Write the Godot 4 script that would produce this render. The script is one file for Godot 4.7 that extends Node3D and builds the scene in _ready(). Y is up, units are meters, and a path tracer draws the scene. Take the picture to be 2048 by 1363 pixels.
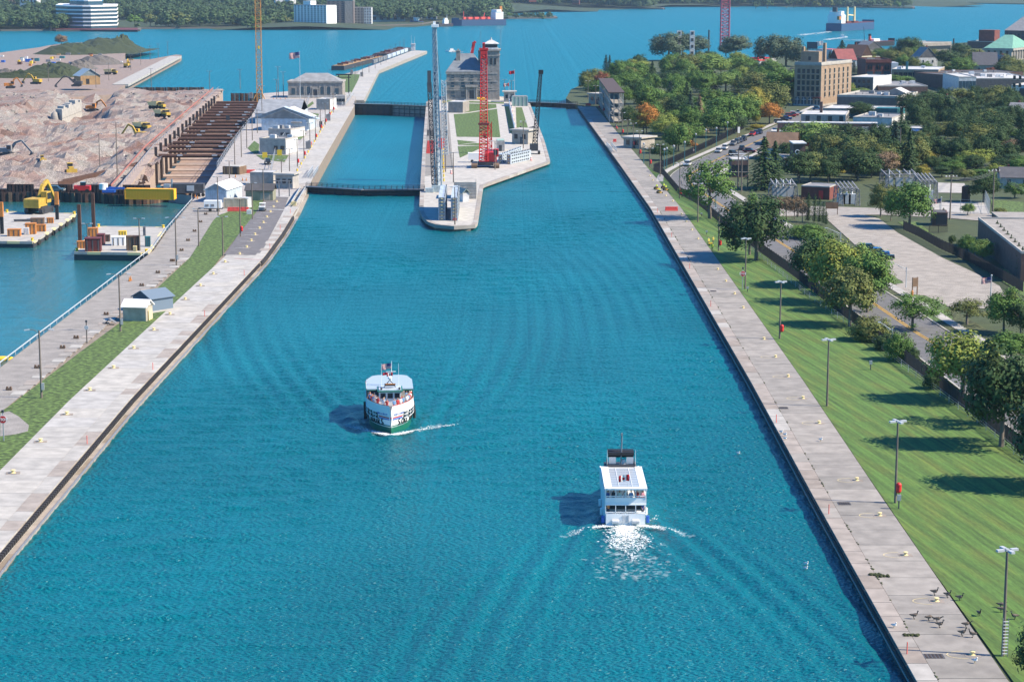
extends Node3D

var tex := {}
var K := {}
var taken := {}
var rng := RandomNumberGenerator.new()
const ORD := ["first", "second", "third", "fourth", "fifth", "sixth", "seventh", "eighth", "ninth", "tenth", "eleventh", "twelfth", "thirteenth", "fourteenth", "fifteenth", "sixteenth", "seventeenth", "eighteenth", "nineteenth", "twentieth", "twenty-first", "twenty-second", "twenty-third", "twenty-fourth", "twenty-fifth", "twenty-sixth", "twenty-seventh", "twenty-eighth", "twenty-ninth", "thirtieth"]


# ---------------------------------------------------------------- mesh builder
class Shape:
	var st := SurfaceTool.new()
	var any := false
	var tint := Color.WHITE

	func _init() -> void:
		st.begin(Mesh.PRIMITIVE_TRIANGLES)

	func tri(a: Vector3, b: Vector3, c: Vector3) -> void:
		any = true
		st.set_smooth_group(-1)
		st.set_color(tint)
		st.set_uv(Vector2(a.x, a.z)); st.add_vertex(a)
		st.set_uv(Vector2(b.x, b.z)); st.add_vertex(b)
		st.set_uv(Vector2(c.x, c.z)); st.add_vertex(c)

	func quad(a: Vector3, b: Vector3, c: Vector3, d: Vector3) -> void:
		tri(a, b, c)
		tri(a, c, d)

	func slab(c: Vector3, x: Vector3, y: Vector3, z: Vector3) -> void:  # centre and three half axes
		var p := []
		for k in 8:
			p.append(c + x * (1 if k & 1 else -1) + y * (1 if k & 2 else -1) + z * (1 if k & 4 else -1))
		var f := [[0, 2, 3, 1], [4, 5, 7, 6], [0, 1, 5, 4], [2, 6, 7, 3], [0, 4, 6, 2], [1, 3, 7, 5]]
		var turn := x.cross(y).dot(z) < 0.0
		for q in f:
			if turn:
				quad(p[q[0]], p[q[1]], p[q[2]], p[q[3]])
			else:
				quad(p[q[3]], p[q[2]], p[q[1]], p[q[0]])

	func box(c: Vector3, s: Vector3, yaw := 0.0) -> Shape:
		var b := Basis(Vector3.UP, yaw)
		slab(c, b.x * s.x / 2, b.y * s.y / 2, b.z * s.z / 2)
		return self

	func sb(x: float, y: float, z: float, sx: float, sy: float, sz: float, yaw := 0.0) -> Shape:  # a box by the middle of its base
		return box(Vector3(x, y + sy / 2, z), Vector3(sx, sy, sz), yaw)

	func bar(a: Vector3, b: Vector3, w: float, h := -1.0) -> Shape:
		var d := b - a
		var n := d.normalized()
		var side := n.cross(Vector3.UP)
		if side.length() < 0.01:
			side = Vector3.RIGHT
		side = side.normalized()
		var up := side.cross(n)
		slab((a + b) / 2, side * w / 2, up * (w if h < 0 else h) / 2, d / 2)
		return self

	func tb(a: Vector3, b: Vector3, ra: float, rb := -1.0, n := 8, caps := true) -> Shape:
		any = true
		if rb < 0:
			rb = ra
		var d := (b - a).normalized()
		var u := d.cross(Vector3.UP if absf(d.y) < 0.9 else Vector3.RIGHT).normalized()
		var v := d.cross(u)
		for k in n:
			var t0 := TAU * k / n
			var t1 := TAU * (k + 1) / n
			var r0 := u * cos(t0) + v * sin(t0)
			var r1 := u * cos(t1) + v * sin(t1)
			st.set_color(tint)
			for s in [[a, ra, r0], [b, rb, r1], [a, ra, r1], [a, ra, r0], [b, rb, r0], [b, rb, r1]]:
				st.set_smooth_group(1)
				st.set_uv(Vector2.ZERO)
				st.add_vertex(s[0] + s[2] * s[1])
			if caps:
				tri(b, b + r1 * rb, b + r0 * rb)
				tri(a, a + r0 * ra, a + r1 * ra)
		return self

	func lathe(c: Vector3, prof: Array, n := 10) -> Shape:  # prof: [radius, height] upwards
		for i in prof.size() - 1:
			var p = prof[i]
			var q = prof[i + 1]
			for k in n:
				var t0 := TAU * k / n
				var t1 := TAU * (k + 1) / n
				var e0 := Vector3(cos(t0), 0, sin(t0))
				var e1 := Vector3(cos(t1), 0, sin(t1))
				var y0 := Vector3(0, p[1], 0)
				var y1 := Vector3(0, q[1], 0)
				quad(c + y0 + e0 * p[0], c + y0 + e1 * p[0], c + y1 + e1 * q[0], c + y1 + e0 * q[0])
		return self

	func flat(pts: Array, y: float) -> Shape:  # horizontal sheet over points (x, z)
		var poly := PackedVector2Array(pts)
		var id := Geometry2D.triangulate_polygon(poly)
		for k in range(0, id.size(), 3):
			var a := poly[id[k]]
			var b := poly[id[k + 1]]
			var c := poly[id[k + 2]]
			var up := (b - a).cross(c - a) > 0
			var A := Vector3(a.x, y, a.y)
			var B := Vector3(b.x, y, b.y)
			var C := Vector3(c.x, y, c.y)
			if up:
				tri(A, B, C)
			else:
				tri(A, C, B)
		return self

	func wall(pts: Array, y0: float, y1: float, closed := true) -> Shape:
		var poly := PackedVector2Array(pts)
		var cw := Geometry2D.is_polygon_clockwise(poly)
		for k in pts.size() - (0 if closed else 1):
			var a: Vector2 = pts[k]
			var b: Vector2 = pts[(k + 1) % pts.size()]
			var q := [Vector3(a.x, y0, a.y), Vector3(b.x, y0, b.y), Vector3(b.x, y1, b.y), Vector3(a.x, y1, a.y)]
			if cw:
				quad(q[0], q[1], q[2], q[3])
			else:
				quad(q[3], q[2], q[1], q[0])
		return self

	func prism(pts: Array, y0: float, y1: float) -> Shape:
		flat(pts, y1)
		wall(pts, y0, y1)
		return self

	func strip(pts: Array, off0: float, off1: float, y: float) -> Shape:  # ribbon beside a line of (x, z)
		for k in pts.size() - 1:
			var q := []
			for j in [k, k + 1]:
				var t: Vector2 = (pts[mini(j + 1, pts.size() - 1)] - pts[maxi(j - 1, 0)]).normalized()
				var nrm := Vector2(-t.y, t.x)
				var p: Vector2 = pts[j]
				q.append(p + nrm * off0)
				q.append(p + nrm * off1)
			var w := []
			for e in q:
				w.append(Vector3(e.x, y, e.y))
			if (q[1] - q[0]).cross(q[3] - q[0]) > 0:
				quad(w[0], w[1], w[3], w[2])
			else:
				quad(w[2], w[3], w[1], w[0])
		return self

	func gable(c: Vector3, w: float, d: float, rise: float, yaw := 0.0, over := 0.3, thick := 0.15) -> Shape:  # ridge along local z
		var b := Basis(Vector3.UP, yaw)
		for s in [-1.0, 1.0]:
			var e: Vector3 = c + b.x * s * (w / 2 + over) - Vector3.UP * rise * over / (w / 2)
			var r := c + Vector3.UP * rise
			var along: Vector3 = r - e
			var nrm: Vector3 = along.cross(b.z).normalized()
			if nrm.y < 0:
				nrm = -nrm
			slab((e + r) / 2 + nrm * thick / 2, along / 2, nrm * thick / 2, b.z * (d / 2 + over))
		for s in [-1.0, 1.0]:
			var m: Vector3 = c + b.z * s * d / 2
			tri(m - b.x * w / 2, m + b.x * w / 2, m + Vector3.UP * rise)
			tri(m + b.x * w / 2, m - b.x * w / 2, m + Vector3.UP * rise)
		return self

	func hip(c: Vector3, w: float, d: float, rise: float, ridge: float, yaw := 0.0, over := 0.4) -> Shape:  # ridge along local x if w > d
		var b := Basis(Vector3.UP, yaw)
		var x := b.x * (w / 2 + over)
		var z := b.z * (d / 2 + over)
		var r := b.x * ridge / 2
		var t := c + Vector3.UP * rise
		quad(c - x + z, t - r, t + r, c + x + z)
		quad(c + x - z, t + r, t - r, c - x - z)
		tri(c + x + z, t + r, c + x - z)
		tri(c - x - z, t - r, c - x + z)
		quad(c - x - z, c - x + z, c + x + z, c + x - z)
		return self

	func ball(c: Vector3, r: Vector3, n := 8) -> Shape:
		var m := n / 2 + 1
		for i in m:
			var a0 := PI * i / m - PI / 2
			var a1 := PI * (i + 1) / m - PI / 2
			for k in n:
				var q := []
				for e in [[a0, k], [a1, k], [a1, k + 1], [a0, k + 1]]:
					var t: float = TAU * e[1] / n
					q.append(Vector3(cos(e[0]) * cos(t), sin(e[0]), cos(e[0]) * sin(t)))
				any = true
				st.set_color(tint)
				for j in [0, 2, 1, 0, 3, 2]:
					st.set_smooth_group(1)
					st.set_uv(Vector2.ZERO)
					st.add_vertex(c + q[j] * r)
		return self

	func lattice(a: Vector3, b: Vector3, wa: float, wb: float, bays: int, chord: float, web: float, da := -1.0, db := -1.0, up := Vector3.FORWARD) -> Shape:  # a square truss boom
		var d := (b - a).normalized()
		var u := d.cross(up).normalized()
		var v := d.cross(u).normalized()
		if da < 0:
			da = wa
			db = wb
		var at := func(t: float, k: int) -> Vector3:
			var w := lerpf(wa, wb, t) / 2
			var h := lerpf(da, db, t) / 2
			return a.lerp(b, t) + u * w * (1 if k == 0 or k == 3 else -1) + v * h * (1 if k < 2 else -1)
		for k in 4:
			tb(at.call(0.0, k), at.call(1.0, k), chord, chord, 5, false)
		for i in bays:
			var t0 := float(i) / bays
			var t1 := float(i + 1) / bays
			for k in 4:
				var k2 := (k + 1) % 4
				tb(at.call(t0, k), at.call(t0, k2), web, web, 4, false)
				if (i + k) % 2:
					tb(at.call(t0, k), at.call(t1, k2), web, web, 4, false)
				else:
					tb(at.call(t0, k2), at.call(t1, k), web, web, 4, false)
		return self

	func done() -> ArrayMesh:
		st.generate_normals()
		return st.commit()


func V(x: float, y: float, z: float) -> Vector3:
	return Vector3(x, y, z)


func W(x: float, y: float) -> Vector2:
	return Vector2(x, y)


func S() -> Shape:
	return Shape.new()


# nodes
func numbered(s: String) -> String:
	if not taken.has(s):
		taken[s] = 0
		return s
	taken[s] += 1
	return "%s_%03d" % [s, taken[s]]


func tag(o: Node3D, label: String, category: String, group := "", kind := "") -> Node3D:
	if label:
		o.set_meta("label", label)
	if category:
		o.set_meta("category", category)
	if group:
		o.set_meta("group", group)
	if kind:
		o.set_meta("kind", kind)
	return o


func thing(called: String, label: String, category: String, at := Vector3.ZERO, yaw := 0.0, group := "") -> Node3D:
	var o := Node3D.new()
	o.name = numbered(called)
	add_child(o, true)
	o.position = at
	o.rotation.y = yaw
	tag(o, label, category, group)
	return o


func p(called: String, s, m: Material, parent: Node3D, at := Vector3.ZERO, kind := "") -> MeshInstance3D:
	var o := MeshInstance3D.new()
	var n := 0
	o.name = called
	while parent.has_node(NodePath(o.name)):
		n += 1
		o.name = "%s_%03d" % [called, n]
	o.mesh = s.done() if s is Shape else s
	o.material_override = m
	o.position = at
	if kind:
		o.set_meta("kind", kind)
	parent.add_child(o, true)
	return o


func solo(called: String, s, m: Material, label: String, category: String, group := "", at := Vector3.ZERO) -> MeshInstance3D:
	var o := p(numbered(called), s, m, self, at)
	tag(o, label, category, group)
	return o


func land(called: String, s, m: Material, kind := "structure") -> MeshInstance3D:
	var o := p(numbered(called), s, m, self)
	o.set_meta("kind", kind)
	return o


func dup(o: Node3D, at: Vector3, yaw := 0.0, label := "", group := "", size := 1.0) -> Node3D:
	var c: Node3D = o.duplicate()
	var base := String(o.name)
	var cut := RegEx.create_from_string("_\\d{3}$").search(base)
	c.name = numbered(base.substr(0, cut.get_start()) if cut else base)
	add_child(c, true)
	c.position = at
	c.rotation.y = yaw
	c.scale = Vector3.ONE * size
	tag(c, label, "", group)
	return c


# materials
func noise_tex(key: String, freq: float, lo: float, hi: float, size := 512, oct := 4, kind := FastNoiseLite.TYPE_SIMPLEX_SMOOTH, normal := false, bump := 4.0) -> NoiseTexture2D:
	if tex.has(key):
		return tex[key]
	var f := FastNoiseLite.new()
	f.seed = 7 + tex.size() * 13
	f.noise_type = kind
	f.frequency = freq
	f.fractal_octaves = oct
	var t := NoiseTexture2D.new()
	t.width = size
	t.height = size
	t.seamless = true
	t.noise = f
	t.generate_mipmaps = false
	if normal:
		t.as_normal_map = true
		t.bump_strength = bump
	else:
		var g := Gradient.new()
		g.offsets = PackedFloat32Array([0.15, 0.85])
		g.colors = PackedColorArray([Color(lo, lo, lo), Color(hi, hi, hi)])
		t.color_ramp = g
	tex[key] = t
	return t


func mk(key: String, r: float, g: float, b: float, rough := 0.85, style := "plain", metal := 0.0) -> StandardMaterial3D:
	if K.has(key):
		return K[key]
	var m := StandardMaterial3D.new()
	m.resource_name = key
	m.albedo_color = Color(r, g, b).linear_to_srgb()
	m.roughness = rough
	m.metallic = metal
	if style != "plain":
		m.uv1_triplanar = true
		m.uv1_world_triplanar = true
		m.uv2_triplanar = true
		m.uv2_world_triplanar = true
		var s: Array = {"worn": ["soft", 0.11, "grit", 0.9], "concrete": ["stain", 0.017, "grit", 0.37], "ground": ["stain", 0.013, "clump", 0.21], "grass": ["turf", 0.045, "clump", 0.6], "rock": ["stain", 0.05, "rough", 0.16], "far": ["soft", 0.01, "clump", 0.05], "metal": ["soft", 0.3, "grit", 1.4], "roof": ["soft", 0.06, "grit", 0.5]}[style]
		m.albedo_texture = tex[s[0]]
		m.uv1_scale = Vector3.ONE * s[1]
		m.detail_enabled = true
		m.detail_albedo = tex[s[2]]
		m.detail_blend_mode = BaseMaterial3D.BLEND_MODE_MUL
		m.detail_uv_layer = BaseMaterial3D.DETAIL_UV_2
		m.uv2_scale = Vector3.ONE * s[3]
	K[key] = m
	return m


func painted(key: String, rough := 0.8, style := "plain") -> StandardMaterial3D:  # colours come with the mesh
	var m := mk(key, 1, 1, 1, rough, style)
	m.vertex_color_use_as_albedo = true
	return m


func v2(p: Vector3) -> Vector2:
	return W(p.x, p.z)


func _ready() -> void:
	var cam := Camera3D.new()
	cam.name = "camera"
	cam.position = V(0, 61, 0)
	cam.rotation_degrees = V(-10.01, 0, 0)
	cam.fov = 18.4332
	cam.near = 1.0
	cam.far = 12000.0
	add_child(cam)
	cam.current = true

	var env := Environment.new()
	env.background_mode = Environment.BG_SKY
	var skym := ProceduralSkyMaterial.new()
	skym.sky_top_color = Color(0.11, 0.33, 0.62)
	skym.sky_horizon_color = Color(0.38, 0.76, 0.93)
	skym.sky_curve = 0.2
	skym.ground_bottom_color = Color(0.1, 0.2, 0.25)
	skym.ground_horizon_color = Color(0.45, 0.6, 0.7)
	var sky := Sky.new()
	sky.sky_material = skym
	env.sky = sky
	env.tonemap_mode = Environment.TONE_MAPPER_LINEAR
	env.tonemap_exposure = 2.0
	env.fog_enabled = true
	env.fog_density = 0.00004
	env.fog_light_color = Color(0.72, 0.84, 0.95)
	env.sdfgi_enabled = true
	env.ssao_enabled = true
	env.ssil_enabled = true
	var we := WorldEnvironment.new()
	we.name = "environment"
	we.environment = env
	add_child(we)

	var sun := DirectionalLight3D.new()
	sun.name = "sun"
	sun.light_energy = 1.5
	sun.light_color = Color(1.0, 0.945, 0.86)
	sun.light_angular_distance = 0.5
	sun.shadow_enabled = true
	var el := deg_to_rad(42.0)
	var to_sun := V(0.983 * cos(el), sin(el), 0.18 * cos(el))
	sun.basis = Basis.looking_at(-to_sun)
	add_child(sun)

	noise_tex("soft", 0.008, 0.84, 1.0)
	noise_tex("stain", 0.02, 0.86, 1.0, 1024, 6)
	noise_tex("turf", 0.02, 0.5, 1.0, 1024, 6)
	noise_tex("grit", 0.09, 0.86, 1.0, 512, 5)
	noise_tex("clump", 0.05, 0.68, 1.0, 512, 5)
	noise_tex("rough", 0.03, 0.45, 1.0, 512, 6, FastNoiseLite.TYPE_CELLULAR)
	make_materials()
	build_water()
	build_piers()
	build_land()
	zone_lawn_trees()
	zone_park_trees()
	zone_town_trees()
	zone_bollards()
	zone_birds()
	zone_lawn_things()
	zone_cars()
	zone_town()
	zone_street_things()
	zone_island()
	zone_tour_boats()
	zone_yard()
	zone_works()
	zone_barges()
	zone_far_shore()
	zone_woods()


func make_materials() -> void:
	mk("concrete_pale", 0.56, 0.535, 0.49, 0.9, "concrete")
	mk("concrete_pale_2", 0.51, 0.49, 0.455, 0.9, "concrete")
	mk("concrete_pale_3", 0.53, 0.515, 0.49, 0.9, "concrete")
	mk("concrete_grey", 0.35, 0.325, 0.295, 0.9, "concrete")
	mk("concrete_grey_2", 0.31, 0.29, 0.262, 0.9, "concrete")
	mk("concrete_grey_3", 0.39, 0.36, 0.325, 0.9, "concrete")
	mk("coping", 0.42, 0.37, 0.33, 0.95, "concrete")
	mk("coping_2", 0.36, 0.31, 0.27, 0.95, "concrete")
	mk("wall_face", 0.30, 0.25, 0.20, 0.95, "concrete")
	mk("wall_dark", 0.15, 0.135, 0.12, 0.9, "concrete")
	mk("lock_wall", 0.30, 0.24, 0.20, 0.95, "concrete")
	mk("asphalt", 0.19, 0.18, 0.185, 0.95, "concrete")
	mk("road", 0.17, 0.17, 0.175, 0.95, "concrete")
	mk("old_road", 0.44, 0.41, 0.38, 0.95, "ground")
	mk("gravel", 0.50, 0.455, 0.40, 0.95, "ground")
	mk("yard", 0.60, 0.555, 0.52, 0.95, "ground")
	mk("grass", 0.215, 0.35, 0.08, 0.95, "grass")
	mk("grass_dry", 0.17, 0.2, 0.07, 0.95, "grass")
	mk("grass_dark", 0.09, 0.125, 0.045, 0.95, "grass")
	mk("town_ground", 0.085, 0.115, 0.042, 0.95, "ground")
	mk("far_land", 0.055, 0.09, 0.035, 0.95, "far")
	mk("shore_rock", 0.30, 0.27, 0.24, 0.95, "rock")
	mk("timber_dark", 0.035, 0.03, 0.03, 0.9, "worn")
	mk("steel_rail", 0.42, 0.42, 0.45, 0.5, "metal", 0.3)
	mk("white", 0.78, 0.78, 0.77, 0.6)
	mk("white_wall", 0.75, 0.76, 0.77, 0.7, "worn")
	mk("pale_blue", 0.56, 0.66, 0.76, 0.6, "worn")
	mk("black", 0.012, 0.012, 0.014, 0.6)
	mk("dark", 0.04, 0.042, 0.05, 0.6)
	mk("dark_grey", 0.10, 0.10, 0.11, 0.7, "worn")
	mk("grey", 0.27, 0.28, 0.30, 0.7, "worn")
	mk("pole_wood", 0.20, 0.17, 0.145, 0.9, "worn")
	mk("lamp_grey", 0.42, 0.45, 0.48, 0.5)
	mk("yellow", 0.75, 0.50, 0.03, 0.6)
	mk("cream_yellow", 0.70, 0.58, 0.30, 0.7)
	mk("cat_yellow", 0.66, 0.43, 0.06, 0.6, "worn")
	mk("orange", 0.66, 0.25, 0.05, 0.7, "worn")
	mk("red", 0.55, 0.02, 0.02, 0.5)
	mk("coral", 0.75, 0.10, 0.08, 0.6)
	mk("blue", 0.02, 0.10, 0.42, 0.5)
	mk("rust", 0.11, 0.055, 0.04, 0.85, "worn")
	mk("rust_dark", 0.06, 0.042, 0.038, 0.85, "worn")
	mk("maroon", 0.16, 0.03, 0.03, 0.7, "worn")
	mk("glass", 0.02, 0.03, 0.04, 0.12)
	mk("glass_blue", 0.03, 0.07, 0.10, 0.12)
	mk("tyre", 0.02, 0.02, 0.02, 0.9)
	mk("stone", 0.36, 0.33, 0.30, 0.9, "worn")
	mk("stone_pale", 0.46, 0.43, 0.39, 0.9, "worn")
	mk("slate", 0.22, 0.25, 0.28, 0.7, "roof")
	mk("roof_white", 0.66, 0.66, 0.66, 0.8, "roof")
	mk("roof_grey", 0.30, 0.30, 0.31, 0.9, "roof")
	mk("roof_dark", 0.10, 0.10, 0.11, 0.9, "roof")
	mk("roof_brown", 0.14, 0.08, 0.06, 0.9, "roof")
	mk("brick_red", 0.22, 0.065, 0.05, 0.9, "worn")
	mk("brick_brown", 0.17, 0.10, 0.085, 0.9, "worn")
	mk("brick_tan", 0.40, 0.29, 0.20, 0.9, "worn")
	mk("brick_grey", 0.20, 0.17, 0.165, 0.9, "worn")
	mk("teal_paint", 0.03, 0.20, 0.24, 0.7, "worn")
	mk("red_paint", 0.30, 0.03, 0.03, 0.7, "worn")
	mk("verdigris", 0.18, 0.42, 0.33, 0.8, "roof")
	mk("olive", 0.34, 0.34, 0.24, 0.8, "worn")
	mk("tan_wall", 0.52, 0.48, 0.38, 0.8, "worn")
	mk("grey_wall", 0.48, 0.46, 0.44, 0.85, "worn")
	mk("plywood", 0.45, 0.28, 0.13, 0.9, "worn")
	mk("wood_brown", 0.22, 0.14, 0.09, 0.9, "worn")
	mk("skin", 0.5, 0.28, 0.2, 0.7)
	mk("line_yellow", 0.62, 0.36, 0.03, 0.9, "worn")
	mk("line_white", 0.62, 0.62, 0.60, 0.9, "worn")
	mk("line_pink", 0.60, 0.27, 0.27, 0.95, "worn")
	mk("iron_fence", 0.02, 0.02, 0.024, 0.7)
	mk("galvanised", 0.40, 0.42, 0.44, 0.5, "plain", 0.4)
	mk("silver_blue", 0.50, 0.60, 0.64, 0.55, "metal", 0.1)
	painted("person_paint", 0.85)
	painted("dirt", 0.97, "rock")


func along(pts: Array, d: float) -> Array:  # [point, direction] at d metres along a line
	for k in pts.size() - 1:
		var a: Vector2 = pts[k]
		var b: Vector2 = pts[k + 1]
		var l := a.distance_to(b)
		if d <= l or k == pts.size() - 2:
			return [a + (b - a).normalized() * d, (b - a).normalized()]
		d -= l
	return []


func length_of(pts: Array) -> float:
	var s := 0.0
	for k in pts.size() - 1:
		s += (pts[k] as Vector2).distance_to(pts[k + 1])
	return s


func beside(pts: Array, d: float, off: float) -> Vector2:
	var q := along(pts, d)
	var t: Vector2 = q[1]
	return q[0] + W(-t.y, t.x) * off


func slabs(parent: Node3D, called: String, line: Array, d0: float, d1: float, o0: float, o1: float, size: float, keys: Array, y0: float, y1: float, gap := 0.05) -> void:
	var n := int((d1 - d0) / size)
	for k in n:
		var a := d0 + k * size + gap / 2
		var b := d0 + (k + 1) * size - gap / 2
		var s := S()
		var lift := rng.randf_range(0.0, 0.012)
		s.prism([beside(line, a, o0), beside(line, b, o0), beside(line, b, o1), beside(line, a, o1)], y0, y1 + lift)
		p(called, s, K[keys[rng.randi() % keys.size()]], parent)


# canal edges, from the bridge eastwards
var edge_n := [W(-51.5, -120), W(-54.3, -215.4), W(-54.9, -297.5), W(-53.3, -449.5), W(-54.1, -494.4), W(-55.7, -541.9), W(-58, -591)]
var edge_s := [W(37.0, -120), W(35.3, -174.9), W(35.5, -238.5), W(36, -311.4), W(36, -366.6), W(36.1, -545.4), W(34.4, -668.4), W(29.83, -960.5)]
var boats := []


func water_mesh(x0: float, x1: float, z0: float, z1: float, step: float, y: float, color: Color, rough_sea: float) -> ArrayMesh:
	var nx := int((x1 - x0) / step) + 1
	var nz := int((z0 - z1) / step) + 1
	var f := FastNoiseLite.new()
	f.seed = 3
	f.noise_type = FastNoiseLite.TYPE_SIMPLEX
	f.frequency = 1.0
	f.fractal_octaves = 2
	var vs := PackedVector3Array()
	var cs := PackedColorArray()
	var id := PackedInt32Array()
	for j in nz:
		var z := z0 - j * step
		for i in nx:
			var x := x0 + i * step
			var h := 0.0
			var calm := 0.55 + 0.45 * f.get_noise_2d(x * 0.012 + 40.0, z * 0.008)
			h += f.get_noise_2d(x * 0.09, z * 0.28 + x * 0.05) * 0.17 * calm
			h += f.get_noise_2d(x * 0.22 + 9.0, z * 0.52 - x * 0.09) * 0.11 * calm
			h += sin(z * 0.9 + x * 0.25 + 3.0 * f.get_noise_2d(x * 0.02, z * 0.01 + 90.0)) * 0.07 * maxf(0.0, calm - 0.4) * 2.0
			for b in boats:
				var q := W(x, z) - (b.at as Vector2)
				var s: float = -q.dot(b.dir)
				var l: float = absf(q.dot(W(-b.dir.y, b.dir.x)))
				if s > -4.0 and s < 260.0 and l < 75.0:
					s = maxf(s, 0.1)
					var arm: float = l - 0.36 * s - 2.5
					var w: float = 3.0 + s * 0.17
					var e: float = exp(-arm * arm / (w * w)) * b.power / (1.0 + s * 0.008)
					h += e * cos((l * 0.85 - s * 0.2) * 2.3 + s * s * 0.0016) * 0.2
					if l < 0.36 * s + 3.0:
						h += b.power * 0.04 * sin(s * 1.1 + l * l * 0.01) / (1.0 + s * 0.03)
			vs.append(V(x, y + h * rough_sea, z))
			var tone := f.get_noise_2d(x * 0.02, z * 0.012 + 7.0) * 0.16
			cs.append(color * (1.0 + tone))
	for j in nz - 1:
		for i in nx - 1:
			var a := j * nx + i
			id.append_array(PackedInt32Array([a, a + nx, a + 1, a + 1, a + nx, a + nx + 1]))
	var arr := []
	arr.resize(Mesh.ARRAY_MAX)
	var ns := PackedVector3Array()
	ns.resize(vs.size())
	for j in nz:
		for i in nx:
			var a := j * nx + i
			var dx := (vs[a + (1 if i < nx - 1 else 0)].y - vs[a - (1 if i > 0 else 0)].y) / (2 * step)
			var dz := (vs[a - (nx if j > 0 else 0)].y - vs[a + (nx if j < nz - 1 else 0)].y) / (2 * step)
			ns[a] = V(-dx, 1, -dz).normalized()
	arr[Mesh.ARRAY_VERTEX] = vs
	arr[Mesh.ARRAY_NORMAL] = ns
	arr[Mesh.ARRAY_COLOR] = cs
	arr[Mesh.ARRAY_INDEX] = id
	var m := ArrayMesh.new()
	m.add_surface_from_arrays(Mesh.PRIMITIVE_TRIANGLES, arr)
	return m


func water_mat(key: String, scale: Vector3, strength: float, rough: float) -> StandardMaterial3D:
	var m := StandardMaterial3D.new()
	m.resource_name = key
	m.vertex_color_use_as_albedo = true
	m.roughness = rough
	m.metallic_specular = 0.37
	m.uv1_triplanar = true
	m.uv1_world_triplanar = true
	m.uv1_scale = scale
	m.normal_enabled = true
	m.normal_texture = noise_tex("ripple", 0.02, 0, 1, 1024, 3, FastNoiseLite.TYPE_SIMPLEX, true, 22.0)
	m.normal_scale = strength
	K[key] = m
	return m


func build_water() -> void:
	boats = [{"at": v2(V(-16.46, -1.4, -280.2)), "dir": W(0.075, 1.0).normalized(), "power": 1.0}, {"at": v2(V(12.9, -1.4, -235.8)), "dir": W(-0.02, -1.0).normalized(), "power": 1.25}]
	var teal := Color(0.0, 0.112, 0.143)
	var near := water_mat("canal_water", V(0.045, 0.05, 0.11), 0.8, 0.3)
	land("canal_water", water_mesh(-66, 42, -150, -600, 0.62, -1.4, teal, 1.0), near)
	land("lock_approach_water", water_mesh(-10, 46, -599.9, -962, 1.4, -1.4, teal, 1.0), near)
	land("lock_chamber_water", water_mesh(-90, -20, -592, -970, 1.4, -4.7, Color(0.0, 0.125, 0.175), 0.4), near)
	land("basin_water", water_mesh(-240, -62, -150, -578, 1.6, -1.5, Color(0.02, 0.10, 0.11), 0.35), water_mat("basin_water", V(0.05, 0.05, 0.08), 0.3, 0.12))
	var far := water_mat("river_water", V(0.012, 0.016, 0.03), 1.0, 0.3)
	far.metallic_specular = 0.26
	var s := S()
	s.tint = Color(0.0, 0.14, 0.195)
	s.flat([W(-76, -964), W(62, -964), W(3500, -964), W(3500, -9000), W(-3500, -9000), W(-3500, -1100), W(-150, -1100), W(-76, -1010)], -7.8)
	land("river_water", s, far)


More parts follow.
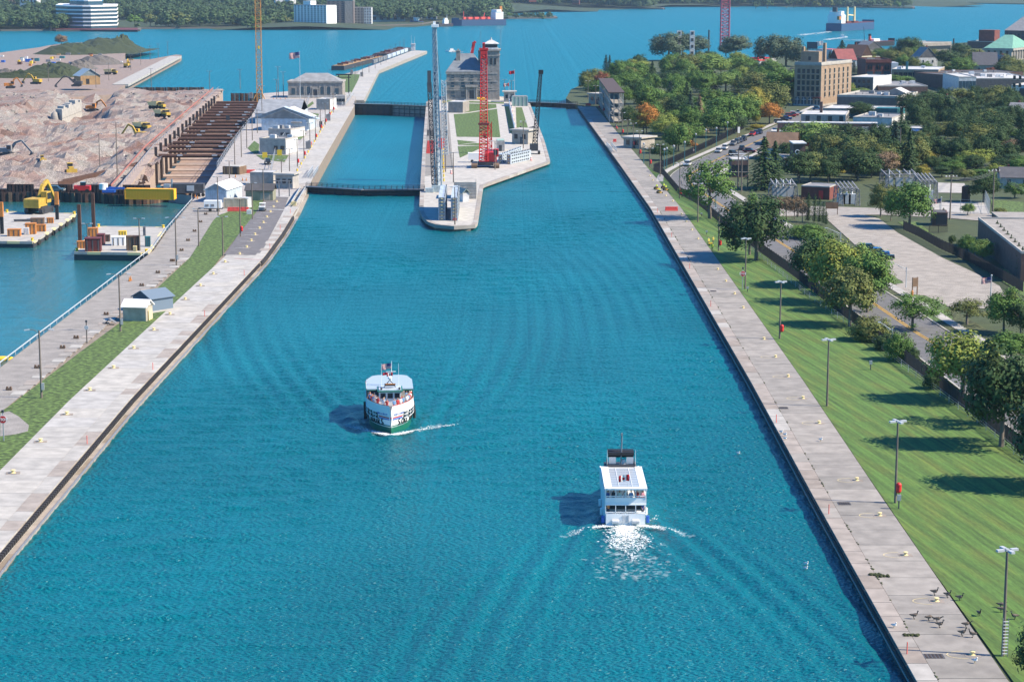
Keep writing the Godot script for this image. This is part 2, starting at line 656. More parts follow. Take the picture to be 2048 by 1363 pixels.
func build_piers() -> void:
	# north pier between the basin and the canal, with the yard beside the big lock
	var bed := S()
	bed.prism(edge_n + [W(-60.1, -638.3), W(-72.3, -967.7), W(-76.9, -1037.6), W(-109.4, -1090), W(-125.1, -1063.2), W(-118.3, -989.9), W(-96.1, -703.2), W(-86.7, -582.9), W(-86.1, -561.1), W(-82.3, -497.3), W(-79.5, -461), W(-80.1, -322.8), W(-80.5, -200.6), W(-75, -120)], -14, -0.15)
	var north := land("north_pier", bed, K.wall_face)
	var top := S()
	top.flat([W(-57.9, -588.3), W(-60.1, -638.3), W(-72.3, -967.7), W(-76.9, -1037.6), W(-109.4, -1090), W(-125.1, -1063.2), W(-118.3, -989.9), W(-96.1, -703.2), W(-86.7, -582.9), W(-86.1, -561.1), W(-74.8, -517.6), W(-68.6, -517.6), W(-60, -517.6), W(-55.7, -541.9)], -0.05)
	land("yard", top, K.yard)
	var total := length_of(edge_n)
	var d_asphalt := total - 150.0
	slabs(north, "paving_slab", edge_n, 0.0, total - 2, -8.9, -2.45, 6.1, ["concrete_pale", "concrete_pale_2", "concrete_pale_3"], -0.15, 0.0, 0.07)
	slabs(north, "coping_stone", edge_n, 0.0, total - 2, -2.4, -0.35, 4.2, ["concrete_pale_2", "coping", "concrete_pale"], -0.3, 0.03, 0.06)
	slabs(north, "edge_beam", edge_n, 0.0, total - 2, -0.34, 0.02, 6.0, ["coping", "concrete_pale_2"], -0.9, -0.16, 0.05)
	slabs(north, "fender_timber", edge_n, 60.0, total - 150, -0.2, 0.25, 0.95, ["timber_dark"], -0.55, -0.05, 0.3)
	slabs(north, "fender_beam", edge_n, total - 149, total - 60, -0.1, 0.3, 12.0, ["timber_dark"], -0.8, 0.04, 0.2)
	slabs(north, "ledge", edge_n, 0.0, total - 2, 0.02, 0.75, 9.0, ["coping", "wall_face"], -2.0, -0.95, 0.03)
	slabs(north, "rub_rail", edge_n, 0.0, total - 60, 0.74, 0.92, 12.0, ["steel_rail"], -1.02, -0.82, 0.02)
	# surfaces of the north pier
	var road := S()
	road.flat([W(-69.5, -449.5), W(-74.3, -528.4), W(-80.5, -557.4), W(-85.8, -561.1), W(-82.1, -497.3), W(-79.3, -461), W(-79.8, -321.5), W(-80.2, -199.7), W(-77.4, -238.5), W(-71.7, -291.5), W(-71.2, -342.4), W(-70.5, -377.7), W(-70.7, -408.6)], -0.04)
	land("service_road", road, K.old_road)
	for k in 34:
		var p := W(-71.9, -300.4).lerp(W(-69.9, -451.3), (k + rng.randf() * 0.35) / 34.0)
		var slab_ := S().box(V(p.x - 0.5, -0.03, p.y), V(1.9, 0.1, rng.randf_range(2.0, 3.4)), 0.05)
		p("walk_slab", slab_, K[["concrete_pale_2", "concrete_grey_3", "coping"][k % 3]], north)
	var g := S()
	g.flat([W(-63.6, -200.6), W(-63.1, -251.8), W(-62.7, -264.7), W(-63.8, -298.2), W(-63.1, -360.8), W(-61.8, -415.3), W(-63, -453.5), W(-64.3, -493.4), W(-65.5, -534.5), W(-66.8, -562.3), W(-70.2, -566.1), W(-71.8, -541.9), W(-74.3, -528.4), W(-74, -516.5), W(-69.5, -449.5), W(-69.3, -418.1), W(-68.9, -366.6), W(-70.1, -336.8), W(-71.6, -290.8), W(-77, -237.3)], 0.0)
	land("pier_grass", g, K.grass)
	var patch := S()
	patch.flat([W(-71.6, -287.4), W(-70.7, -288.8), W(-68.6, -285.4), W(-65.8, -279.5), W(-65.1, -275.8), W(-66.3, -273.9), W(-68.1, -272.7)], 0.02)
	land("gravel_patch", patch, K.old_road)
	var asp := S()
	asp.flat([W(-62.7, -453.5), W(-55.1, -452.7), W(-55.5, -467.8), W(-59, -540.8), W(-61, -571.1), W(-65.5, -572.4), W(-66.8, -562.3), W(-65.5, -534.5), W(-64.3, -493.4)], 0.035)
	land("parking_asphalt", asp, K.asphalt)
	for q in [[-61.7, -464.9, -58.5, -463.7], [-62.1, -476.3, -59, -475.8], [-62.6, -487.8, -59.5, -487.5], [-63.1, -499.6, -60, -499.3], [-63.4, -511, -60.4, -510.9], [-64.1, -522.8, -60.9, -522.4], [-64.4, -533.9, -61.2, -533.5], [-64.7, -546.5, -61.6, -546.1], [-65.5, -557.7, -62.2, -557.2]]:
		var ln := S().bar(V(q[0], 0.05, q[1]), V(q[2], 0.05, q[3]), 0.22, 0.02)
		p("parking_line", ln, K.line_white, north)
	var pink := S().bar(V(-59.6, 0.03, -447.3), V(-53.5, 0.03, -445.3), 0.35, 0.02)
	p("painted_line", pink, K.line_pink, north)
	var band := S().bar(V(-63.6, 0.06, -541.3), V(-57.9, 0.06, -540.1), 1.0, 0.03)
	p("painted_band", band, K.line_white, north)
	# north wall of the big lock and its pale walkway
	var poe := [W(-58.7, -609.4), W(-60.1, -638.3), W(-72.3, -967.7)]
	slabs(north, "lock_paving", poe, 0.0, length_of(poe), -11.5, 0.0, 12.0, ["concrete_pale", "concrete_pale_2", "concrete_pale_3"], -0.14, 0.0, 0.06)
	slabs(north, "lock_wall_panel", poe, 6.0, length_of(poe), 0.0, 0.12, 9.0, ["lock_wall", "wall_face"], -9.0, -0.3, 0.06)

	# lower pier beyond the lock
	var low := S()
	low.prism([W(-99.4, -1091.7), W(-76.9, -1096), W(-89.8, -1428.3), W(-71, -1770.5), W(-82.3, -1788.3), W(-98, -1465.2), W(-109, -1379.6), W(-117.9, -1297.4)], -13, -5.5)
	var lower := land("lower_pier", low, K.concrete_grey_3)
	var le := [W(-76.9, -1096), W(-89.8, -1428.3), W(-71, -1770.5)]
	slabs(lower, "paving_slab", le, 0.0, length_of(le) - 2.0, -13.0, -0.1, 16.0, ["concrete_pale", "concrete_pale_2", "concrete_pale_3"], -5.5, -5.36, 0.1)
	var lg := S()
	lg.flat([W(-113, -1340.4), W(-107.5, -1373.5), W(-98.2, -1365.1), W(-94.3, -1293.6), W(-88.5, -1164.6), W(-99.7, -1164.6)], -5.3)
	land("lower_grass", lg, K.grass)

	# island between the two locks
	var isl := S()
	var rim := [W(-23.23, -548.9), W(-22.46, -535.1), W(-20.94, -520.8), W(-18.69, -510.3), W(-14.43, -506.2), W(-10.08, -507.2), W(-9.53, -513.4), W(-9.37, -604.3), W(11.35, -680.8), W(10.68, -766.2), W(7.22, -982.4), W(-6.39, -1037.6), W(-34.4, -1037.6), W(-39.3, -993.7), W(-31.3, -766.2), W(-26.25, -628.9)]
	isl.prism(rim, -14, -0.15)
	var island := land("lock_island", isl, K.wall_face)
	var it := S()
	it.flat(rim, -0.02)
	land("island_apron", it, K.concrete_pale)
	var rail := rim.duplicate()
	rail.append(rim[0])
	slabs(island, "coping_stone", rail, 0.0, length_of(rail) - 1, 0.02, 1.1, 5.0, ["coping", "concrete_pale_2", "concrete_grey_3"], -0.8, 0.04, 0.05)
	slabs(island, "fender_beam", rail, 0.0, 330.0, -0.35, 0.0, 10.0, ["timber_dark"], -0.75, -0.3, 0.05)
	var darker := S()
	darker.flat([W(-36.7, -917), W(-33.4, -917), W(-23.35, -635.2), W(-26.16, -630.6), W(-31.2, -766.2)], 0.01)
	darker.flat([W(-31.5, -917), W(-27.35, -910.1), W(-18.38, -656.8), W(-21.9, -651.9), W(-26.48, -766.2)], 0.01)
	land("island_roadway", darker, K.concrete_grey_2)
	var lawn := S()
	lawn.flat([W(-22.81, -980.6), W(-7.44, -975), W(-6.91, -949.6), W(-20.32, -917), W(-21.35, -917)], 0.03)
	lawn.flat([W(-25.08, -906.6), W(-20.63, -910.1), W(-6.71, -942.2), W(-4.33, -779.8), W(-20.57, -782.4)], 0.03)
	lawn.flat([W(-19.98, -767.3), W(-12.57, -757.6), W(-19.04, -745.8)], 0.03)
	lawn.flat([W(-19.09, -738.8), W(-10.89, -741.9), W(-10.99, -731), W(-17.21, -693.3)], 0.03)
	lawn.flat([W(-19.21, -743.5), W(-13.42, -753.1), W(-7.37, -753.1), W(-11.17, -743.5)], 0.03)
	lawn.flat([W(-32.2, -1005.2), W(-3.76, -988.6), W(-3.72, -978.2), W(-22.87, -987.8), W(-31.9, -994.4)], 0.03)
	lawn.flat([W(-3.36, -958.7), W(-1.45, -958.7), W(1.24, -800.7), W(0.21, -794.3), W(-1.02, -806.1)], 0.03)
	lawn.flat([W(1.71, -951.9), W(4.52, -951.9), W(6.32, -823.8), W(1.84, -795.4)], 0.03)
	lawn.flat([W(-12.42, -696.1), W(-10.27, -707.4), W(-10.07, -693.3), W(-11.13, -692)], 0.03)
	land("island_lawn", lawn, K.grass)


func build_land() -> void:
	# town side
	var s := S()
	s.prism(edge_s + [W(26.18, -1023.2), W(30.7, -1099.3), W(37.5, -1142.9), W(63.8, -1310.2), W(95.5, -1465.1), W(137.8, -1473.4), W(176.6, -1507.5), W(227.1, -1561.8), W(288.5, -1661.3), W(358.3, -1774.3), W(466.4, -1931.8), W(823.9, -2085.9), W(1400, -100), W(40, -100)], -14, -0.12)
	var town := land("town_ground", s, K.town_ground)
	var south := land("south_pier", S().prism([W(37, -120), W(45, -120), W(45, -122), W(37, -122)], -1, -0.1), K.concrete_grey)
	var n := length_of(edge_s)
	slabs(south, "coping_stone", edge_s, 0.0, n - 3, 0.0, 1.85, 4.6, ["coping", "coping_2", "concrete_grey_3", "concrete_pale_2", "coping"], -1.0, 0.03, 0.1)
	slabs(south, "paving_slab", edge_s, 0.0, n - 3, 1.9, 8.0, 6.2, ["concrete_grey", "concrete_grey_2", "concrete_grey_3", "concrete_grey"], -0.3, 0.0, 0.1)
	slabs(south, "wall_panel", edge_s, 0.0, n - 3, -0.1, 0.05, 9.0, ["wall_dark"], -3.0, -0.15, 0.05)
	slabs(south, "fender_beam", edge_s, 0.0, n - 3, -0.32, -0.1, 11.0, ["timber_dark"], -0.85, -0.3, 0.06)
	slabs(south, "rub_rail", edge_s, 0.0, 560.0, -0.4, -0.32, 11.0, ["steel_rail"], -0.75, -0.62, 0.06)
	var weed := S()
	for k in 420:
		var d := rng.randf() * 420.0
		if sin(d * 0.9) + sin(d * 0.37) < 0.1:
			continue
		var p := beside(edge_s, d, 1.88 + rng.randf_range(-0.06, 0.1))
		weed.ball(V(p.x, 0.03, p.y), V(0.12, 0.08, 0.2) * rng.randf_range(0.5, 1.4), 4)
	for q in [V(37.2, 0, -207.6), V(37.8, 0, -207.1), V(37.2, 0, -187.7)]:
		for k in 14:
			weed.ball(q + V(rng.randf_range(-0.7, 0.7), 0.08, rng.randf_range(-0.25, 0.25)), V(0.2, 0.16, 0.12), 4)
	land("joint_weeds", weed, K.grass_dark, "stuff")
	# mown lawn beside the south pier
	var img := Image.create(512, 512, false, Image.FORMAT_RGB8)
	var f := FastNoiseLite.new()
	f.frequency = 0.02
	for x in 512:
		var stripe := 0.86 + 0.042 * signf(sin(x * TAU / 512.0 * 8.0)) + 0.04 * sin(x * TAU / 512.0 * 21.0)
		for y in 512:
			var a := f.get_noise_2d(x * 3.0, y * 0.7) * 0.16 + f.get_noise_2d(x * 9.0, y * 6.0) * 0.14
			var dry := clampf(f.get_noise_2d(x * 0.6 + 300.0, y * 0.5) * 1.6, -0.2, 1.0)
			var v := clampf(stripe + a, 0.3, 1.0)
			img.set_pixel(x, y, Color(v * (0.84 + 0.12 * dry), v, v * 0.75))
	var lm := mk("mown_lawn", 0.15, 0.19, 0.062, 0.95)
	lm.albedo_texture = ImageTexture.create_from_image(img)
	var lawn := S()
	var far_line := [W(95, -120), W(67.2, -248.2), W(65.4, -264.4), W(63.7, -295.4), W(62, -330.1), W(57, -420.9), W(54.2, -461), W(51, -512.4), W(49.2, -554.9), W(46.1, -580.2), W(45.5, -633.6), W(43.7, -648)]
	var here := []
	for k in 12:
		here.append(beside(edge_s, [40.0, 90.0, 130.0, 190.0, 260.0, 330.0, 370.0, 420.0, 455.0, 475.0, 510.0, 545.0][k], 8.05))
	here.reverse()
	lawn.flat(far_line + here, 0.02)
	var lawn_node := land("lawn", lawn, lm)
	# stripes run along the lawn, a little askew from the quay
	lm.uv1_scale = V(1.0 / 20.0, 1.0 / 90.0, 1)
	lawn_node.mesh = turned_uv(lawn_node.mesh, 0.165)
	# road with its line, kerbs and pavements
	var c := [W(163.6, -1021.2), W(134.4, -919.5), W(103.1, -809.7), W(88.7, -761.7), W(68.5, -691.9), W(58.8, -656.4), W(54.5, -636.7), W(52.5, -621.3), W(52, -603.6), W(54.2, -566.1), W(57.7, -517.6), W(61, -475.8), W(64.1, -433.2), W(67.6, -381.2), W(69.2, -354.6), W(70.2, -342.9), W(71.6, -315.4), W(73, -281.1), W(74.5, -248.2)]
	var sm := []
	for k in c.size() - 1:
		for j in 4:
			sm.append((c[k] as Vector2).cubic_interpolate(c[k + 1], c[maxi(k - 1, 0)], c[mini(k + 2, c.size() - 1)], j / 4.0))
	c = sm
	var verge := S().strip(c, -13.0, 13.0, -0.06)
	land("verge", verge, K.grass_dry)
	land("road", S().strip(c, -5.6, 5.6, -0.02), K.road)
	var kerb := S()
	var walk := S()
	for o in [-1.0, 1.0]:
		kerb.strip(c, o * 5.6, o * 5.9, 0.1)
		walk.strip(c.slice(0, 31) if o > 0 else c, o * 7.6, o * 9.6, 0.03)
	land("kerb", kerb, K.concrete_pale_2)
	land("pavement", walk, K.concrete_pale_2)
	var mark := S()
	mark.strip(c, -0.35, -0.12, 0.0)
	mark.strip(c, 0.12, 0.35, 0.0)
	land("road_marking", mark, K.line_yellow)
	# gravel lot and its street
	var lot := S()
	lot.flat([W(78.4, -521.9), W(77.8, -487.7), W(77, -451.1), W(75.8, -433.2), W(77.9, -413.6), W(73.9, -407.9), W(74, -398.2), W(78.8, -395.4), W(80.5, -381.8), W(86.6, -380), W(94, -395.7), W(95.8, -407.9), W(94.8, -427.3), W(92.8, -448.7), W(91.1, -492.4), W(91.7, -520.8), W(88.9, -530.6), W(81.1, -532.8)], 0.0)
	land("gravel_lot", lot, K.gravel)
	var side := S()
	side.flat([W(70.3, -548.9), W(82.2, -548.9), W(95.8, -544.2), W(122.6, -530.6), W(133.3, -517.6), W(130.2, -505.2), W(109.4, -521.9), W(93.2, -529.5), W(79.1, -528.4), W(67.5, -526.2)], 0.02)
	land("side_street", side, K.concrete_grey_3)
	var yard := S()
	yard.flat([W(124.4, -611.4), W(131.7, -609.4), W(126.4, -582.2), W(118.8, -583.3)], 0.0)
	yard.flat([W(112.1, -559), W(126.3, -559), W(121.7, -531.3), W(107.6, -536)], 0.0)
	land("fenced_yard", yard, K.concrete_pale_2)
	var lawns := S()
	lawns.flat([W(129.5, -566), W(136.8, -559), W(128.7, -525.2), W(122.6, -531.3)], 0.0)
	lawns.flat([W(89.6, -514.8), W(95.1, -514.8), W(95.1, -503.4), W(96.8, -450.8), W(97.8, -415.5), W(97.2, -390.2), W(104.8, -421.3), W(100.9, -435.5), W(98.1, -471.9), W(99, -492.4), W(100, -514.8)], -0.02)
	lawns.flat([W(76.4, -435.5), W(76.9, -433.4), W(77.7, -411.7), W(73.7, -408.3)], 0.02)
	lawns.flat([W(74.2, -398.9), W(78.8, -395), W(80.3, -380.3), W(78.4, -367.8), W(74.1, -363.3)], 0.02)
	land("lot_grass", lawns, K.grass)


func turned_uv(m: Mesh, by: float) -> ArrayMesh:
	var a := m.surface_get_arrays(0)
	var uv: PackedVector2Array = a[Mesh.ARRAY_TEX_UV]
	for k in uv.size():
		uv[k] = uv[k].rotated(by)
	a[Mesh.ARRAY_TEX_UV] = uv
	var r := ArrayMesh.new()
	r.add_surface_from_arrays(Mesh.PRIMITIVE_TRIANGLES, a)
	return r


# trees
var crowns := {}
var trunks := {}
var tree_count := {}
const LEAF := {"dark": [0.043, 0.085, 0.028], "green": [0.091, 0.173, 0.036], "light": [0.158, 0.245, 0.061], "olive": [0.140, 0.166, 0.049], "yellow": [0.266, 0.238, 0.042], "ygreen": [0.202, 0.252, 0.050], "orange": [0.420, 0.182, 0.042], "red": [0.224, 0.084, 0.049], "brown": [0.210, 0.147, 0.091], "spruce": [0.035, 0.067, 0.048], "grey": [0.091, 0.133, 0.084], "far": [0.070, 0.119, 0.049]}
const HUE := {"dark": "dark green", "green": "mid green", "light": "pale green", "olive": "olive green", "yellow": "yellowing", "ygreen": "yellow-green", "orange": "orange-tinged", "red": "reddish", "brown": "brown thin-leaved", "spruce": "blue-green", "grey": "grey-green", "far": "hazy green"}


func leaf_mat(c: String) -> StandardMaterial3D:
	if not K.has("leaf_" + c):
		var l = LEAF[c]
		var m := mk("leaf_" + c, l[0], l[1], l[2], 0.7)
		m.vertex_color_use_as_albedo = true
		m.cull_mode = BaseMaterial3D.CULL_DISABLED
		m.backlight_enabled = true
		m.backlight = Color(0.25, 0.3, 0.1)
		m.metallic_specular = 0.3
	return K["leaf_" + c]


func put_leaf(vs: PackedVector3Array, ns: PackedVector3Array, cs: PackedColorArray, p: Vector3, n: Vector3, size: float, c: Color, along_ := Vector3.ZERO) -> void:
	var u := along_ if along_ != Vector3.ZERO else n.cross(V(rng.randf() - 0.5, rng.randf() - 0.5, rng.randf() - 0.5)).normalized()
	var v := n.cross(u).normalized()
	var a := p + u * size
	var b := p + v * size * 0.55
	var d := p - u * size
	var e := p - v * size * 0.55
	vs.append_array(PackedVector3Array([a, d, b, a, e, d]))
	for k in 6:
		ns.append(n)
		cs.append(c)


func crown(kind: String, variant: int) -> ArrayMesh:
	var key := "%s%d" % [kind, variant]
	if crowns.has(key):
		return crowns[key]
	rng.seed = 100 + variant * 17 + kind.hash() % 1000
	var vs := PackedVector3Array()
	var ns := PackedVector3Array()
	var cs := PackedColorArray()
	if kind == "spruce" or kind == "column":
		var rows := 26 if kind == "spruce" else 30
		for r in rows:
			var t := (r + rng.randf() * 0.5) / rows
			var rad := 0.5 * pow(1.0 - t, 0.85) if kind == "spruce" else 0.5 * sqrt(maxf(0.0, 1.0 - pow(absf(t * 1.9 - 0.75), 2.6))) + 0.03
			var nb := int(lerpf(15, 5, t))
			for b in nb:
				var ang := TAU * (b + rng.randf() * 0.8) / nb
				var l := rad * rng.randf_range(0.68, 1.12)
				var dir := V(cos(ang), 0, sin(ang))
				var tone := rng.randf_range(0.65, 1.35)
				var steps := 7
				for k in steps:
					var f := (k + rng.randf()) / steps
					var p := V(0, 0.06 + t * 0.94, 0) + dir * l * f + V(0, -0.05 * f * f * (1.0 if kind == "spruce" else 0.2), 0) + V(rng.randf() - 0.5, (rng.randf() - 0.5) * 0.5, rng.randf() - 0.5) * 0.07 * f
					var n := (dir * 0.7 + V(0, 0.8, 0) + V(rng.randf() - 0.5, rng.randf() - 0.5, rng.randf() - 0.5) * 0.7).normalized()
					put_leaf(vs, ns, cs, p, n, 0.042, Color.WHITE * tone * rng.randf_range(0.8, 1.2), (dir + V(0, -0.3, 0) + V(rng.randf() - 0.5, 0, rng.randf() - 0.5)).normalized())
	else:
		var airy := kind == "airy"
		var far := kind == "far"
		var clumps := 26 if far else (58 if airy else 84)
		var leaves := 24 if far else (60 if airy else 78)
		var size := 0.06 if far else (0.019 if airy else 0.0215)
		var mid := V(0, 0.53, 0)
		for k in clumps:
			var d := V(rng.randfn(), rng.randfn(), rng.randfn()).normalized()
			if d.y < -0.55:
				d.y *= 0.5
			d = d.normalized()
			var lobe := 0.86 + 0.16 * sin(d.x * 3.1 + variant * 1.7) * cos(d.z * 2.7 + variant) + rng.randf_range(-0.12, 0.10)
			var c := mid + V(d.x * 0.42, d.y * (0.38 if d.y > 0 else 0.44), d.z * 0.42) * lobe * (rng.randf_range(0.72, 1.0) if k % 4 else rng.randf_range(0.3, 0.6))
			var r := rng.randf_range(0.085, 0.15) * (0.85 if airy else 1.0)
			var tone := rng.randf_range(0.68, 1.34)
			var warm := rng.randf() < 0.22
			for j in leaves:
				var o := V(rng.randfn(), rng.randfn() * 0.75, rng.randfn()) * 0.55
				if o.length() > 1.15:
					o = o.normalized() * rng.randf_range(0.8, 1.15)
				var p := c + o * r
				var n := (o.normalized() * 0.9 + d * 0.5 + V(0, 0.35, 0) + V(rng.randf() - 0.5, rng.randf() - 0.5, rng.randf() - 0.5) * 0.9).normalized()
				var b := tone * rng.randf_range(0.75, 1.25)
				put_leaf(vs, ns, cs, p, n, size * rng.randf_range(0.7, 1.3), Color(b * (1.3 if warm else 1.0), b, b * (0.8 if warm else 1.0)))
	var arr := []
	arr.resize(Mesh.ARRAY_MAX)
	arr[Mesh.ARRAY_VERTEX] = vs
	arr[Mesh.ARRAY_NORMAL] = ns
	arr[Mesh.ARRAY_COLOR] = cs
	var m := ArrayMesh.new()
	m.add_surface_from_arrays(Mesh.PRIMITIVE_TRIANGLES, arr)
	crowns[key] = m
	return m


func trunk(kind: String, variant: int) -> ArrayMesh:
	var key := "%s%d" % [kind, variant]
	if trunks.has(key):
		return trunks[key]
	rng.seed = 900 + variant
	var s := S()
	var thin := 0.016 if kind in ["spruce", "column"] else 0.026
	var top := 0.9 if kind in ["spruce", "column"] else 0.5
	s.tb(Vector3.ZERO, V(0.01, top * 0.55, 0), thin, thin * 0.7, 7)
	s.tb(V(0.01, top * 0.55, 0), V(0, top, 0.01), thin * 0.7, thin * 0.3, 6)
	if kind in ["broad", "airy"]:
		for k in 7:
			var a := TAU * k / 7.0 + rng.randf()
			var h := rng.randf_range(0.24, 0.45)
			var tip := V(cos(a) * 0.28, h + rng.randf_range(0.14, 0.36), sin(a) * 0.28)
			s.tb(V(0, h, 0), tip, thin * 0.45, thin * 0.12, 5)
	trunks[key] = s.done()
	return trunks[key]


func tree(kind: String, x: float, z: float, h: float, w: float, color: String, where: String, group: String, y := 0.0) -> Node3D:
	var n: int = tree_count.get(group, 0)
	tree_count[group] = n + 1
	var variant := (n * 7 + int(absf(x))) % (3 if kind in ["spruce", "column"] else 5)
	var plain: String = {"broad": "broadleaf tree", "airy": "open-crowned tree", "spruce": "spruce", "column": "arborvitae", "far": "tree", "bush": "bush"}[kind]
	var mk_ := "broad" if kind == "bush" else kind
	var o := thing({"spruce": "spruce_tree", "column": "arborvitae", "bush": "bush"}.get(kind, "broadleaf_tree"), "%s %s %s" % [HUE[color], plain, where], "bush" if kind == "bush" else "tree", V(x, y - (0.24 * h if kind == "bush" else 0.0), z), float(n) * 1.3, group)
	if group == "trees along the lawn fence":
		w *= 1.22
	var wide := w * (1.1 if kind in ["spruce", "column"] else 1.3)
	o.scale = V(wide, h * (1.2 if kind == "bush" else 1.0), wide)
	p("trunk", trunk(mk_, variant), K.pole_wood, o)
	p("crown", crown(mk_, variant), leaf_mat(color), o)
	return o


func zone_lawn_trees() -> void:
	var g := "trees along the lawn fence"
	tree("broad", 63.6, -266.5, 15.0, 8.7, "dark", "with a thick trunk, shading the lawn", g)
	tree("broad", 64.9, -296.2, 11.4, 8.7, "ygreen", "turning gold beside the road where the yellow line ends", g)
	tree("airy", 66, -280, 10.9, 7.7, "dark", "squeezed between the gold maple and the thick-trunked tree", g)
	tree("bush", 62.3, -304.9, 3.0, 2.6, "dark", "standing alone on the lawn side of the fence", g)
	tree("bush", 63.2, -325.5, 3.0, 1.9, "dark", "at the end of the shrub row nearest the open fence", g)
	tree("bush", 61.6, -327.8, 5.5, 4.2, "green", "in the shrub row above the small meter post", g)
	tree("bush", 60.9, -337.4, 3.3, 3.1, "dark", "in the shrub row, beside the olive bush", g)
	tree("bush", 60.3, -345.5, 3.5, 4.7, "olive", "first in the shrub row after the tall maples", g)
	tree("airy", 69.1, -356.8, 7.5, 7.4, "green", "with glossy lobed leaves over the road", g)
	tree("broad", 59.6, -407.4, 11.1, 9.3, "dark", "lowest on the road side of the lawn-side clump", g)
	tree("broad", 61, -407.9, 11.6, 8.2, "green", "at the upper end of the lawn-side clump", g)
	tree("broad", 66.6, -397.1, 10.7, 6.9, "light", "between the lawn-side clump and the pickups", g)
	tree("broad", 60, -385.2, 13.8, 8.5, "ygreen", "topmost and goldest of the lawn-side clump", g)
	tree("broad", 64.4, -375.5, 12.7, 7.6, "green", "in the lawn-side clump, nearest the parked pickups", g)
	tree("broad", 58.8, -360.4, 11.5, 8.0, "olive", "in the lawn-side clump, lowest over the mown grass", g)
	tree("bush", 59.8, -346.4, 5.2, 5.6, "olive", "between the lawn clump and the road bend", g)
	tree("airy", 79.7, -362.6, 5.3, 6.3, "olive", "small, beside the flagpole in the gravel lot corner", g)
	tree("broad", 84, -353.2, 8.4, 5.7, "green", "behind the flagpole by the lot fence", g)
	tree("broad", 86.2, -350.5, 6.5, 4.0, "dark", "shaded, at the frame edge past the flagpole", g)
	tree("broad", 78.5, -324.9, 5.6, 6.6, "green", "across the road from the gold maple", g)
	tree("broad", 52.1, -444.2, 15.6, 11.2, "dark", "round and dense, over the fence by the crossing path", g)
	tree("broad", 51.7, -453.1, 14.5, 7.1, "green", "with a bright crown rising behind the round dense tree", g)
	tree("airy", 49.4, -521.2, 16.7, 12.4, "green", "standing inside the fence bend with its trunk in full view", g)
	tree("bush", 68.5, -482.3, 4.2, 7.8, "green", "beside the road, across from the arborvitae screen", g)
	tree("broad", 65.1, -244.5, 13.1, 9.0, "dark", "beyond the fence, its shade alone on the lawn", g)
	tree("broad", 45.2, -171.4, 7.1, 3.8, "dark", "close to the bridge, one branch in view", g)
	g = "brown street trees by the substation"
	for q in [[67.5, -528.2, 5.4, 3.8], [68.9, -524.7, 6.1, 4.1], [70.4, -520.1, 6.5, 4.0], [71.6, -514.8, 6.8, 3.7]]:
		tree("airy", q[0], q[1], q[2], q[3], "brown", "in the row before the substation, %s from the round dense tree" % ORD[tree_count.get(g, 0)], g)
	g = "arborvitae screen by the gravel lot"
	for q in [[73, -514.8, 7.3, 2.0], [74.4, -513.3, 7.0, 1.7], [75.3, -511.5, 6.8, 1.5], [76.1, -510.2, 5.4, 1.4], [76.5, -508.1, 3.4, 1.1]]:
		tree("column", q[0], q[1], q[2], q[3], "dark", "in the screen by the gravel lot, %s from the brown trees" % ORD[tree_count.get(g, 0)], g)
	g = "arborvitae along the school wall"
	for k in 8:
		var a := W(107.5, -462.3).lerp(W(102.4, -417.4), k / 7.0)
		tree("column", a.x, a.y, 6.6, 2.3, "dark", "against the long brick wall, %s from the porch" % ORD[k], g)
	g = "trees around the gravel lot"
	tree("broad", 95.7, -502.8, 12.4, 11.4, "green", "spreading between the gravel lot and the fenced walk", g)
	tree("broad", 92.7, -525.2, 9.8, 6.3, "olive", "behind the spreading lot tree, next to the substation", g)
	tree("broad", 93.7, -516.2, 8.5, 4.1, "green", "half hidden behind the spreading lot tree", g)
	tree("broad", 115.4, -528.8, 3.4, 3.8, "light", "small and round in front of the white fenced yard", g)
	tree("column", 108.2, -523.7, 2.5, 1.2, "dark", "tiny, beside the small flagpole at the gate", g)
	tree("column", 105.7, -524.3, 2.6, 0.9, "dark", "tiny, on the other side of the gate flag", g)
	tree("bush", 123, -526.7, 2.6, 3.3, "olive", "at the foot of the leaning utility pole", g)
	tree("broad", 126.1, -559, 8.9, 8.9, "dark", "behind the white fenced yard", g)
	tree("broad", 136.9, -569.5, 4.9, 6.1, "green", "at the edge of the school field", g)
	tree("broad", 98.5, -450.8, 5.2, 4.2, "green", "in front of the school porch", g)
	tree("broad", 100.1, -443, 5.4, 5.3, "light", "beside the porch tree, in front of the arborvitae wall", g)
	tree("bush", 100.2, -474.4, 2.1, 1.9, "dark", "low, under the dark awning", g)


func rows(kind: String, list: Array, where: String, group: String, y := 0.0) -> void:  # [x, z, height, width, colour]
	for q in list:
		var n: int = tree_count.get(group, 0)
		tree(kind, q[0], q[1], q[2], q[3] * (1.18 if kind == "broad" else (1.45 if kind == "spruce" else 1.15)), q[4], where % ORD[n % 30] if n < 30 else (where % (ORD[n - 30] + " past thirty")), group, y)


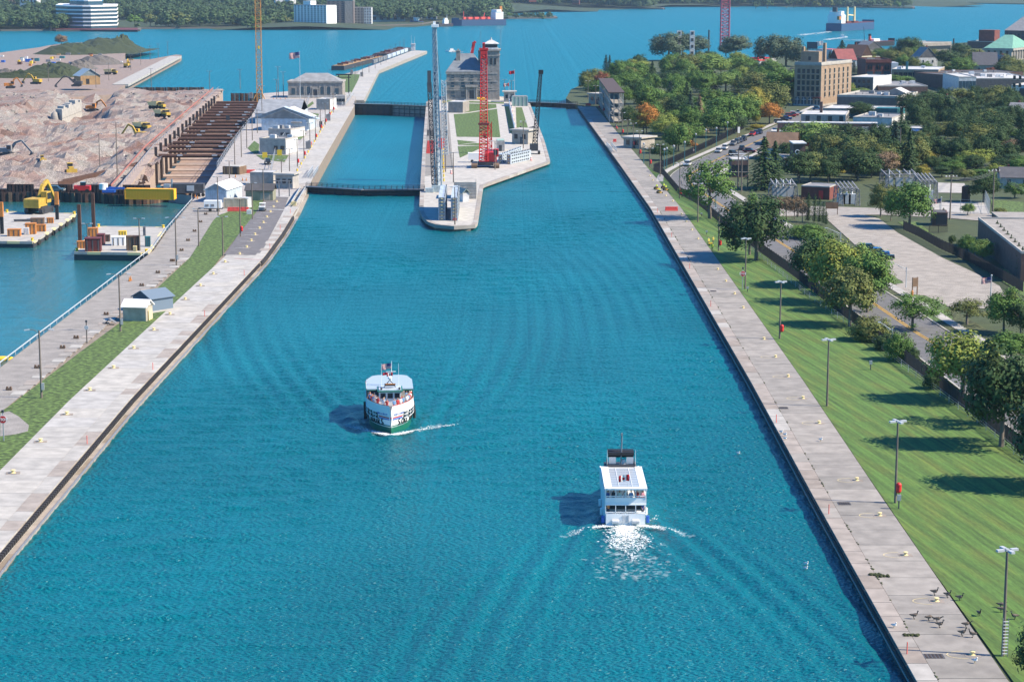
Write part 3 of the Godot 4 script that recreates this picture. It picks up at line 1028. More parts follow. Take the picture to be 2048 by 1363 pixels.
func zone_park_trees() -> void:
	rows("spruce", [[54.5, -1226, 13.1, 5.4, "spruce"], [56.3, -1218.9, 13.2, 4.3, "spruce"], [74, -1114.3, 14.0, 7.9, "dark"], [69.9, -929.5, 13.3, 6.9, "spruce"], [77, -929.5, 12.8, 6.9, "dark"], [103.6, -1079.6, 10.4, 5.7, "spruce"], [71.1, -799.9, 15.1, 6.2, "brown"], [70.2, -828.8, 14.7, 5.4, "spruce"], [114, -1068.5, 9.1, 7.6, "dark"]], "in the canal park, %s from the river end", "park spruces")
	rows("broad", [[42.7, -1102.5, 12.0, 13.0, "olive"], [46.2, -1085.2, 10.5, 9.0, "red"], [43.2, -1036.4, 9.1, 12.9, "green"], [37.6, -1068.5, 10.7, 6.9, "olive"], [59.4, -1204.7, 9.5, 8.5, "green"], [73.3, -1248.1, 10.2, 15.5, "ygreen"], [59.7, -1068.5, 11.0, 13.9, "green"], [77.3, -1218.9, 8.9, 8.6, "dark"], [59.3, -977.8, 12.1, 11.0, "dark"], [51.6, -964.1, 10.2, 7.4, "green"], [65.5, -955.2, 9.3, 9.6, "light"], [84.5, -1079.6, 12.0, 15.9, "dark"], [102.6, -1233.3, 13.3, 18.9, "olive"], [94.4, -1046.9, 12.0, 9.3, "green"], [116.8, -1233.3, 15.5, 18.9, "light"], [134.5, -1263.2, 12.9, 14.2, "green"], [109.4, -1079.6, 11.1, 14.0, "light"], [120.4, -1036.4, 13.7, 17.2, "olive"], [129.4, -1001.4, 17.0, 16.0, "green"], [101.1, -878.2, 15.2, 10.4, "yellow"], [110.5, -893.4, 16.3, 12.2, "olive"], [104.1, -850.7, 9.4, 8.6, "orange"], [95.7, -870.8, 11.8, 10.8, "green"], [82.9, -815.7, 15.6, 14.5, "green"]], "in the canal park, %s from the river end", "park trees near the river")
	rows("broad", [[76.7, -781.7, 12.2, 11.6, "green"], [84.7, -799.9, 8.7, 8.1, "dark"], [51, -796.8, 13.3, 7.1, "orange"], [49.9, -798.1, 10.3, 9.0, "yellow"], [61.6, -803, 9.7, 6.7, "ygreen"], [56.6, -772.9, 8.7, 10.1, "ygreen"], [65.3, -758.7, 7.9, 7.2, "green"], [57, -718.9, 7.5, 7.7, "dark"], [48.9, -685.3, 6.5, 6.5, "dark"], [46.3, -835.6, 9.4, 5.9, "dark"], [96.8, -835.6, 7.4, 3.0, "yellow"], [57.2, -828.8, 6.8, 7.9, "olive"]], "by the road fence, %s from the viewing stand", "park trees near the road")
	rows("bush", [[62.5, -739.6, 2.8, 2.4, "orange"], [64.2, -735.4, 1.9, 2.0, "orange"], [96.1, -825.5, 2.0, 5.4, "yellow"], [92.1, -815.7, 1.0, 2.9, "olive"]], "on the park border by the road, %s from the locks", "park border bushes")
	rows("broad", [[107.2, -1451.9, 21.8, 21.8, "grey"], [121.4, -1505.2, 20.1, 18.1, "grey"], [134.9, -1550.7, 15.2, 17.7, "grey"], [159.4, -1505.2, 18.0, 18.1, "grey"], [154.4, -1527.6, 10.9, 10.1, "grey"], [167.3, -1371.5, 23.0, 17.3, "grey"], [177.7, -1371.5, 21.9, 19.1, "grey"], [183.3, -1361.9, 16.6, 12.1, "grey"]], "tall on the river shore, %s from the locks", "tall shore trees")


func zone_town_trees() -> void:
	rows("spruce", [[226.1, -1450.8, 14.2, 11.4, "dark"], [209.7, -1395.2, 9.0, 5.0, "spruce"], [208.4, -1338.7, 5.2, 3.8, "spruce"], [206.4, -1276.1, 7.1, 4.7, "spruce"], [343, -1685.6, 4.2, 3.2, "dark"]], "among houses, %s from the tall tan building", "conifers among the houses")
	rows("spruce", [[71.2, -592.2, 15.2, 8.8, "dark"], [74.9, -597.4, 13.5, 6.4, "dark"], [94.1, -634.4, 10.1, 7.6, "dark"], [104.6, -668, 10.4, 6.1, "dark"], [112.1, -672.1, 8.9, 5.7, "dark"], [117.4, -685, 9.1, 5.1, "dark"], [122.6, -672.1, 13.9, 6.5, "spruce"], [121.6, -642, 13.8, 5.8, "dark"], [151.9, -820.6, 6.9, 5.1, "dark"], [94.8, -659.7, 7.1, 4.5, "dark"]], "behind the substation, %s from the road", "conifer stand behind the substation")
	rows("broad", [[242, -1470.3, 10.2, 11.6, "olive"], [254.8, -1460.5, 9.0, 10.7, "green"], [248.2, -1386.3, 10.8, 10.9, "olive"], [274.1, -1460.5, 18.1, 16.4, "dark"], [240.5, -1295.8, 11.2, 10.2, "green"], [208.9, -1139.9, 5.9, 14.8, "green"], [170.7, -1067.1, 5.7, 4.8, "ygreen"], [174.7, -1061.9, 3.0, 9.6, "light"], [232.8, -1183.2, 3.6, 6.0, "green"], [288.1, -1460.5, 7.3, 10.7, "dark"], [316.1, -1490.3, 12.0, 13.4, "dark"], [278.6, -1352, 12.8, 13.7, "dark"], [265.8, -1251.2, 11.7, 15.5, "green"], [313.5, -1431.8, 10.0, 12.9, "olive"], [293.7, -1303.5, 10.2, 9.5, "olive"], [296.3, -1258.4, 12.1, 13.5, "olive"], [284, -1246.9, 5.4, 7.7, "red"], [206.8, -1413.2, 3.9, 7.2, "green"], [210.8, -1273.1, 5.3, 4.3, "ygreen"], [247.4, -1352, 3.8, 6.9, "orange"]], "among downtown houses, %s from the tan tower", "trees among the downtown houses")
	rows("broad", [[102, -719.3, 11.5, 17.9, "light"], [112.1, -746.8, 8.4, 7.6, "olive"], [146.3, -884.4, 7.8, 9.5, "dark"], [90.5, -643.9, 6.9, 5.1, "green"], [112.8, -634.4, 8.1, 7.6, "brown"], [99.1, -634.4, 2.3, 2.9, "yellow"], [169.1, -895.4, 11.1, 10.1, "dark"], [175.3, -880.8, 13.0, 15.9, "dark"], [193.5, -942.1, 7.1, 5.3, "yellow"], [194.6, -918.1, 12.1, 14.0, "olive"], [223.1, -1003.1, 6.8, 7.9, "dark"], [219.6, -950.4, 11.3, 13.4, "olive"], [192.4, -839.8, 8.8, 17.1, "dark"], [182.1, -808.3, 9.3, 11.0, "olive"], [168.8, -790.6, 6.7, 8.5, "dark"], [157.3, -762.6, 8.2, 13.0, "olive"], [143.2, -721.8, 5.7, 7.8, "dark"], [159.8, -717, 6.7, 7.3, "ygreen"], [143, -685, 6.4, 8.6, "green"], [131.9, -668, 5.3, 5.7, "yellow"], [130.1, -649.8, 5.0, 5.2, "dark"], [165.3, -693.8, 6.9, 7.5, "brown"], [185.3, -768.1, 4.6, 7.0, "green"]], "in the wooded blocks, %s from the red store", "trees in the wooded blocks")
	rows("broad", [[152.5, -643.9, 6.4, 9.1, "dark"], [145.2, -655.7, 6.9, 10.1, "ygreen"], [134.5, -640.1, 4.2, 6.9, "green"], [122.5, -625.1, 4.4, 3.9, "yellow"], [139.2, -621.5, 3.5, 8.1, "green"], [133.5, -617.9, 3.9, 5.6, "olive"], [214.9, -888, 4.0, 5.0, "dark"], [187.7, -866.7, 5.9, 7.4, "dark"], [152.2, -790.6, 14.3, 7.2, "dark"], [140, -689.4, 4.7, 6.6, "olive"], [155.9, -721.8, 5.7, 6.5, "dark"], [167, -721.8, 7.3, 7.4, "dark"], [125.5, -659.7, 6.4, 4.5, "green"], [129, -628.8, 3.6, 4.6, "dark"], [145.4, -628.8, 4.3, 6.1, "ygreen"], [155.6, -640.1, 5.1, 5.1, "dark"], [103.2, -628.8, 4.6, 5.0, "olive"], [107.6, -627, 5.5, 5.3, "dark"], [113.7, -623.3, 3.4, 4.3, "olive"], [135.4, -655.1, 4.4, 5.7, "dark"], [139.2, -650.5, 5.2, 6.5, "green"], [142.1, -645.9, 6.0, 6.4, "dark"], [148.9, -632.5, 5.9, 7.6, "dark"], [152.4, -628.2, 6.7, 6.7, "green"]], "behind the school yards, %s from the substation", "trees behind the school yards")


func fill(poly: Array, n: int, most: int, kinds: Array, lo: float, hi: float, where: String, group: String) -> void:
	rng.seed = 41 + n
	var spots := []
	for c in get_children():
		if c.has_meta("category") and c.get_meta("category") in ["tree", "building", "house", "car", "viewing stand"]:
			spots.append([v2(c.position), 4.2 if c.get_meta("category") == "tree" else 13.0])
	var box := Rect2(poly[0], Vector2.ZERO)
	for p in poly:
		box = box.expand(p)
	var made := 0
	var thick := []
	for k in n * 40:
		var p := box.position + W(rng.randf() * box.size.x, rng.randf() * box.size.y)
		if made >= n or not Geometry2D.is_point_in_polygon(p, PackedVector2Array(poly)):
			continue
		var ok := true
		for s in spots:
			if p.distance_to(s[0]) < s[1]:
				ok = false
				break
		if not ok:
			continue
		spots.append([p, 5.5])
		var h := rng.randf_range(lo, hi)
		var keep := rng.state
		var w := h * rng.randf_range(0.75, 0.95)
		var c: String = kinds[rng.randi() % kinds.size()]
		if made < most:
			rows("broad", [[p.x, p.y, h, w, c]], where, group)
		else:
			thick.append(Transform3D(Basis(Vector3.UP, h * 9.0).scaled(V(w * 1.3, h, w * 1.3)), V(p.x, 0, p.y)))
		rng.state = keep + made * 7919 + 13
		made += 1
	wood_of("thicket", crown("broad", 1), thick, kinds[0])


func wood_of(called: String, m: Mesh, at: Array, color: String) -> void:
	var mm := MultiMesh.new()
	mm.transform_format = MultiMesh.TRANSFORM_3D
	mm.mesh = m
	mm.instance_count = at.size()
	for k in at.size():
		mm.set_instance_transform(k, at[k])
	var wood := MultiMeshInstance3D.new()
	wood.name = numbered(called)
	wood.multimesh = mm
	wood.material_override = leaf_mat(color)
	wood.set_meta("kind", "stuff")
	add_child(wood, true)


func zone_woods() -> void:
	fill([W(34.6, -986.2), W(50.5, -1147.9), W(85.5, -1310.2), W(131.9, -1409.6), W(158.1, -1247.3), W(140.7, -1046), W(114.6, -884.8), W(74, -766.2), W(53.8, -693.7), W(47.5, -723.1), W(48.3, -855.4), W(44.6, -986.2)], 75, 34, ["green", "dark", "olive", "green", "light", "ygreen", "dark"], 9.5, 13.5, "deep in the canal park, %s", "inner park trees")
	fill([W(173.1, -894), W(218.8, -986.2), W(229.8, -926.1), W(166.1, -666.6), W(143.2, -641.5), W(98.5, -649.7), W(91.5, -666.6), W(106, -723.1), W(133.5, -723.1)], 70, 30, ["dark", "dark", "olive", "dark", "olive", "dark"], 8.0, 12.0, "deep in the town woods, %s", "inner town trees")
	fill([W(79.6, -666.6), W(95.9, -675.4), W(128, -666.6), W(124, -641.5), W(98.3, -609.4), W(79.4, -609.4)], 12, 12, ["dark", "dark", "olive"], 8.0, 12.0, "behind the switchyard, %s", "switchyard trees")
	fill([W(209.6, -1394.5), W(270, -1473.4), W(305.2, -1379.7), W(320.9, -1310.2), W(279, -1137.9), W(258.4, -1247.3), W(211.2, -1247.3)], 24, 12, ["olive", "dark", "green"], 8.0, 11.0, "between downtown roofs, %s", "inner downtown trees")


# people and birds: one surface each, meshed from joined capsules
func figure(bones: Array, cell: float, k: float) -> ArrayMesh:  # [a, b, radius a, radius b, colour]
	var lo := Vector3.INF
	var hi := -Vector3.INF
	for b in bones:
		for e in [[b[0], b[2]], [b[1], b[3]]]:
			lo = lo.min(e[0] - Vector3.ONE * (e[1] + cell * 2))
			hi = hi.max(e[0] + Vector3.ONE * (e[1] + cell * 2))
	var n := Vector3i((hi - lo) / cell) + Vector3i(2, 2, 2)
	var field := PackedFloat32Array()
	field.resize(n.x * n.y * n.z)
	field.fill(9.0)
	for b in bones:
		var ba: Vector3 = b[1] - b[0]
		var l2 := maxf(ba.length_squared(), 1e-6)
		var reach: float = maxf(b[2], b[3]) + cell * 3 + k
		var f := Vector3i(((b[0] as Vector3).min(b[1]) - Vector3.ONE * reach - lo) / cell).clamp(Vector3i.ZERO, n - Vector3i.ONE)
		var t := Vector3i(((b[0] as Vector3).max(b[1]) + Vector3.ONE * reach - lo) / cell).clamp(Vector3i.ZERO, n - Vector3i.ONE)
		for z in range(f.z, t.z + 1):
			for y in range(f.y, t.y + 1):
				for x in range(f.x, t.x + 1):
					var p := lo + V(x, y, z) * cell
					var u := clampf((p - b[0]).dot(ba) / l2, 0, 1)
					var d := p.distance_to(b[0] + ba * u) - lerpf(b[2], b[3], u)
					var id := (z * n.y + y) * n.x + x
					var o := field[id]
					var h := clampf(0.5 + 0.5 * (o - d) / k, 0, 1)
					field[id] = lerpf(o, d, h) - k * h * (1 - h)
	var vert := {}
	var vs := PackedVector3Array()
	var cs := PackedColorArray()
	var st := SurfaceTool.new()
	st.begin(Mesh.PRIMITIVE_TRIANGLES)
	var step := [1, n.x, n.x * n.y]
	for z in n.z - 1:
		for y in n.y - 1:
			for x in n.x - 1:
				var id := (z * n.y + y) * n.x + x
				var sum := Vector3.ZERO
				var c := 0
				for e in 12:
					var ax := e / 4
					var o := id
					var q := V(x, y, z)
					var o1 := (ax + 1) % 3
					var o2 := (ax + 2) % 3
					if e & 1:
						o += step[o1]
						q[o1] += 1
					if e & 2:
						o += step[o2]
						q[o2] += 1
					var a := field[o]
					var b := field[o + step[ax]]
					if (a < 0) != (b < 0):
						q[ax] += a / (a - b)
						sum += q
						c += 1
				if c:
					vert[id] = vs.size()
					var p := lo + sum / c * cell
					vs.append(p)
					var best := 9.0
					var col := Color.WHITE
					for b in bones:
						var ba: Vector3 = b[1] - b[0]
						var u := clampf((p - b[0]).dot(ba) / maxf(ba.length_squared(), 1e-6), 0, 1)
						var d: float = p.distance_to(b[0] + ba * u) - lerpf(b[2], b[3], u)
						if d < best:
							best = d
							col = b[4]
					cs.append(col)
	for id in vert:
		for ax in 3:
			var o1: int = step[(ax + 1) % 3]
			var o2: int = step[(ax + 2) % 3]
			var a := field[id]
			var b := field[id + step[ax]] if id + step[ax] < field.size() else a
			if (a < 0) == (b < 0):
				continue
			var q := [id, id - o1, id - o1 - o2, id - o2]
			if not (vert.has(q[1]) and vert.has(q[2]) and vert.has(q[3])):
				continue
			if a > 0:
				q.reverse()
			for j in [0, 1, 2, 0, 2, 3]:
				var w: int = vert[q[j]]
				st.set_smooth_group(1)
				st.set_color(cs[w])
				st.add_vertex(vs[w])
	st.index()
	st.generate_normals()
	return st.commit()


var person_mesh := {}


func person_shape(pose: String, shirt: Color, legs: Color, hair: Color) -> ArrayMesh:
	var key := pose + str(shirt) + str(legs) + str(hair)
	if person_mesh.has(key):
		return person_mesh[key]
	var skin := Color(0.48, 0.27, 0.19)
	var b := []
	var sit := pose == "sit"
	var hip := 0.92 if not sit else 0.50
	for s in [-1.0, 1.0]:
		var h := V(0.09 * s, hip, 0)
		var knee := V(0.11 * s, 0.50, 0.02) if not sit else V(0.11 * s, 0.50, 0.42)
		if pose == "walk":
			knee = V(0.1 * s, 0.5, 0.16 * s + 0.04)
		var foot := V(knee.x, 0.08, knee.z - 0.03 if not sit else 0.42)
		if pose == "walk":
			foot = V(0.1 * s, 0.08, 0.24 * s - 0.04)
		b.append([h, knee, 0.085, 0.06, legs])
		b.append([knee, foot, 0.06, 0.045, legs])
		b.append([foot + V(0, -0.035, 0), foot + V(0, -0.04, 0.14), 0.045, 0.035, Color(0.03, 0.03, 0.03)])
		var sh := V(0.19 * s, hip + 0.50, 0)
		var elbow := sh + V(0.06 * s, -0.27, 0.03)
		var hand := elbow + V(-0.02 * s, -0.22, 0.14)
		if pose == "photo":
			elbow = sh + V(0.08 * s, -0.2, 0.2)
			hand = V(0.08 * s, hip + 0.66, 0.3)
		elif pose == "push":
			elbow = sh + V(0.05 * s, -0.22, 0.14)
			hand = sh + V(0.0, -0.36, 0.42)
		b.append([sh, elbow, 0.052, 0.042, shirt])
		b.append([elbow, hand, 0.04, 0.03, skin])
		for f in 4:
			b.append([hand, hand + V(-0.012 + 0.012 * f, -0.085, 0.03), 0.014, 0.009, skin])
		b.append([hand, hand + V(-0.04 * s, -0.04, 0.03), 0.014, 0.01, skin])
		b.append([V(0.06 * s, hip + 0.04, 0), V(0.12 * s, hip + 0.45, 0), 0.115, 0.105, shirt])
	b.append([V(0, hip, 0), V(0, hip + 0.48, 0), 0.12, 0.10, shirt])
	b.append([V(0, hip + 0.5, 0), V(0, hip + 0.62, 0.02), 0.055, 0.05, skin])
	b.append([V(0, hip + 0.70, 0.03), V(0, hip + 0.76, 0.02), 0.082, 0.088, skin])
	b.append([V(0, hip + 0.71, 0.11), V(0, hip + 0.69, 0.125), 0.016, 0.014, skin])
	b.append([V(0, hip + 0.79, -0.015), V(0, hip + 0.70, -0.045), 0.09, 0.075, hair])
	person_mesh[key] = figure(b, 0.045, 0.05)
	return person_mesh[key]


func person(pose: String, at: Vector3, yaw: float, shirt: Array, legs: Array, hair: Array, label: String, group := "") -> Node3D:
	var o := solo("person", person_shape(pose, Color(shirt[0], shirt[1], shirt[2]), Color(legs[0], legs[1], legs[2]), Color(hair[0], hair[1], hair[2])), K.person_paint, label, "person", group, at)
	o.rotation.y = yaw
	return o


func goose_shape(pose: String) -> ArrayMesh:
	var brown := Color(0.12, 0.095, 0.075)
	var pale := Color(0.36, 0.32, 0.27)
	var black := Color(0.015, 0.014, 0.013)
	var b := [[V(0, 0.42, -0.22), V(0, 0.44, 0.14), 0.10, 0.155, brown], [V(0, 0.36, 0.12), V(0, 0.37, -0.1), 0.12, 0.11, pale], [V(0, 0.42, -0.25), V(0, 0.44, -0.46), 0.09, 0.025, black], [V(0.1, 0.46, 0.05), V(0.05, 0.46, -0.34), 0.07, 0.03, brown], [V(-0.1, 0.46, 0.05), V(-0.05, 0.46, -0.34), 0.07, 0.03, brown]]
	var base := V(0, 0.46, 0.24)
	var up := V(0, 0.80, 0.34)
	if pose == "graze":
		up = V(0, 0.14, 0.55)
	elif pose == "low":
		up = V(0, 0.62, 0.50)
	b.append([base, base.lerp(up, 0.5) + V(0, 0.03, 0.04), 0.075, 0.045, black])
	b.append([base.lerp(up, 0.5) + V(0, 0.03, 0.04), up, 0.045, 0.04, black])
	b.append([up, up + V(0, 0.01, 0.06), 0.052, 0.045, black])
	b.append([up + V(0, -0.02, 0.01), up + V(0, -0.01, 0.02), 0.05, 0.05, Color(0.7, 0.68, 0.64)])
	b.append([up + V(0, 0, 0.08), up + V(0, -0.015, 0.15), 0.028, 0.012, black])
	for s in [-1.0, 1.0]:
		b.append([V(0.07 * s, 0.34, -0.03), V(0.07 * s, 0.05, 0.0), 0.045, 0.02, black])
		b.append([V(0.07 * s, 0.025, -0.01), V(0.08 * s, 0.02, 0.1), 0.022, 0.03, black])
	return figure(b, 0.028, 0.03)


func gull_shape() -> ArrayMesh:
	var w := Color(0.75, 0.75, 0.74)
	var g := Color(0.35, 0.37, 0.40)
	return figure([[V(0, 0.2, -0.1), V(0, 0.22, 0.08), 0.055, 0.085, w], [V(0, 0.25, -0.02), V(0, 0.22, -0.24), 0.06, 0.02, g], [V(0, 0.26, 0.1), V(0, 0.35, 0.14), 0.05, 0.05, w], [V(0, 0.35, 0.19), V(0, 0.34, 0.24), 0.016, 0.01, Color(0.6, 0.4, 0.05)], [V(0.03, 0.15, 0), V(0.03, 0.01, 0.01), 0.018, 0.016, Color(0.5, 0.35, 0.1)], [V(-0.03, 0.15, 0), V(-0.03, 0.01, 0.01), 0.018, 0.016, Color(0.5, 0.35, 0.1)]], 0.025, 0.03)


# street things
func lettering(parent: Node3D, words_: String, size: float, at: Vector3, basis_: Basis, m: Material, depth := 0.03, called := "lettering") -> MeshInstance3D:
	var t := TextMesh.new()
	var f := SystemFont.new()
	f.font_names = PackedStringArray(["Droid Sans"])
	f.font_weight = 700
	t.font = f
	t.text = words_
	t.font_size = 32
	t.pixel_size = size / 23.0
	t.depth = depth
	t.curve_step = 2.0
	var o := p(called, t, m, parent, at)
	o.transform = Transform3D(basis_, at)
	return o


func lamp_post(kind: String, at: Vector3, h: float, label: String, group: String, yaw := 0.0) -> Node3D:
	var o := thing("lamp_post", label, "lamp post", at, yaw, group)
	p("pole", S().tb(Vector3.ZERO, V(0, h, 0), 0.17, 0.11, 8), K.pole_wood, o)
	if kind == "cross":
		for k in 4:
			var d := V(cos(PI / 2 * k), 0, sin(PI / 2 * k))
			p("arm", S().bar(V(0, h + 0.02, 0), V(0, h + 0.06, 0) + d * 0.4, 0.07), K.lamp_grey, o)
			p("lamp_head", S().bar(V(0, h + 0.1, 0) + d * 0.35, V(0, h + 0.1, 0) + d * 1.05, 0.36, 0.2), K.lamp_grey, o)
		p("cap", S().sb(0, h, 0, 0.3, 0.22, 0.3), K.lamp_grey, o)
	elif kind == "davit":
		for s in [-1.0, 1.0]:
			p("arm", S().tb(V(0, h - 0.5, 0), V(s * 0.7, h + 0.05, 0), 0.04).tb(V(s * 0.7, h + 0.05, 0), V(s * 1.4, h + 0.12, 0), 0.04), K.pole_wood, o)
			p("lamp_head", S().bar(V(s * 1.35, h + 0.12, 0), V(s * 2.1, h + 0.05, 0), 0.3, 0.14), K.lamp_grey, o)
		p("box", S().sb(0.25, 1.2, 0.15, 0.4, 1.0, 0.35), K.galvanised, o)
	else:
		p("crossarm", S().bar(V(-1.1, h, 0), V(1.1, h, 0), 0.1), K.pole_wood, o)
		for s in [-1.0, 1.0]:
			p("lamp_head", S().bar(V(s * 0.6, h + 0.1, 0), V(s * 1.25, h + 0.1, 0), 0.32, 0.16), K.lamp_grey, o)
	return o


func buoy_box(post: Node3D, label: String, h := 1.2) -> void:
	var s := S()
	s.tb(V(0, 0.3, 0), V(0, 1.0, 0), 0.33, 0.33, 10)
	s.ball(V(0, 0.3, 0), V(0.33, 0.3, 0.33), 10).ball(V(0, 1.0, 0), V(0.33, 0.3, 0.33), 10)
	solo("life_ring_case", s, K.red, label, "life ring case", "red life ring cases", post.position + V(0.32, h, 0.12))


func bollard_shape() -> Shape:
	var s := S()
	s.lathe(Vector3.ZERO, [[0.0, 0.0], [0.42, 0.0], [0.42, 0.06], [0.24, 0.1], [0.2, 0.34], [0.36, 0.40], [0.38, 0.5], [0.2, 0.56], [0.0, 0.57]], 10)
	return s


func zone_bollards() -> void:
	var b: Node3D
	for k in 15:
		var p: Vector3 = [V(41.7, 0, -182.2), V(41.7, 0, -198.6), V(41.7, 0, -215.1), V(41.8, 0, -231.5), V(41.9, 0, -248.2), V(42, 0, -280.8), V(42.1, 0, -297.7), V(42.1, 0, -314.2), V(42.2, 0, -330.6), V(42.3, 0, -347.1), V(42.4, 0, -380.2), V(42.6, 0, -397.1), V(42.6, 0, -413.7), V(42.6, 0, -430.5), V(42.9, 0, -480.5)][k]
		var label := "%s yellow bollard counted from the bridge, on the pier beside the mown lawn" % ORD[k]
		if k == 0:
			b = thing("mooring_bollard", label, "bollard", p, 0, "bollards on the lawn pier")
			p("post", bollard_shape(), K.cream_yellow, b)
			p("base_plate", S().sb(0, -0.02, 0, 2.0, 0.05, 1.5), K.coping_2, b)
			b.scale = Vector3.ONE * 0.72
		else:
			dup(b, p, 0, label, "bollards on the lawn pier", 0.72)
		if k < 9:
			var arc := S()
			for j in 16:
				var a0 := PI * 0.5 + PI * j / 16.0
				var a1 := PI * 0.5 + PI * (j + 1) / 16.0
				arc.quad(V(cos(a0) * 1.75 - 0.6, 0, sin(a0) * 1.1), V(cos(a0) * 1.68 - 0.6, 0, sin(a0) * 1.03), V(cos(a1) * 1.68 - 0.6, 0, sin(a1) * 1.03), V(cos(a1) * 1.75 - 0.6, 0, sin(a1) * 1.1))
			p("painted_arc", arc, K.cream_yellow, get_node("south_pier"), p + V(0, 0.025, 0))
	for k in 7:
		var p: Vector3 = [V(42.9, 0, -497.4), V(42.9, 0, -514.3), V(43, 0, -529.8), V(43.1, 0, -560.5), V(42.2, 0, -574), V(41.5, 0, -617.2), V(41.5, 0, -630.5)][k]
		dup(b, p, 0, "%s yellow bollard past the crossing path, toward the lock booths" % ORD[k], "bollards on the lawn pier", 0.72)
	var left := []
	for q in [V(-61.5, 0, -251.9), V(-62, 0, -269.4), V(-62.1, 0, -286.5), V(-62.3, 0, -303.6), V(-62.1, 0, -321.3), V(-62, 0, -338.4), V(-61.7, 0, -356.2), V(-61.6, 0, -372.9), V(-61.5, 0, -390.2), V(-61.2, 0, -407.7), V(-60.9, 0, -423.7), V(-60.9, 0, -441.5), V(-59.4, 0, -454), V(-59.3, 0, -465.6), V(-59.7, 0, -477.1), V(-60.2, 0, -488.4), V(-60.6, 0, -500.5), V(-61, 0, -511.9), V(-61.5, 0, -523.7), V(-61.9, 0, -535.1), V(-62.4, 0, -546.5), V(-62.9, 0, -558.7)]:
		left.append(q)
	for k in left.size():
		var c := dup(b, left[k] + V(0, 0.03, 0), 0.2, "%s yellow bollard counted from the bridge, on the pale north pier" % ORD[k], "bollards on the north pier")
		c.scale = V(0.85, 0.8, 0.8)
	var iron := [V(-74.3, 0, -304), V(-74, 0, -321.3), V(-73.7, 0, -338.7), V(-73.4, 0, -348.1), V(-73, 0, -372.6), V(-72.7, 0, -407.7), V(-72.5, 0, -425.5), V(-72.2, 0, -443.1), V(-72.4, 0, -443), V(-73, 0, -460.1), V(-74.2, 0, -477.4), V(-75.3, 0, -494.7), V(-76.6, 0, -513.2), V(-77.7, 0, -529.8)]
	for k in iron.size():
		solo("rusty_cleat", S().box(V(0, 0.15, 0), V(0.9, 0.25, 0.4)).lathe(V(-0.25, 0.2, 0), [[0.12, 0], [0.2, 0.3], [0, 0.35]], 6).lathe(V(0.25, 0.2, 0), [[0.12, 0], [0.2, 0.3], [0, 0.35]], 6), K.wood_brown, "%s rusty mooring cleat from the bridge, on the cracked service road" % ORD[k], "cleat", "cleats on the service road", iron[k])
	var stakes := [V(35.8, 0, -182.4), V(36.1, 0, -232.1), V(36.2, 0, -281.2), V(36.6, 0, -381.8), V(36.9, 0, -431.8), V(37.1, 0, -484.6), V(37.2, 0, -534.3)]
	for k in stakes.size():
		solo("red_stake", S().tb(Vector3.ZERO, V(0, 1.15, 0), 0.05), K.coral, "%s thin red stake from the bridge, on the lawn pier coping" % ORD[k], "marker stake", "red stakes on the lawn pier", stakes[k])
	stakes = [V(-55.6, 0, -268.1), V(-55.7, 0, -319.8), V(-55, 0, -370.6), V(-54.4, 0, -422.1), V(-53.9, 0, -463.7), V(-55.4, 0, -498.6), V(-56.5, 0, -532.6)]
	for k in stakes.size():
		solo("red_stake", S().tb(Vector3.ZERO, V(0, 1.15, 0), 0.05), K.coral, "%s thin red stake from the bridge, on the north pier coping" % ORD[k], "marker stake", "red stakes on the north pier", stakes[k])
	for q in [[V(38.1, 0, -181.8), 3.0, "beside the last bollard near the geese"], [V(38.6, 0, -236.9), 2.4, "beside the lamp post with the red case"], [V(38.5, 0, -291), 1.9, "below the four-armed lamp post shadow"], [V(38.9, 0, -400.9), 1.9, "near the road sign post"]]:
		var gr := thing("drain_grate", "dark iron drain grate in the pier paving " + q[2], "drain grate", q[0] + V(0, 0.02, 0), 0.0, "drain grates in the lawn pier")
		p("frame", S().box(Vector3.ZERO, V(q[1] * 0.62, 0.03, 1.3)), K.dark_grey, gr)
		for k in 5:
			p("bar", S().box(V((k - 2) * q[1] * 0.11, 0.025, 0), V(q[1] * 0.06, 0.03, 1.1)), K.rust_dark, gr)


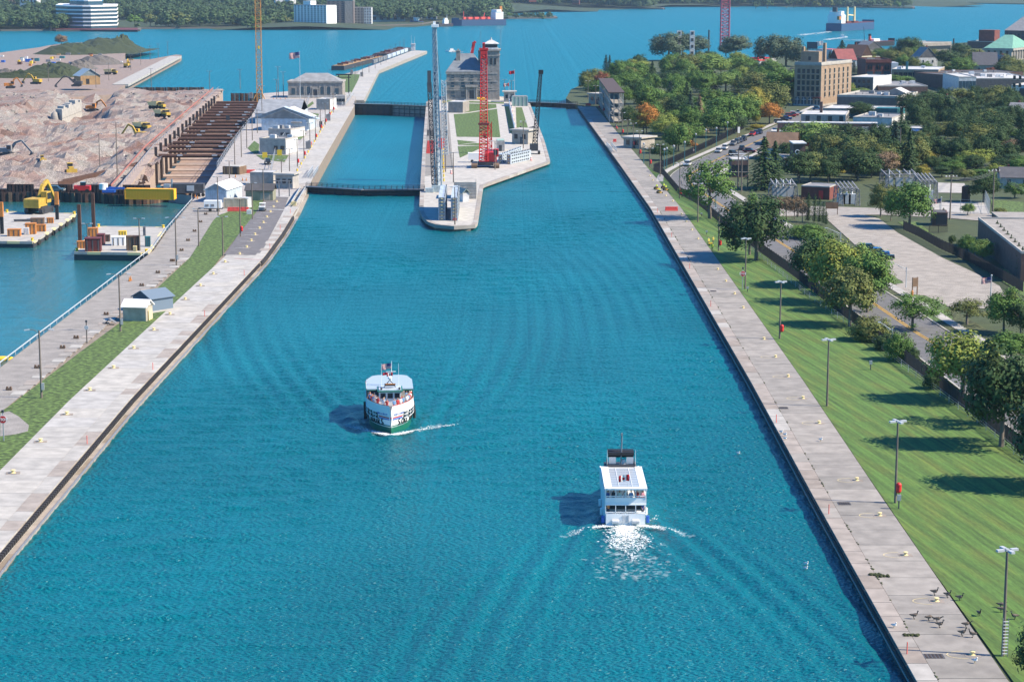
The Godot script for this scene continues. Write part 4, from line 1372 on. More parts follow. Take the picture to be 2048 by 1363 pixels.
func zone_birds() -> void:
	var shapes := {"up": goose_shape("up"), "graze": goose_shape("graze"), "low": goose_shape("low")}
	for q in [["up", V(41.9, 0, -200.7), 1.2, "beyond the bollard, facing the lawn"], ["up", V(43, 0, -199.8), 1.0, "on the pavement edge beyond the bollard"], ["up", V(44, 0, -198.8), 1.1, "in the grass just past the pavement edge"], ["up", V(38.4, 0, -192.9), 1.4, "walking alone nearest the canal edge"], ["graze", V(39.7, 0, -192.3), 1.8, "with its head tucked down, second from the canal"], ["low", V(40.4, 0, -191.8), 1.3, "with a low neck, third from the canal"], ["up", V(40.3, 0, -190.2), 1.2, "with a raised head below the low-necked one"], ["low", V(42.8, 0, -190.2), 1.5, "at the lawn edge above the pair"], ["up", V(41.9, 0, -187.7), 1.1, "of the pair near the lawn edge, on the canal side"], ["up", V(42.8, 0, -187.2), -1.9, "of the pair near the lawn edge, turned back"], ["up", V(44.8, 0, -193.8), 0.3, "upright in the grass between the pier and the ladder pole"], ["low", V(47.5, 0, -196.4), 1.2, "in the grass just behind the ladder pole"], ["graze", V(47.2, 0, -195), 1.4, "feeding in the grass at the ladder pole"], ["up", V(48, 0, -192.7), -1.5, "in the grass on the far side of the ladder pole"]]:
		var o := solo("goose", shapes[q[0]], K.person_paint, "brown black-necked goose " + q[3], "goose", "geese on the lawn pier", q[1])
		o.rotation.y = q[2]
	var gull := gull_shape()
	for q in [[V(36, 0, -190.1), "on the coping beside the geese"], [V(41.4, 0, -179.9), "on the paving below the last bollard"], [V(40.6, 0, -269.6), "on the paving above the fifth bollard"], [V(36.3, 0, -272.6), "on the coping, second of three"], [V(36, 0, -274.2), "on the coping, first of three"], [V(36, 0, -270.2), "on the coping, third of three"], [V(31.3, -1.45, -215.9), "floating on the canal, ahead of the other"], [V(31, -1.45, -214.2), "floating on the canal, behind the other"], [V(29.55, -1.45, -267.8), "floating alone in the middle of the canal"]]:
		var o := solo("gull", gull, K.person_paint, "white grey-backed gull " + q[1], "gull", "gulls along the canal", q[0])
		o.rotation.y = 1.0
		o.scale = Vector3.ONE * 1.5


func zone_lawn_things() -> void:
	var g := "lamp posts beside the lawn pier"
	var posts := []
	for q in [["cross", V(44.4, 0, -182), 9.77, "with a ladder up its pole, beside the geese"], ["cross", V(44.6, 0, -237.2), 9.6, "with a red case, second from the bridge"], ["cross", V(44.8, 0, -292.3), 9.5, "bare, third from the bridge"], ["cross", V(45, 0, -347.5), 9.6, "with a red case, fourth from the bridge"], ["cross", V(45.3, 0, -403.3), 9.8, "with a stop sign on its side"], ["bar", V(45.6, 0, -459.7), 9.4, "beside the workers on the crossing path"], ["bar", V(45.7, 0, -513.5), 9.4, "near the open-crowned tree"], ["bar", V(45.5, 0, -568.1), 9.6, "inside the fence bend, with a red case"], ["bar", V(44.4, 0, -628.6), 9.6, "at the fence corner"], ["bar", V(43.2, 0, -658.1), 6.0, "beyond the fence corner, with a red case"], ["bar", V(42.2, 0, -695.5), 8.6, "beside the stone lock booth"], ["bar", V(42.2, 0, -731.2), 8.6, "in front of the stone lock booth"], ["bar", V(41.1, 0, -785.9), 8.6, "at the open end of the viewing stand"], ["bar", V(39.4, 0, -909.1), 8.8, "in front of the viewing stand"], ["bar", V(38.4, 0, -968.6), 8.8, "at the farther lock booth"], ["bar", V(36.6, 0, -1016.1), 8.6, "by the river corner of the locks"], ["bar", V(43.1, 0, -784.7), 6.0, "behind the viewing stand"]]:
		posts.append(lamp_post(q[0], q[1], q[2], "wooden lamp post %s" % q[3], g, 0.3))
	for q in [[1, "on the second lamp post from the bridge"], [3, "on the fourth lamp post from the bridge"], [5, "beside the workers on the crossing path"], [7, "on the lamp post inside the fence bend"], [9, "on the short post beyond the fence corner"], [10, "beside the stone lock booth"], [11, "in front of the stone lock booth"], [12, "near the open end of the viewing stand"], [13, "in front of the viewing stand"]]:
		buoy_box(posts[q[0]], "bright red life ring case " + q[1])
	var ladder := thing("ladder", "pale ladder standing against the first lamp post, near the geese", "ladder", (posts[0] as Node3D).position + V(0.1, 0, 0.32))
	for s in [-0.24, 0.24]:
		p("rail", S().bar(V(s, 0, 0), V(s, 3.6, -0.12), 0.06), K.grey, ladder)
	for k in 11:
		p("rung", S().bar(V(-0.24, 0.3 + k * 0.3, 0), V(0.24, 0.3 + k * 0.3, 0), 0.06), K.white, ladder)
	stop_sign(V(44.7, 0, -402.5), 3.17, "hung out from the fifth lamp post of the lawn")
	var meter := [[V(55.6, 0, -319.7), 1.5, "alone on the lawn by the shrub row"], [V(44.5, 0, -234.5), 1.7, "at the foot of the second lamp post"], [V(45.6, 0, -488.6), 1.0, "on the lawn before the crossing path"], [V(45.4, 0, -400.1), 1.0, "at the foot of the stop sign post"], [V(47.7, 0, -526), 0.9, "near the trunk of the open-crowned tree"]]
	for q in meter:
		var o := thing("meter_post", "small metal meter box on a post " + q[2], "meter post", q[0], 0, "meter posts on the lawn")
		p("post", S().bar(Vector3.ZERO, V(0, q[1], 0), 0.14), K.dark_grey, o)
		p("box", S().sb(0, q[1] * 0.6, 0.08, 0.42, q[1] * 0.4, 0.3), K.galvanised, o)
	# iron fence along the lawn
	var line := [W(68.5, -242), W(65.3, -263.9), W(63.6, -294.6), W(62, -322.4), W(59.6, -365), W(57, -420.9), W(54.2, -461), W(50.9, -511.3), W(49.1, -553.7), W(46, -578.9), W(45.5, -633.6), W(43.6, -646.4), W(51.3, -671.9), W(72.3, -750.6), W(91.2, -825.3)]
	iron_fence(line, 2.5, 2.2, "tall black iron picket fence between the mown lawn and the road")
	iron_fence([W(93.4, -497.8), W(94.5, -485.8), W(95.2, -462.3), W(97, -443), W(97.7, -421.3), W(98.3, -398.9)], 2.6, 2.2, "black iron fence between the gravel lot and the brick school")
	iron_fence([W(98.2, -491.1), W(104.8, -493.8)], 2.6, 2.0, "short black iron fence across the school drive")
	var wire := thing("wire_fence", "low wire fence on slim posts at the lawn foot of the iron fence", "fence")
	var wl := [W(64.4, -257.4), W(63.6, -280.8), W(62.4, -297.2), W(61, -318.8), W(60.3, -334.9), W(59, -354.1), W(55.8, -397.7), W(53.5, -445.2), W(52.6, -461.4)]
	for k in 44:
		var p: Vector2 = along(wl, k * length_of(wl) / 44.0)[0]
		p("post", S().tb(V(p.x, 0, p.y), V(p.x, 1.2, p.y), 0.04, 0.04, 5), K.galvanised, wire)
	for h in [0.45, 0.8, 1.15]:
		var s := S()
		for k in wl.size() - 1:
			s.bar(V(wl[k].x, h, wl[k].y), V(wl[k + 1].x, h, wl[k + 1].y), 0.025)
		p("wire", s, K.galvanised, wire)
	solo("water_barrier", barrier_shape(3.3), K.coral, "single red plastic barrier on the lawn pier before the workers", "barrier", "red plastic barriers", V(41.1, 0, -538.5))
	# people at work
	var vest := [0.45, 0.6, 0.05]
	person("walk", V(44.3, 0, -469.5), 0.5, [0.6, 0.55, 0.1], [0.1, 0.09, 0.07], [0.7, 0.7, 0.7], "worker in yellow vest and pale helmet at the crossing path, canal side", "workers on the crossing path")
	person("stand", V(45.5, 0, -471.7), 0.2, [0.62, 0.5, 0.08], [0.12, 0.1, 0.08], [0.75, 0.65, 0.2], "worker in yellow vest and yellow helmet beside the barrow", "workers on the crossing path")
	person("stand", V(44.2, 0, -459.7), 2.8, vest, [0.02, 0.03, 0.05], [0.06, 0.05, 0.05], "worker in lime vest and dark trousers standing on the path edge", "workers on the crossing path")
	var cart := thing("tool_cart", "small yellow tool cart between the workers on the crossing path", "cart", V(44.7, 0, -468.9))
	p("tray", S().box(V(0, 0.55, 0), V(0.9, 0.3, 0.6)), K.yellow, cart)
	for s in [-0.3, 0.3]:
		p("wheel", S().tb(V(s, 0.2, -0.3), V(s, 0.2, 0.3), 0.2), K.tyre, cart)
	for q in [[V(40.9, 0, -591.6), "rear of the three near the booths"], [V(41, 0, -581.5), "nearest the bridge of the three"], [V(43.1, 0, -594), "beside a second machine on the grass edge"], [V(43.3, 0, -589.2), "closest to the fence"]]:
		var mower := thing("ride_on_mower", "yellow ride-on mower with its driver, " + q[1], "mower", q[0], 0.4, "mowers on the lawn pier")
		p("deck", S().box(V(0, 0.3, 0.1), V(1.2, 0.25, 1.3)), K.cat_yellow, mower)
		p("body", S().box(V(0, 0.6, -0.3), V(0.7, 0.4, 0.8)), K.dark, mower)
		for s in [-0.5, 0.5]:
			p("wheel", S().tb(V(s - 0.12, 0.32, -0.45), V(s + 0.12, 0.32, -0.45), 0.32), K.tyre, mower)
			p("front_wheel", S().tb(V(s - 0.1, 0.2, 0.75), V(s + 0.1, 0.2, 0.75), 0.2), K.tyre, mower)
		person("sit", q[0] + V(0, 0.3, 0), 0.4, vest, [0.05, 0.05, 0.07], [0.6, 0.6, 0.55], "person in a lime vest driving the mower, " + q[1], "mower drivers")


func barrier_shape(l: float) -> Shape:
	var s := S()
	s.box(V(0, 0.18, 0), V(l, 0.36, 0.7)).box(V(0, 0.52, 0), V(l * 0.98, 0.34, 0.5)).box(V(0, 0.86, 0), V(l * 0.97, 0.36, 0.34))
	for k in 5:
		s.box(V((k - 2) * l * 0.19, 0.6, 0), V(0.12, 0.9, 0.54))
	return s


func stop_sign(at: Vector3, h: float, where: String) -> void:
	var o := thing("stop_sign", "red octagonal stop sign " + where, "stop sign", at, 0, "stop signs")
	p("post", S().bar(Vector3.ZERO, V(0, h + 0.9, 0), 0.12), K.galvanised, o)
	var oct := func(r: float, z0: float, z1: float) -> Shape:
		var s := S()
		for k in 8:
			var a := TAU * (k + 0.5) / 8
			var b := TAU * (k + 1.5) / 8
			var p := V(cos(a) * r, h + sin(a) * r, 0)
			var q := V(cos(b) * r, h + sin(b) * r, 0)
			var f := V(0, 0, z1)
			var e := V(0, 0, z0)
			s.tri(V(0, h, 0) + f, q + f, p + f)
			s.tri(V(0, h, 0) + e, p + e, q + e)
			s.quad(p + e, p + f, q + f, q + e)
		return s
	p("rim", oct.call(0.56, 0.08, 0.1), K.white, o)
	p("panel", oct.call(0.51, 0.1, 0.12), K.red, o)
	lettering(o, "STOP", 0.38, V(0, h, 0.13), Basis(), K.white)
	p("lamp", S().sb(0, h + 0.9, 0, 0.3, 0.35, 0.3), K.dark, o)


func iron_fence(line: Array, bay: float, h: float, label: String) -> void:
	var o := thing("iron_fence", label, "fence")
	var n := int(length_of(line) / bay)
	var post := S().bar(Vector3.ZERO, V(0, h + 0.15, 0), 0.12).done()
	var panel := S()
	for k in 17:
		panel.bar(V(0, 0.1, (k + 0.5) * bay / 17.0), V(0, h, (k + 0.5) * bay / 17.0), 0.035)
	panel.bar(V(0, 0.25, 0), V(0, 0.25, bay), 0.05).bar(V(0, h - 0.2, 0), V(0, h - 0.2, bay), 0.05)
	var pm := panel.done()
	for k in n:
		var q := along(line, k * bay)
		var p: Vector2 = q[0]
		p("post", post, K.iron_fence, o, V(p.x, 0, p.y))
		var e := p("panel", pm, K.iron_fence, o, V(p.x, 0, p.y))
		var t: Vector2 = (along(line, (k + 1) * bay)[0] as Vector2) - p
		e.rotation.y = atan2(t.x, t.y)


# cars
var car_protos := {}


func car(kind: String, color: Array, what: String, at: Vector3, yaw: float, where: String, group: String) -> Node3D:
	var o := thing("parked_car" if kind != "pickup" else "pickup_truck", "%s %s %s" % [what, kind, where], "car" if kind != "pickup" else "pickup truck", at, yaw, group)
	var paint := mk("car_%s" % what.replace(" ", "_"), color[0], color[1], color[2], 0.25)
	var l := 5.6 if kind == "pickup" else (4.7 if kind == "SUV" else 4.5)
	var hh := 1.0 if kind != "sedan" else 0.9
	var s := S()
	s.box(V(0, hh * 0.62, 0), V(1.86, hh * 0.5, l))
	s.box(V(0, hh * 0.9, l * 0.30), V(1.76, hh * 0.22, l * 0.38))
	if kind == "pickup":
		for x in [-0.86, 0.86]:
			s.box(V(x, hh * 1.05, -l * 0.32), V(0.12, 0.45, l * 0.34))
		s.box(V(0, hh * 1.05, -l * 0.485), V(1.8, 0.45, 0.1))
	elif kind == "sedan":
		s.box(V(0, hh * 0.9, -l * 0.38), V(1.7, hh * 0.22, l * 0.22))
	p("body", s, paint, o)
	var z0 := -0.1 if kind == "pickup" else (-0.47 * l if kind == "SUV" else -0.3 * l)
	var z1 := 0.14 * l
	var top := hh + 0.72
	var c := S()
	var q := [V(0.84, hh, z1 + 0.5), V(0.84, hh, z0 - 0.25), V(0.70, top, z0 + 0.1), V(0.70, top, z1 - 0.25)]
	var r := []
	for p in q:
		r.append(V(-p.x, p.y, p.z))
	c.quad(q[0], q[1], q[2], q[3])
	c.quad(r[3], r[2], r[1], r[0])
	c.quad(q[3], r[3], r[0], q[0])
	c.quad(q[1], r[1], r[2], q[2])
	p("window", c, K.glass, o)
	p("roof", S().box(V(0, top + 0.03, (z0 + z1) / 2 - 0.07), V(1.44, 0.1, z1 - z0 - 0.3)), paint, o)
	var w := S().tb(V(-0.13, 0, 0), V(0.13, 0, 0), 0.36, 0.36, 10).done()
	for x in [-0.86, 0.86]:
		for z in [-l * 0.31, l * 0.31]:
			p("wheel", w, K.tyre, o, V(x, 0.36, z))
		p("headlight", S().box(V(x * 0.78, hh * 0.72, l / 2 + 0.01), V(0.4, 0.16, 0.06)), K.white, o)
		p("tail_light", S().box(V(x * 0.85, hh * 0.78, -l / 2 - 0.01), V(0.26, 0.2, 0.06)), K.red, o)
	p("bumper", S().box(V(0, 0.42, 0), V(1.8, 0.2, l + 0.16)), K.dark, o)
	return o


func zone_cars() -> void:
	var g := "cars parked along the park kerb"
	var road_yaw := atan2(90.9 - 74.4, -796.8 - -735.4)
	for q in [["pickup", "bright red", [0.5, 0.015, 0.02], V(89.9, 0, -787.1), "beyond the row of dark cars"], ["sedan", "deep blue", [0.02, 0.05, 0.2], V(92, 0, -793.1), "just beyond the red pickup"], ["SUV", "navy", [0.012, 0.02, 0.06], V(93.8, 0, -796.8), "last beyond the red pickup"], ["SUV", "glossy black", [0.01, 0.01, 0.012], V(84.2, 0, -764.3), "first of the dark row before the red pickup"], ["sedan", "dark blue", [0.015, 0.03, 0.08], V(82.1, 0, -757), "second of the dark row before the red pickup"], ["SUV", "slate grey", [0.08, 0.1, 0.12], V(80.4, 0, -751.5), "third of the dark row before the red pickup"], ["pickup", "pewter grey", [0.2, 0.21, 0.22], V(78.3, 0, -743.9), "nearest of the dark row"], ["SUV", "clean white", [0.75, 0.75, 0.75], V(73.5, 0, -726), "in the white pair, closer to the dark row"], ["sedan", "creamy white", [0.7, 0.7, 0.68], V(70.2, 0, -713.9), "in the white pair, closer to the bend"], ["SUV", "chalk white", [0.72, 0.73, 0.74], V(55.5, 0, -664), "alone where the road bends"]]:
		car(q[0], q[2], q[1], q[3], road_yaw + PI, q[4], g)
	g = "cars across the road"
	for q in [["SUV", "coal black", [0.02, 0.02, 0.02], V(74, 0, -701.7), 0.3, "driving behind the open-crowned tree"], ["sedan", "charcoal", [0.05, 0.05, 0.06], V(79.3, 0, -724), road_yaw, "on the road opposite the white pair"], ["sedan", "dark red", [0.2, 0.01, 0.02], V(80.8, 0, -713.9), 1.2, "parked opposite the dark row"], ["sedan", "ice white", [0.7, 0.7, 0.7], V(58.1, 0, -628.6), 1.3, "glimpsed through the open-crowned tree"], ["SUV", "silver", [0.5, 0.52, 0.54], V(57.7, 0, -600.2), 1.2, "low behind the open-crowned tree"], ["SUV", "pale silver", [0.6, 0.62, 0.64], V(108.4, 0, -852.8), 1.4, "first of the angled row by the tan tower"], ["sedan", "graphite", [0.06, 0.06, 0.07], V(111.5, 0, -865), 1.4, "second of the angled row by the tan tower"], ["sedan", "bright blue", [0.03, 0.08, 0.3], V(114, 0, -873.7), 1.4, "third of the angled row by the tan tower"], ["SUV", "scarlet", [0.5, 0.02, 0.02], V(117.6, 0, -888.8), 1.4, "fourth of the angled row by the tan tower"], ["sedan", "crimson", [0.4, 0.01, 0.02], V(119.9, 0, -896.5), 1.4, "fifth of the angled row by the tan tower"], ["pickup", "milk white", [0.74, 0.74, 0.73], V(123, 0, -909.1), 1.4, "last of the angled row by the tan tower"], ["sedan", "sky blue", [0.1, 0.25, 0.4], V(135.6, 0, -935.6), 1.2, "before the arches of the tan tower"]]:
		car(q[0], q[2], q[1], q[3], q[4], q[5], g)
	g = "trucks parked on the gravel lot"
	car("pickup", [0.012, 0.014, 0.018], "shiny black", V(79.2, 0, -446.3), 1.4, "nearest in the gravel lot row", g)
	car("sedan", [0.02, 0.12, 0.4], "vivid blue", V(79.8, 0, -452.6), 1.4, "behind the black pickup on gravel", g)
	car("SUV", [0.02, 0.025, 0.035], "dull black", V(78.8, 0, -458.8), 1.4, "rearmost in the gravel lot row", g)


# buildings
func window_box(w: float, h: float) -> ArrayMesh:
	return S().box(Vector3.ZERO, V(w, h, 0.12)).done()


func win_grid(o: Node3D, x0: float, x1: float, cols: int, y0: float, dy: float, rows_: int, w: float, h: float, z: float, turn := 0.0, glass: Material = null, sill := true, frame: Material = null) -> void:  # on a face whose local frame is turned round y
	var b := Basis(Vector3.UP, turn)
	var m := window_box(w, h)
	var sm := S().box(V(0, -h / 2 - 0.08, 0.06), V(w + 0.2, 0.14, 0.3)).done()
	for r in rows_:
		for c in cols:
			var p := V(lerpf(x0, x1, (c + 0.5) / cols), y0 + r * dy, z)
			var wi := p("window", m, glass if glass else K.glass, o)
			wi.transform = Transform3D(b, b * p)
			if sill:
				p("sill", sm, frame if frame else K.concrete_pale_2, wi)


func block(called: String, label: String, a: Vector2, b: Vector2, depth: float, h: float, wall: Material, roof: Material, group := "", parapet := 0.5, category := "building") -> Array:  # the front runs from a to b, seen from the bridge
	var w := a.distance_to(b)
	var mid := (a + b) / 2
	var o := thing(called, label, category, V(mid.x, 0, mid.y), atan2(-(b.y - a.y), b.x - a.x), group)
	p("wall", S().box(V(0, h / 2 - 0.2, -depth / 2), V(w, h + 0.4, depth)), wall, o)
	var rf := p("roof", S().box(V(0, h + 0.07, -depth / 2), V(w - 0.5, 0.14, depth - 0.5)), roof, o)
	if parapet > 0:
		var s := S()
		for k in [-1.0, 1.0]:
			s.box(V(k * (w / 2 - 0.13), h + parapet / 2, -depth / 2), V(0.32, parapet, depth + 0.1))
			s.box(V(0, h + parapet / 2, -depth / 2 + k * (depth / 2 - 0.13)), V(w - 0.4, parapet, 0.32))
		p("parapet", s, K.concrete_pale_2 if roof != K.roof_dark else wall, rf)
	return [o, w, depth, h, rf]


func roof_units(bl: Array, n: int) -> void:
	rng.seed = int(bl[1] * 31)
	for k in n:
		var sz := rng.randf_range(0.8, 2.0)
		p("rooftop_unit", S().sb(rng.randf_range(-0.4, 0.4) * bl[1], bl[3] + 0.14, -rng.randf_range(0.15, 0.85) * bl[2], sz * 1.3, sz * 0.8, sz), K[["lamp_grey", "grey", "white_wall"][k % 3]], bl[4])
		var vx: float = rng.randf_range(-0.4, 0.4) * bl[1]
		p("vent_pipe", S().tb(V(vx, bl[3], -bl[2] * 0.5), V(vx, bl[3] + 1.0, -bl[2] * 0.5), 0.16), K.grey, bl[4])


func house(label: String, at: Vector2, w: float, d: float, h: float, rise: float, yaw: float, wall: Material, roof: Material, group: String) -> Node3D:
	var o := thing("house", label, "house", V(at.x, 0, at.y), yaw, group)
	p("wall", S().sb(0, -0.3, 0, w, h + 0.3, d), wall, o)
	var rf := p("roof", S().gable(V(0, h, 0), w, d, rise), roof, o)
	p("chimney", S().sb(w * 0.2, h + rise * 0.4, -d * 0.2, 0.6, rise * 0.8, 0.6), K.brick_red, rf)
	win_grid(o, -w / 2, w / 2, 2, h * 0.6, 0, 1, 1.0, 1.4, d / 2 + 0.04)
	win_grid(o, -d / 2, d / 2, 2, h * 0.6, 0, 1, 1.0, 1.4, w / 2 + 0.04, PI / 2)
	win_grid(o, -d / 2, d / 2, 2, h * 0.6, 0, 1, 1.0, 1.4, w / 2 + 0.04, -PI / 2)
	return o


func zone_town() -> void:
	var g := "downtown buildings"
	# tan hotel-like tower
	var b := block("tan_tower", "six-storey tan brick building with an arched ground floor and a rooftop sign", W(129.4, -967.5), W(140.6, -960.7), 36.0, 18.87, K.brick_tan, K.roof_grey, g, 1.0)
	var o: Node3D = b[0]
	var fl: float = b[3] / 7.0
	win_grid(o, -b[1] / 2 + 1, b[1] / 2 - 0.5, 5, fl * 1.9, fl * 0.98, 5, 1.4, 2.0, 0.05)
	win_grid(o, 2.0, b[2] - 2, 6, fl * 1.9, fl * 0.98, 5, 1.5, 2.0, b[1] / 2 + 0.05, PI / 2)
	for k in 4:
		var x: float = lerpf(-b[1] / 2, b[1] / 2, (k + 0.5) / 4.0)
		var arch := p("arched_window", S().sb(x, 0.6, 0.06, 2.4, 2.2, 0.16).tb(V(x, 2.8, -0.02), V(x, 2.8, 0.14), 1.2, 1.2, 14), K.glass_blue, o)
		p("mullion", S().sb(x, 0.6, 0.17, 0.14, 3.3, 0.06).box(V(x, 2.8, 0.17), V(2.3, 0.14, 0.06)), K.white, arch)
	p("base_course", S().sb(0, -0.1, -b[2] / 2, b[1] + 0.24, 0.9, b[2] + 0.24), K.stone_pale, o)
	p("cornice", S().box(V(0, b[3] - 0.3, -b[2] / 2), V(b[1] + 0.5, 0.5, b[2] + 0.5)), K.stone_pale, o)
	var pent := p("penthouse", S().sb(-1.0, b[3], -8, 9.0, 5.6, 8).sb(-6.0, b[3], -8.0, 1.2, 7.6, 1.4).sb(4.2, b[3], -9, 1.2, 9.4, 1.4), K.brick_tan, o)
	p("window", window_box(1.2, 1.8), K.glass, pent, V(-1, b[3] + 2.4, -3.9))
	p("sign_board", S().box(V(-1.2, b[3] + 8.2, -7), V(5.2, 3.2, 0.4)), K.glass_blue, pent)
	p("sign_frame", S().box(V(-1.2, b[3] + 6.2, -7.3), V(5.6, 0.3, 0.3)).tb(V(-3.4, b[3] + 5.4, -7.3), V(-3.4, b[3] + 9.8, -7.3), 0.12).tb(V(1.0, b[3] + 5.4, -7.3), V(1.0, b[3] + 9.8, -7.3), 0.12), K.grey, pent)
	p("marquee", S().box(V(b[1] * 0.36, fl * 1.42, 0.7), V(4.0, 0.5, 1.4)), K.maroon, o)
	flag(V(b[1] / 2 - 3.0, b[3], -8), 10.5, o, "white")
	b = block("tan_annex", "lower tan brick wing with a brown sloping skylit roof behind the six-storey building", W(140.6, -960.7) + W(-9, -37), W(140.6, -960.7) + W(3.5, -37), 46.0, 9.0, K.brick_tan, K.roof_brown, g, 0)
	o = b[0]
	win_grid(o, 1.0, b[2] - 1, 9, 2.2, 3.2, 3, 1.2, 1.7, b[1] / 2 + 0.05, PI / 2)
	var sky_roof := p("mansard", S().gable(V(0, b[3] + 0.1, -b[2] / 2), b[1], b[2], 4.5, 0.0, 0.4), K.roof_brown, o)
	for k in 9:
		p("skylight", S().box(Vector3.ZERO, V(0.1, 1.3, 1.6)), K.glass_blue, sky_roof, V(b[1] / 2 - 1.2, b[3] + 1.6, -3 - k * (b[2] - 6) / 9.0))
	b = block("white_storefront", "white two-storey storefront beside the tan six-storey building", W(149.1, -994.4), W(152.7, -995.4), 14.0, 4.5, K.white_wall, K.roof_white, g)
	win_grid(b[0], -b[1] / 2, b[1] / 2, 2, 1.6, 0, 1, 2.2, 2.0, 0.05)
	# dark red hall with three arches
	b = block("red_arch_hall", "dark red brick hall with three arched windows and a raised parapet", W(206.2, -1232.3), W(221, -1232.3), 30.0, 8.9, K.brick_red, K.roof_dark, g, 1.0)
	o = b[0]
	for k in 3:
		var x: float = lerpf(-b[1] / 2, b[1] / 2, (k + 0.5) / 3.0)
		var arch := p("arched_window", S().sb(x, b[3] * 0.44, 0.06, b[1] * 0.19, b[3] * 0.2, 0.16).tb(V(x, b[3] * 0.64, -0.02), V(x, b[3] * 0.64, 0.14), b[1] * 0.095, -1, 14), K.glass, o)
		p("mullion", S().sb(x, b[3] * 0.44, 0.17, 0.16, b[3] * 0.36, 0.05), K.brick_red, arch)
		p("shop_window", S().sb(x, 0.8, 0.06, b[1] * 0.24, b[3] * 0.24, 0.14), K.glass_blue, o)
	p("cornice", S().box(V(0, b[3] * 0.93, 0.1), V(b[1] + 0.4, 0.6, 0.6)), K.brick_red, o)
	p("raised_parapet", S().sb(-b[1] * 0.3, b[3] + 1.0, -0.4, b[1] * 0.3, 0.9, 0.5), K.stone_pale, o)
	p("side_gable", S().sb(b[1] / 2 + 2.0, 0, -6, 4.0, b[3] * 0.9, 14), K.lamp_grey, o)
	b = block("tan_row", "long tan brick two-storey row with a flat white roof beside the red arched hall", W(213.3, -1187), W(238.1, -1179.8), 40.0, 5.97, K.brick_tan, K.roof_white, g)
	win_grid(b[0], -b[1] / 2 + 1, b[1] / 2 - 1, 9, b[3] * 0.55, 0, 1, 2.2, 2.6, 0.05)
	win_grid(b[0], 1.0, b[2] - 1, 5, b[3] * 0.6, 0, 1, 2.0, 2.4, b[1] / 2 + 0.05, PI / 2)
	roof_units(b, 3)
	p("teal_chimney", S().sb(-b[1] * 0.2, b[3], -6, 1.2, 4.5, 1.2), K.teal_paint, b[4])
	b = block("patched_brick_store", "grey patched brick store with a white roof and bricked-up windows", W(171.3, -1075.1), W(182.7, -1069.1), 30.0, 7.23, K.brick_grey, K.roof_white, g)
	win_grid(b[0], -b[1] / 2 + 2, b[1] / 2 - 1, 4, b[3] * 0.35, b[3] * 0.4, 2, 1.2, 1.6, 0.05)
	win_grid(b[0], 2.0, b[2] - 2, 3, b[3] * 0.35, b[3] * 0.4, 2, 1.3, 2.0, b[1] / 2 + 0.05, PI / 2)
	p("end_wall", S().sb(b[1] / 2 + 0.12, 0, -b[2] / 2, 0.2, b[3] + 0.6, b[2]), K.white_wall, b[0])
	b = block("low_brown_store", "low brown brick store with a wide gravel roof carrying small vents", W(185.9, -1069.1), W(210.6, -1069.1), 45.0, 3.03, K.brick_brown, K.roof_grey, g)
	roof_units(b, 6)
	b = block("long_brown_row", "long dark brown row with a pale stepped roof edge behind the low brown store", W(216.4, -1131.6), W(231.9, -1099.5), 30.0, 6.5, K.brick_brown, K.roof_dark, g)
	roof_units(b, 2)
	b = block("dark_roof_mall", "low dark-roofed block behind the long brown row", W(231.8, -1158.7), W(283.6, -1172.7), 30.0, 5.0, K.brick_brown, K.roof_dark, g)
	roof_units(b, 3)
	b = block("blue_glass_shop", "white shop with pale blue glass corner beside the stepped white roofs", W(226.2, -1069.1), W(235, -1069.1), 40.0, 7.5, K.white_wall, K.roof_white, g)
	win_grid(b[0], -b[1] / 2, b[1] / 2, 5, 4.0, 0, 1, 1.6, 3.6, 0.05, 0, K.glass_blue)
	b = block("white_roof_hall", "wide hall under a bright white stepped roof at the town edge", W(235, -1069.1), W(264.2, -1069.1), 60.0, 6.8, K.dark_grey, K.roof_white, g)
	roof_units(b, 9)
	b = block("white_apartments", "white four-storey apartment block with a dark corner and small windows", W(226.6, -957.9), W(235.8, -953.1), 30.0, 9.36, K.white_wall, K.roof_white, g)
	win_grid(b[0], -b[1] / 2, b[1] / 2, 4, 3.0, 3.4, 4, 1.2, 1.7, 0.05)
	p("dark_bay", S().sb(0.5, 0, 0.25, 3.5, b[3] - 1.0, 0.6), K.dark, b[0])
	# long stone-faced block and the teal shop
	b = block("stone_row", "long grey rubble-stone block with a white-edged flat roof", W(146.9, -953.1), W(172.1, -942), 40.0, 4.79, K.brick_grey, K.roof_grey, g, 0.9)
	roof_units(b, 3)
	p("rooftop_gable", S().gable(V(b[1] * 0.3, b[3], -24), 14, 10, 3.2), K.roof_white, b[4])
	b = block("teal_shop", "flat-roofed teal painted shop with a white roof", W(131.8, -893.1), W(161.5, -883.3), 24.0, 3.09, K.teal_paint, K.roof_white, g)
	p("teal_corner", S().sb(b[1] / 2 - 4.5, 0, -4, 9.2, b[3] + 0.9, 9), K.teal_paint, b[0])
	b = block("striped_office", "two-storey grey and white office with dark vertical panels under a white roof", W(114.4, -833.6), W(131.6, -830), 26.0, 4.59, K.grey_wall, K.roof_white, g, 0.4)
	for k in 4:
		p("dark_panel", S().sb(lerpf(-b[1] / 2, b[1] / 2, (k * 2 + 1.2) / 8.0), 0.2, 0.06, b[1] * 0.09, b[3] - 0.4, 0.2), K.dark, b[0])
	win_grid(b[0], 1.0, b[2] - 1, 5, b[3] * 0.35, b[3] * 0.4, 2, 1.4, 1.6, b[1] / 2 + 0.05, PI / 2)
	p("chimney", S().sb(b[1] * -0.1, b[3], -14, 1.1, 4.5, 1.1), K.brick_brown, b[4])
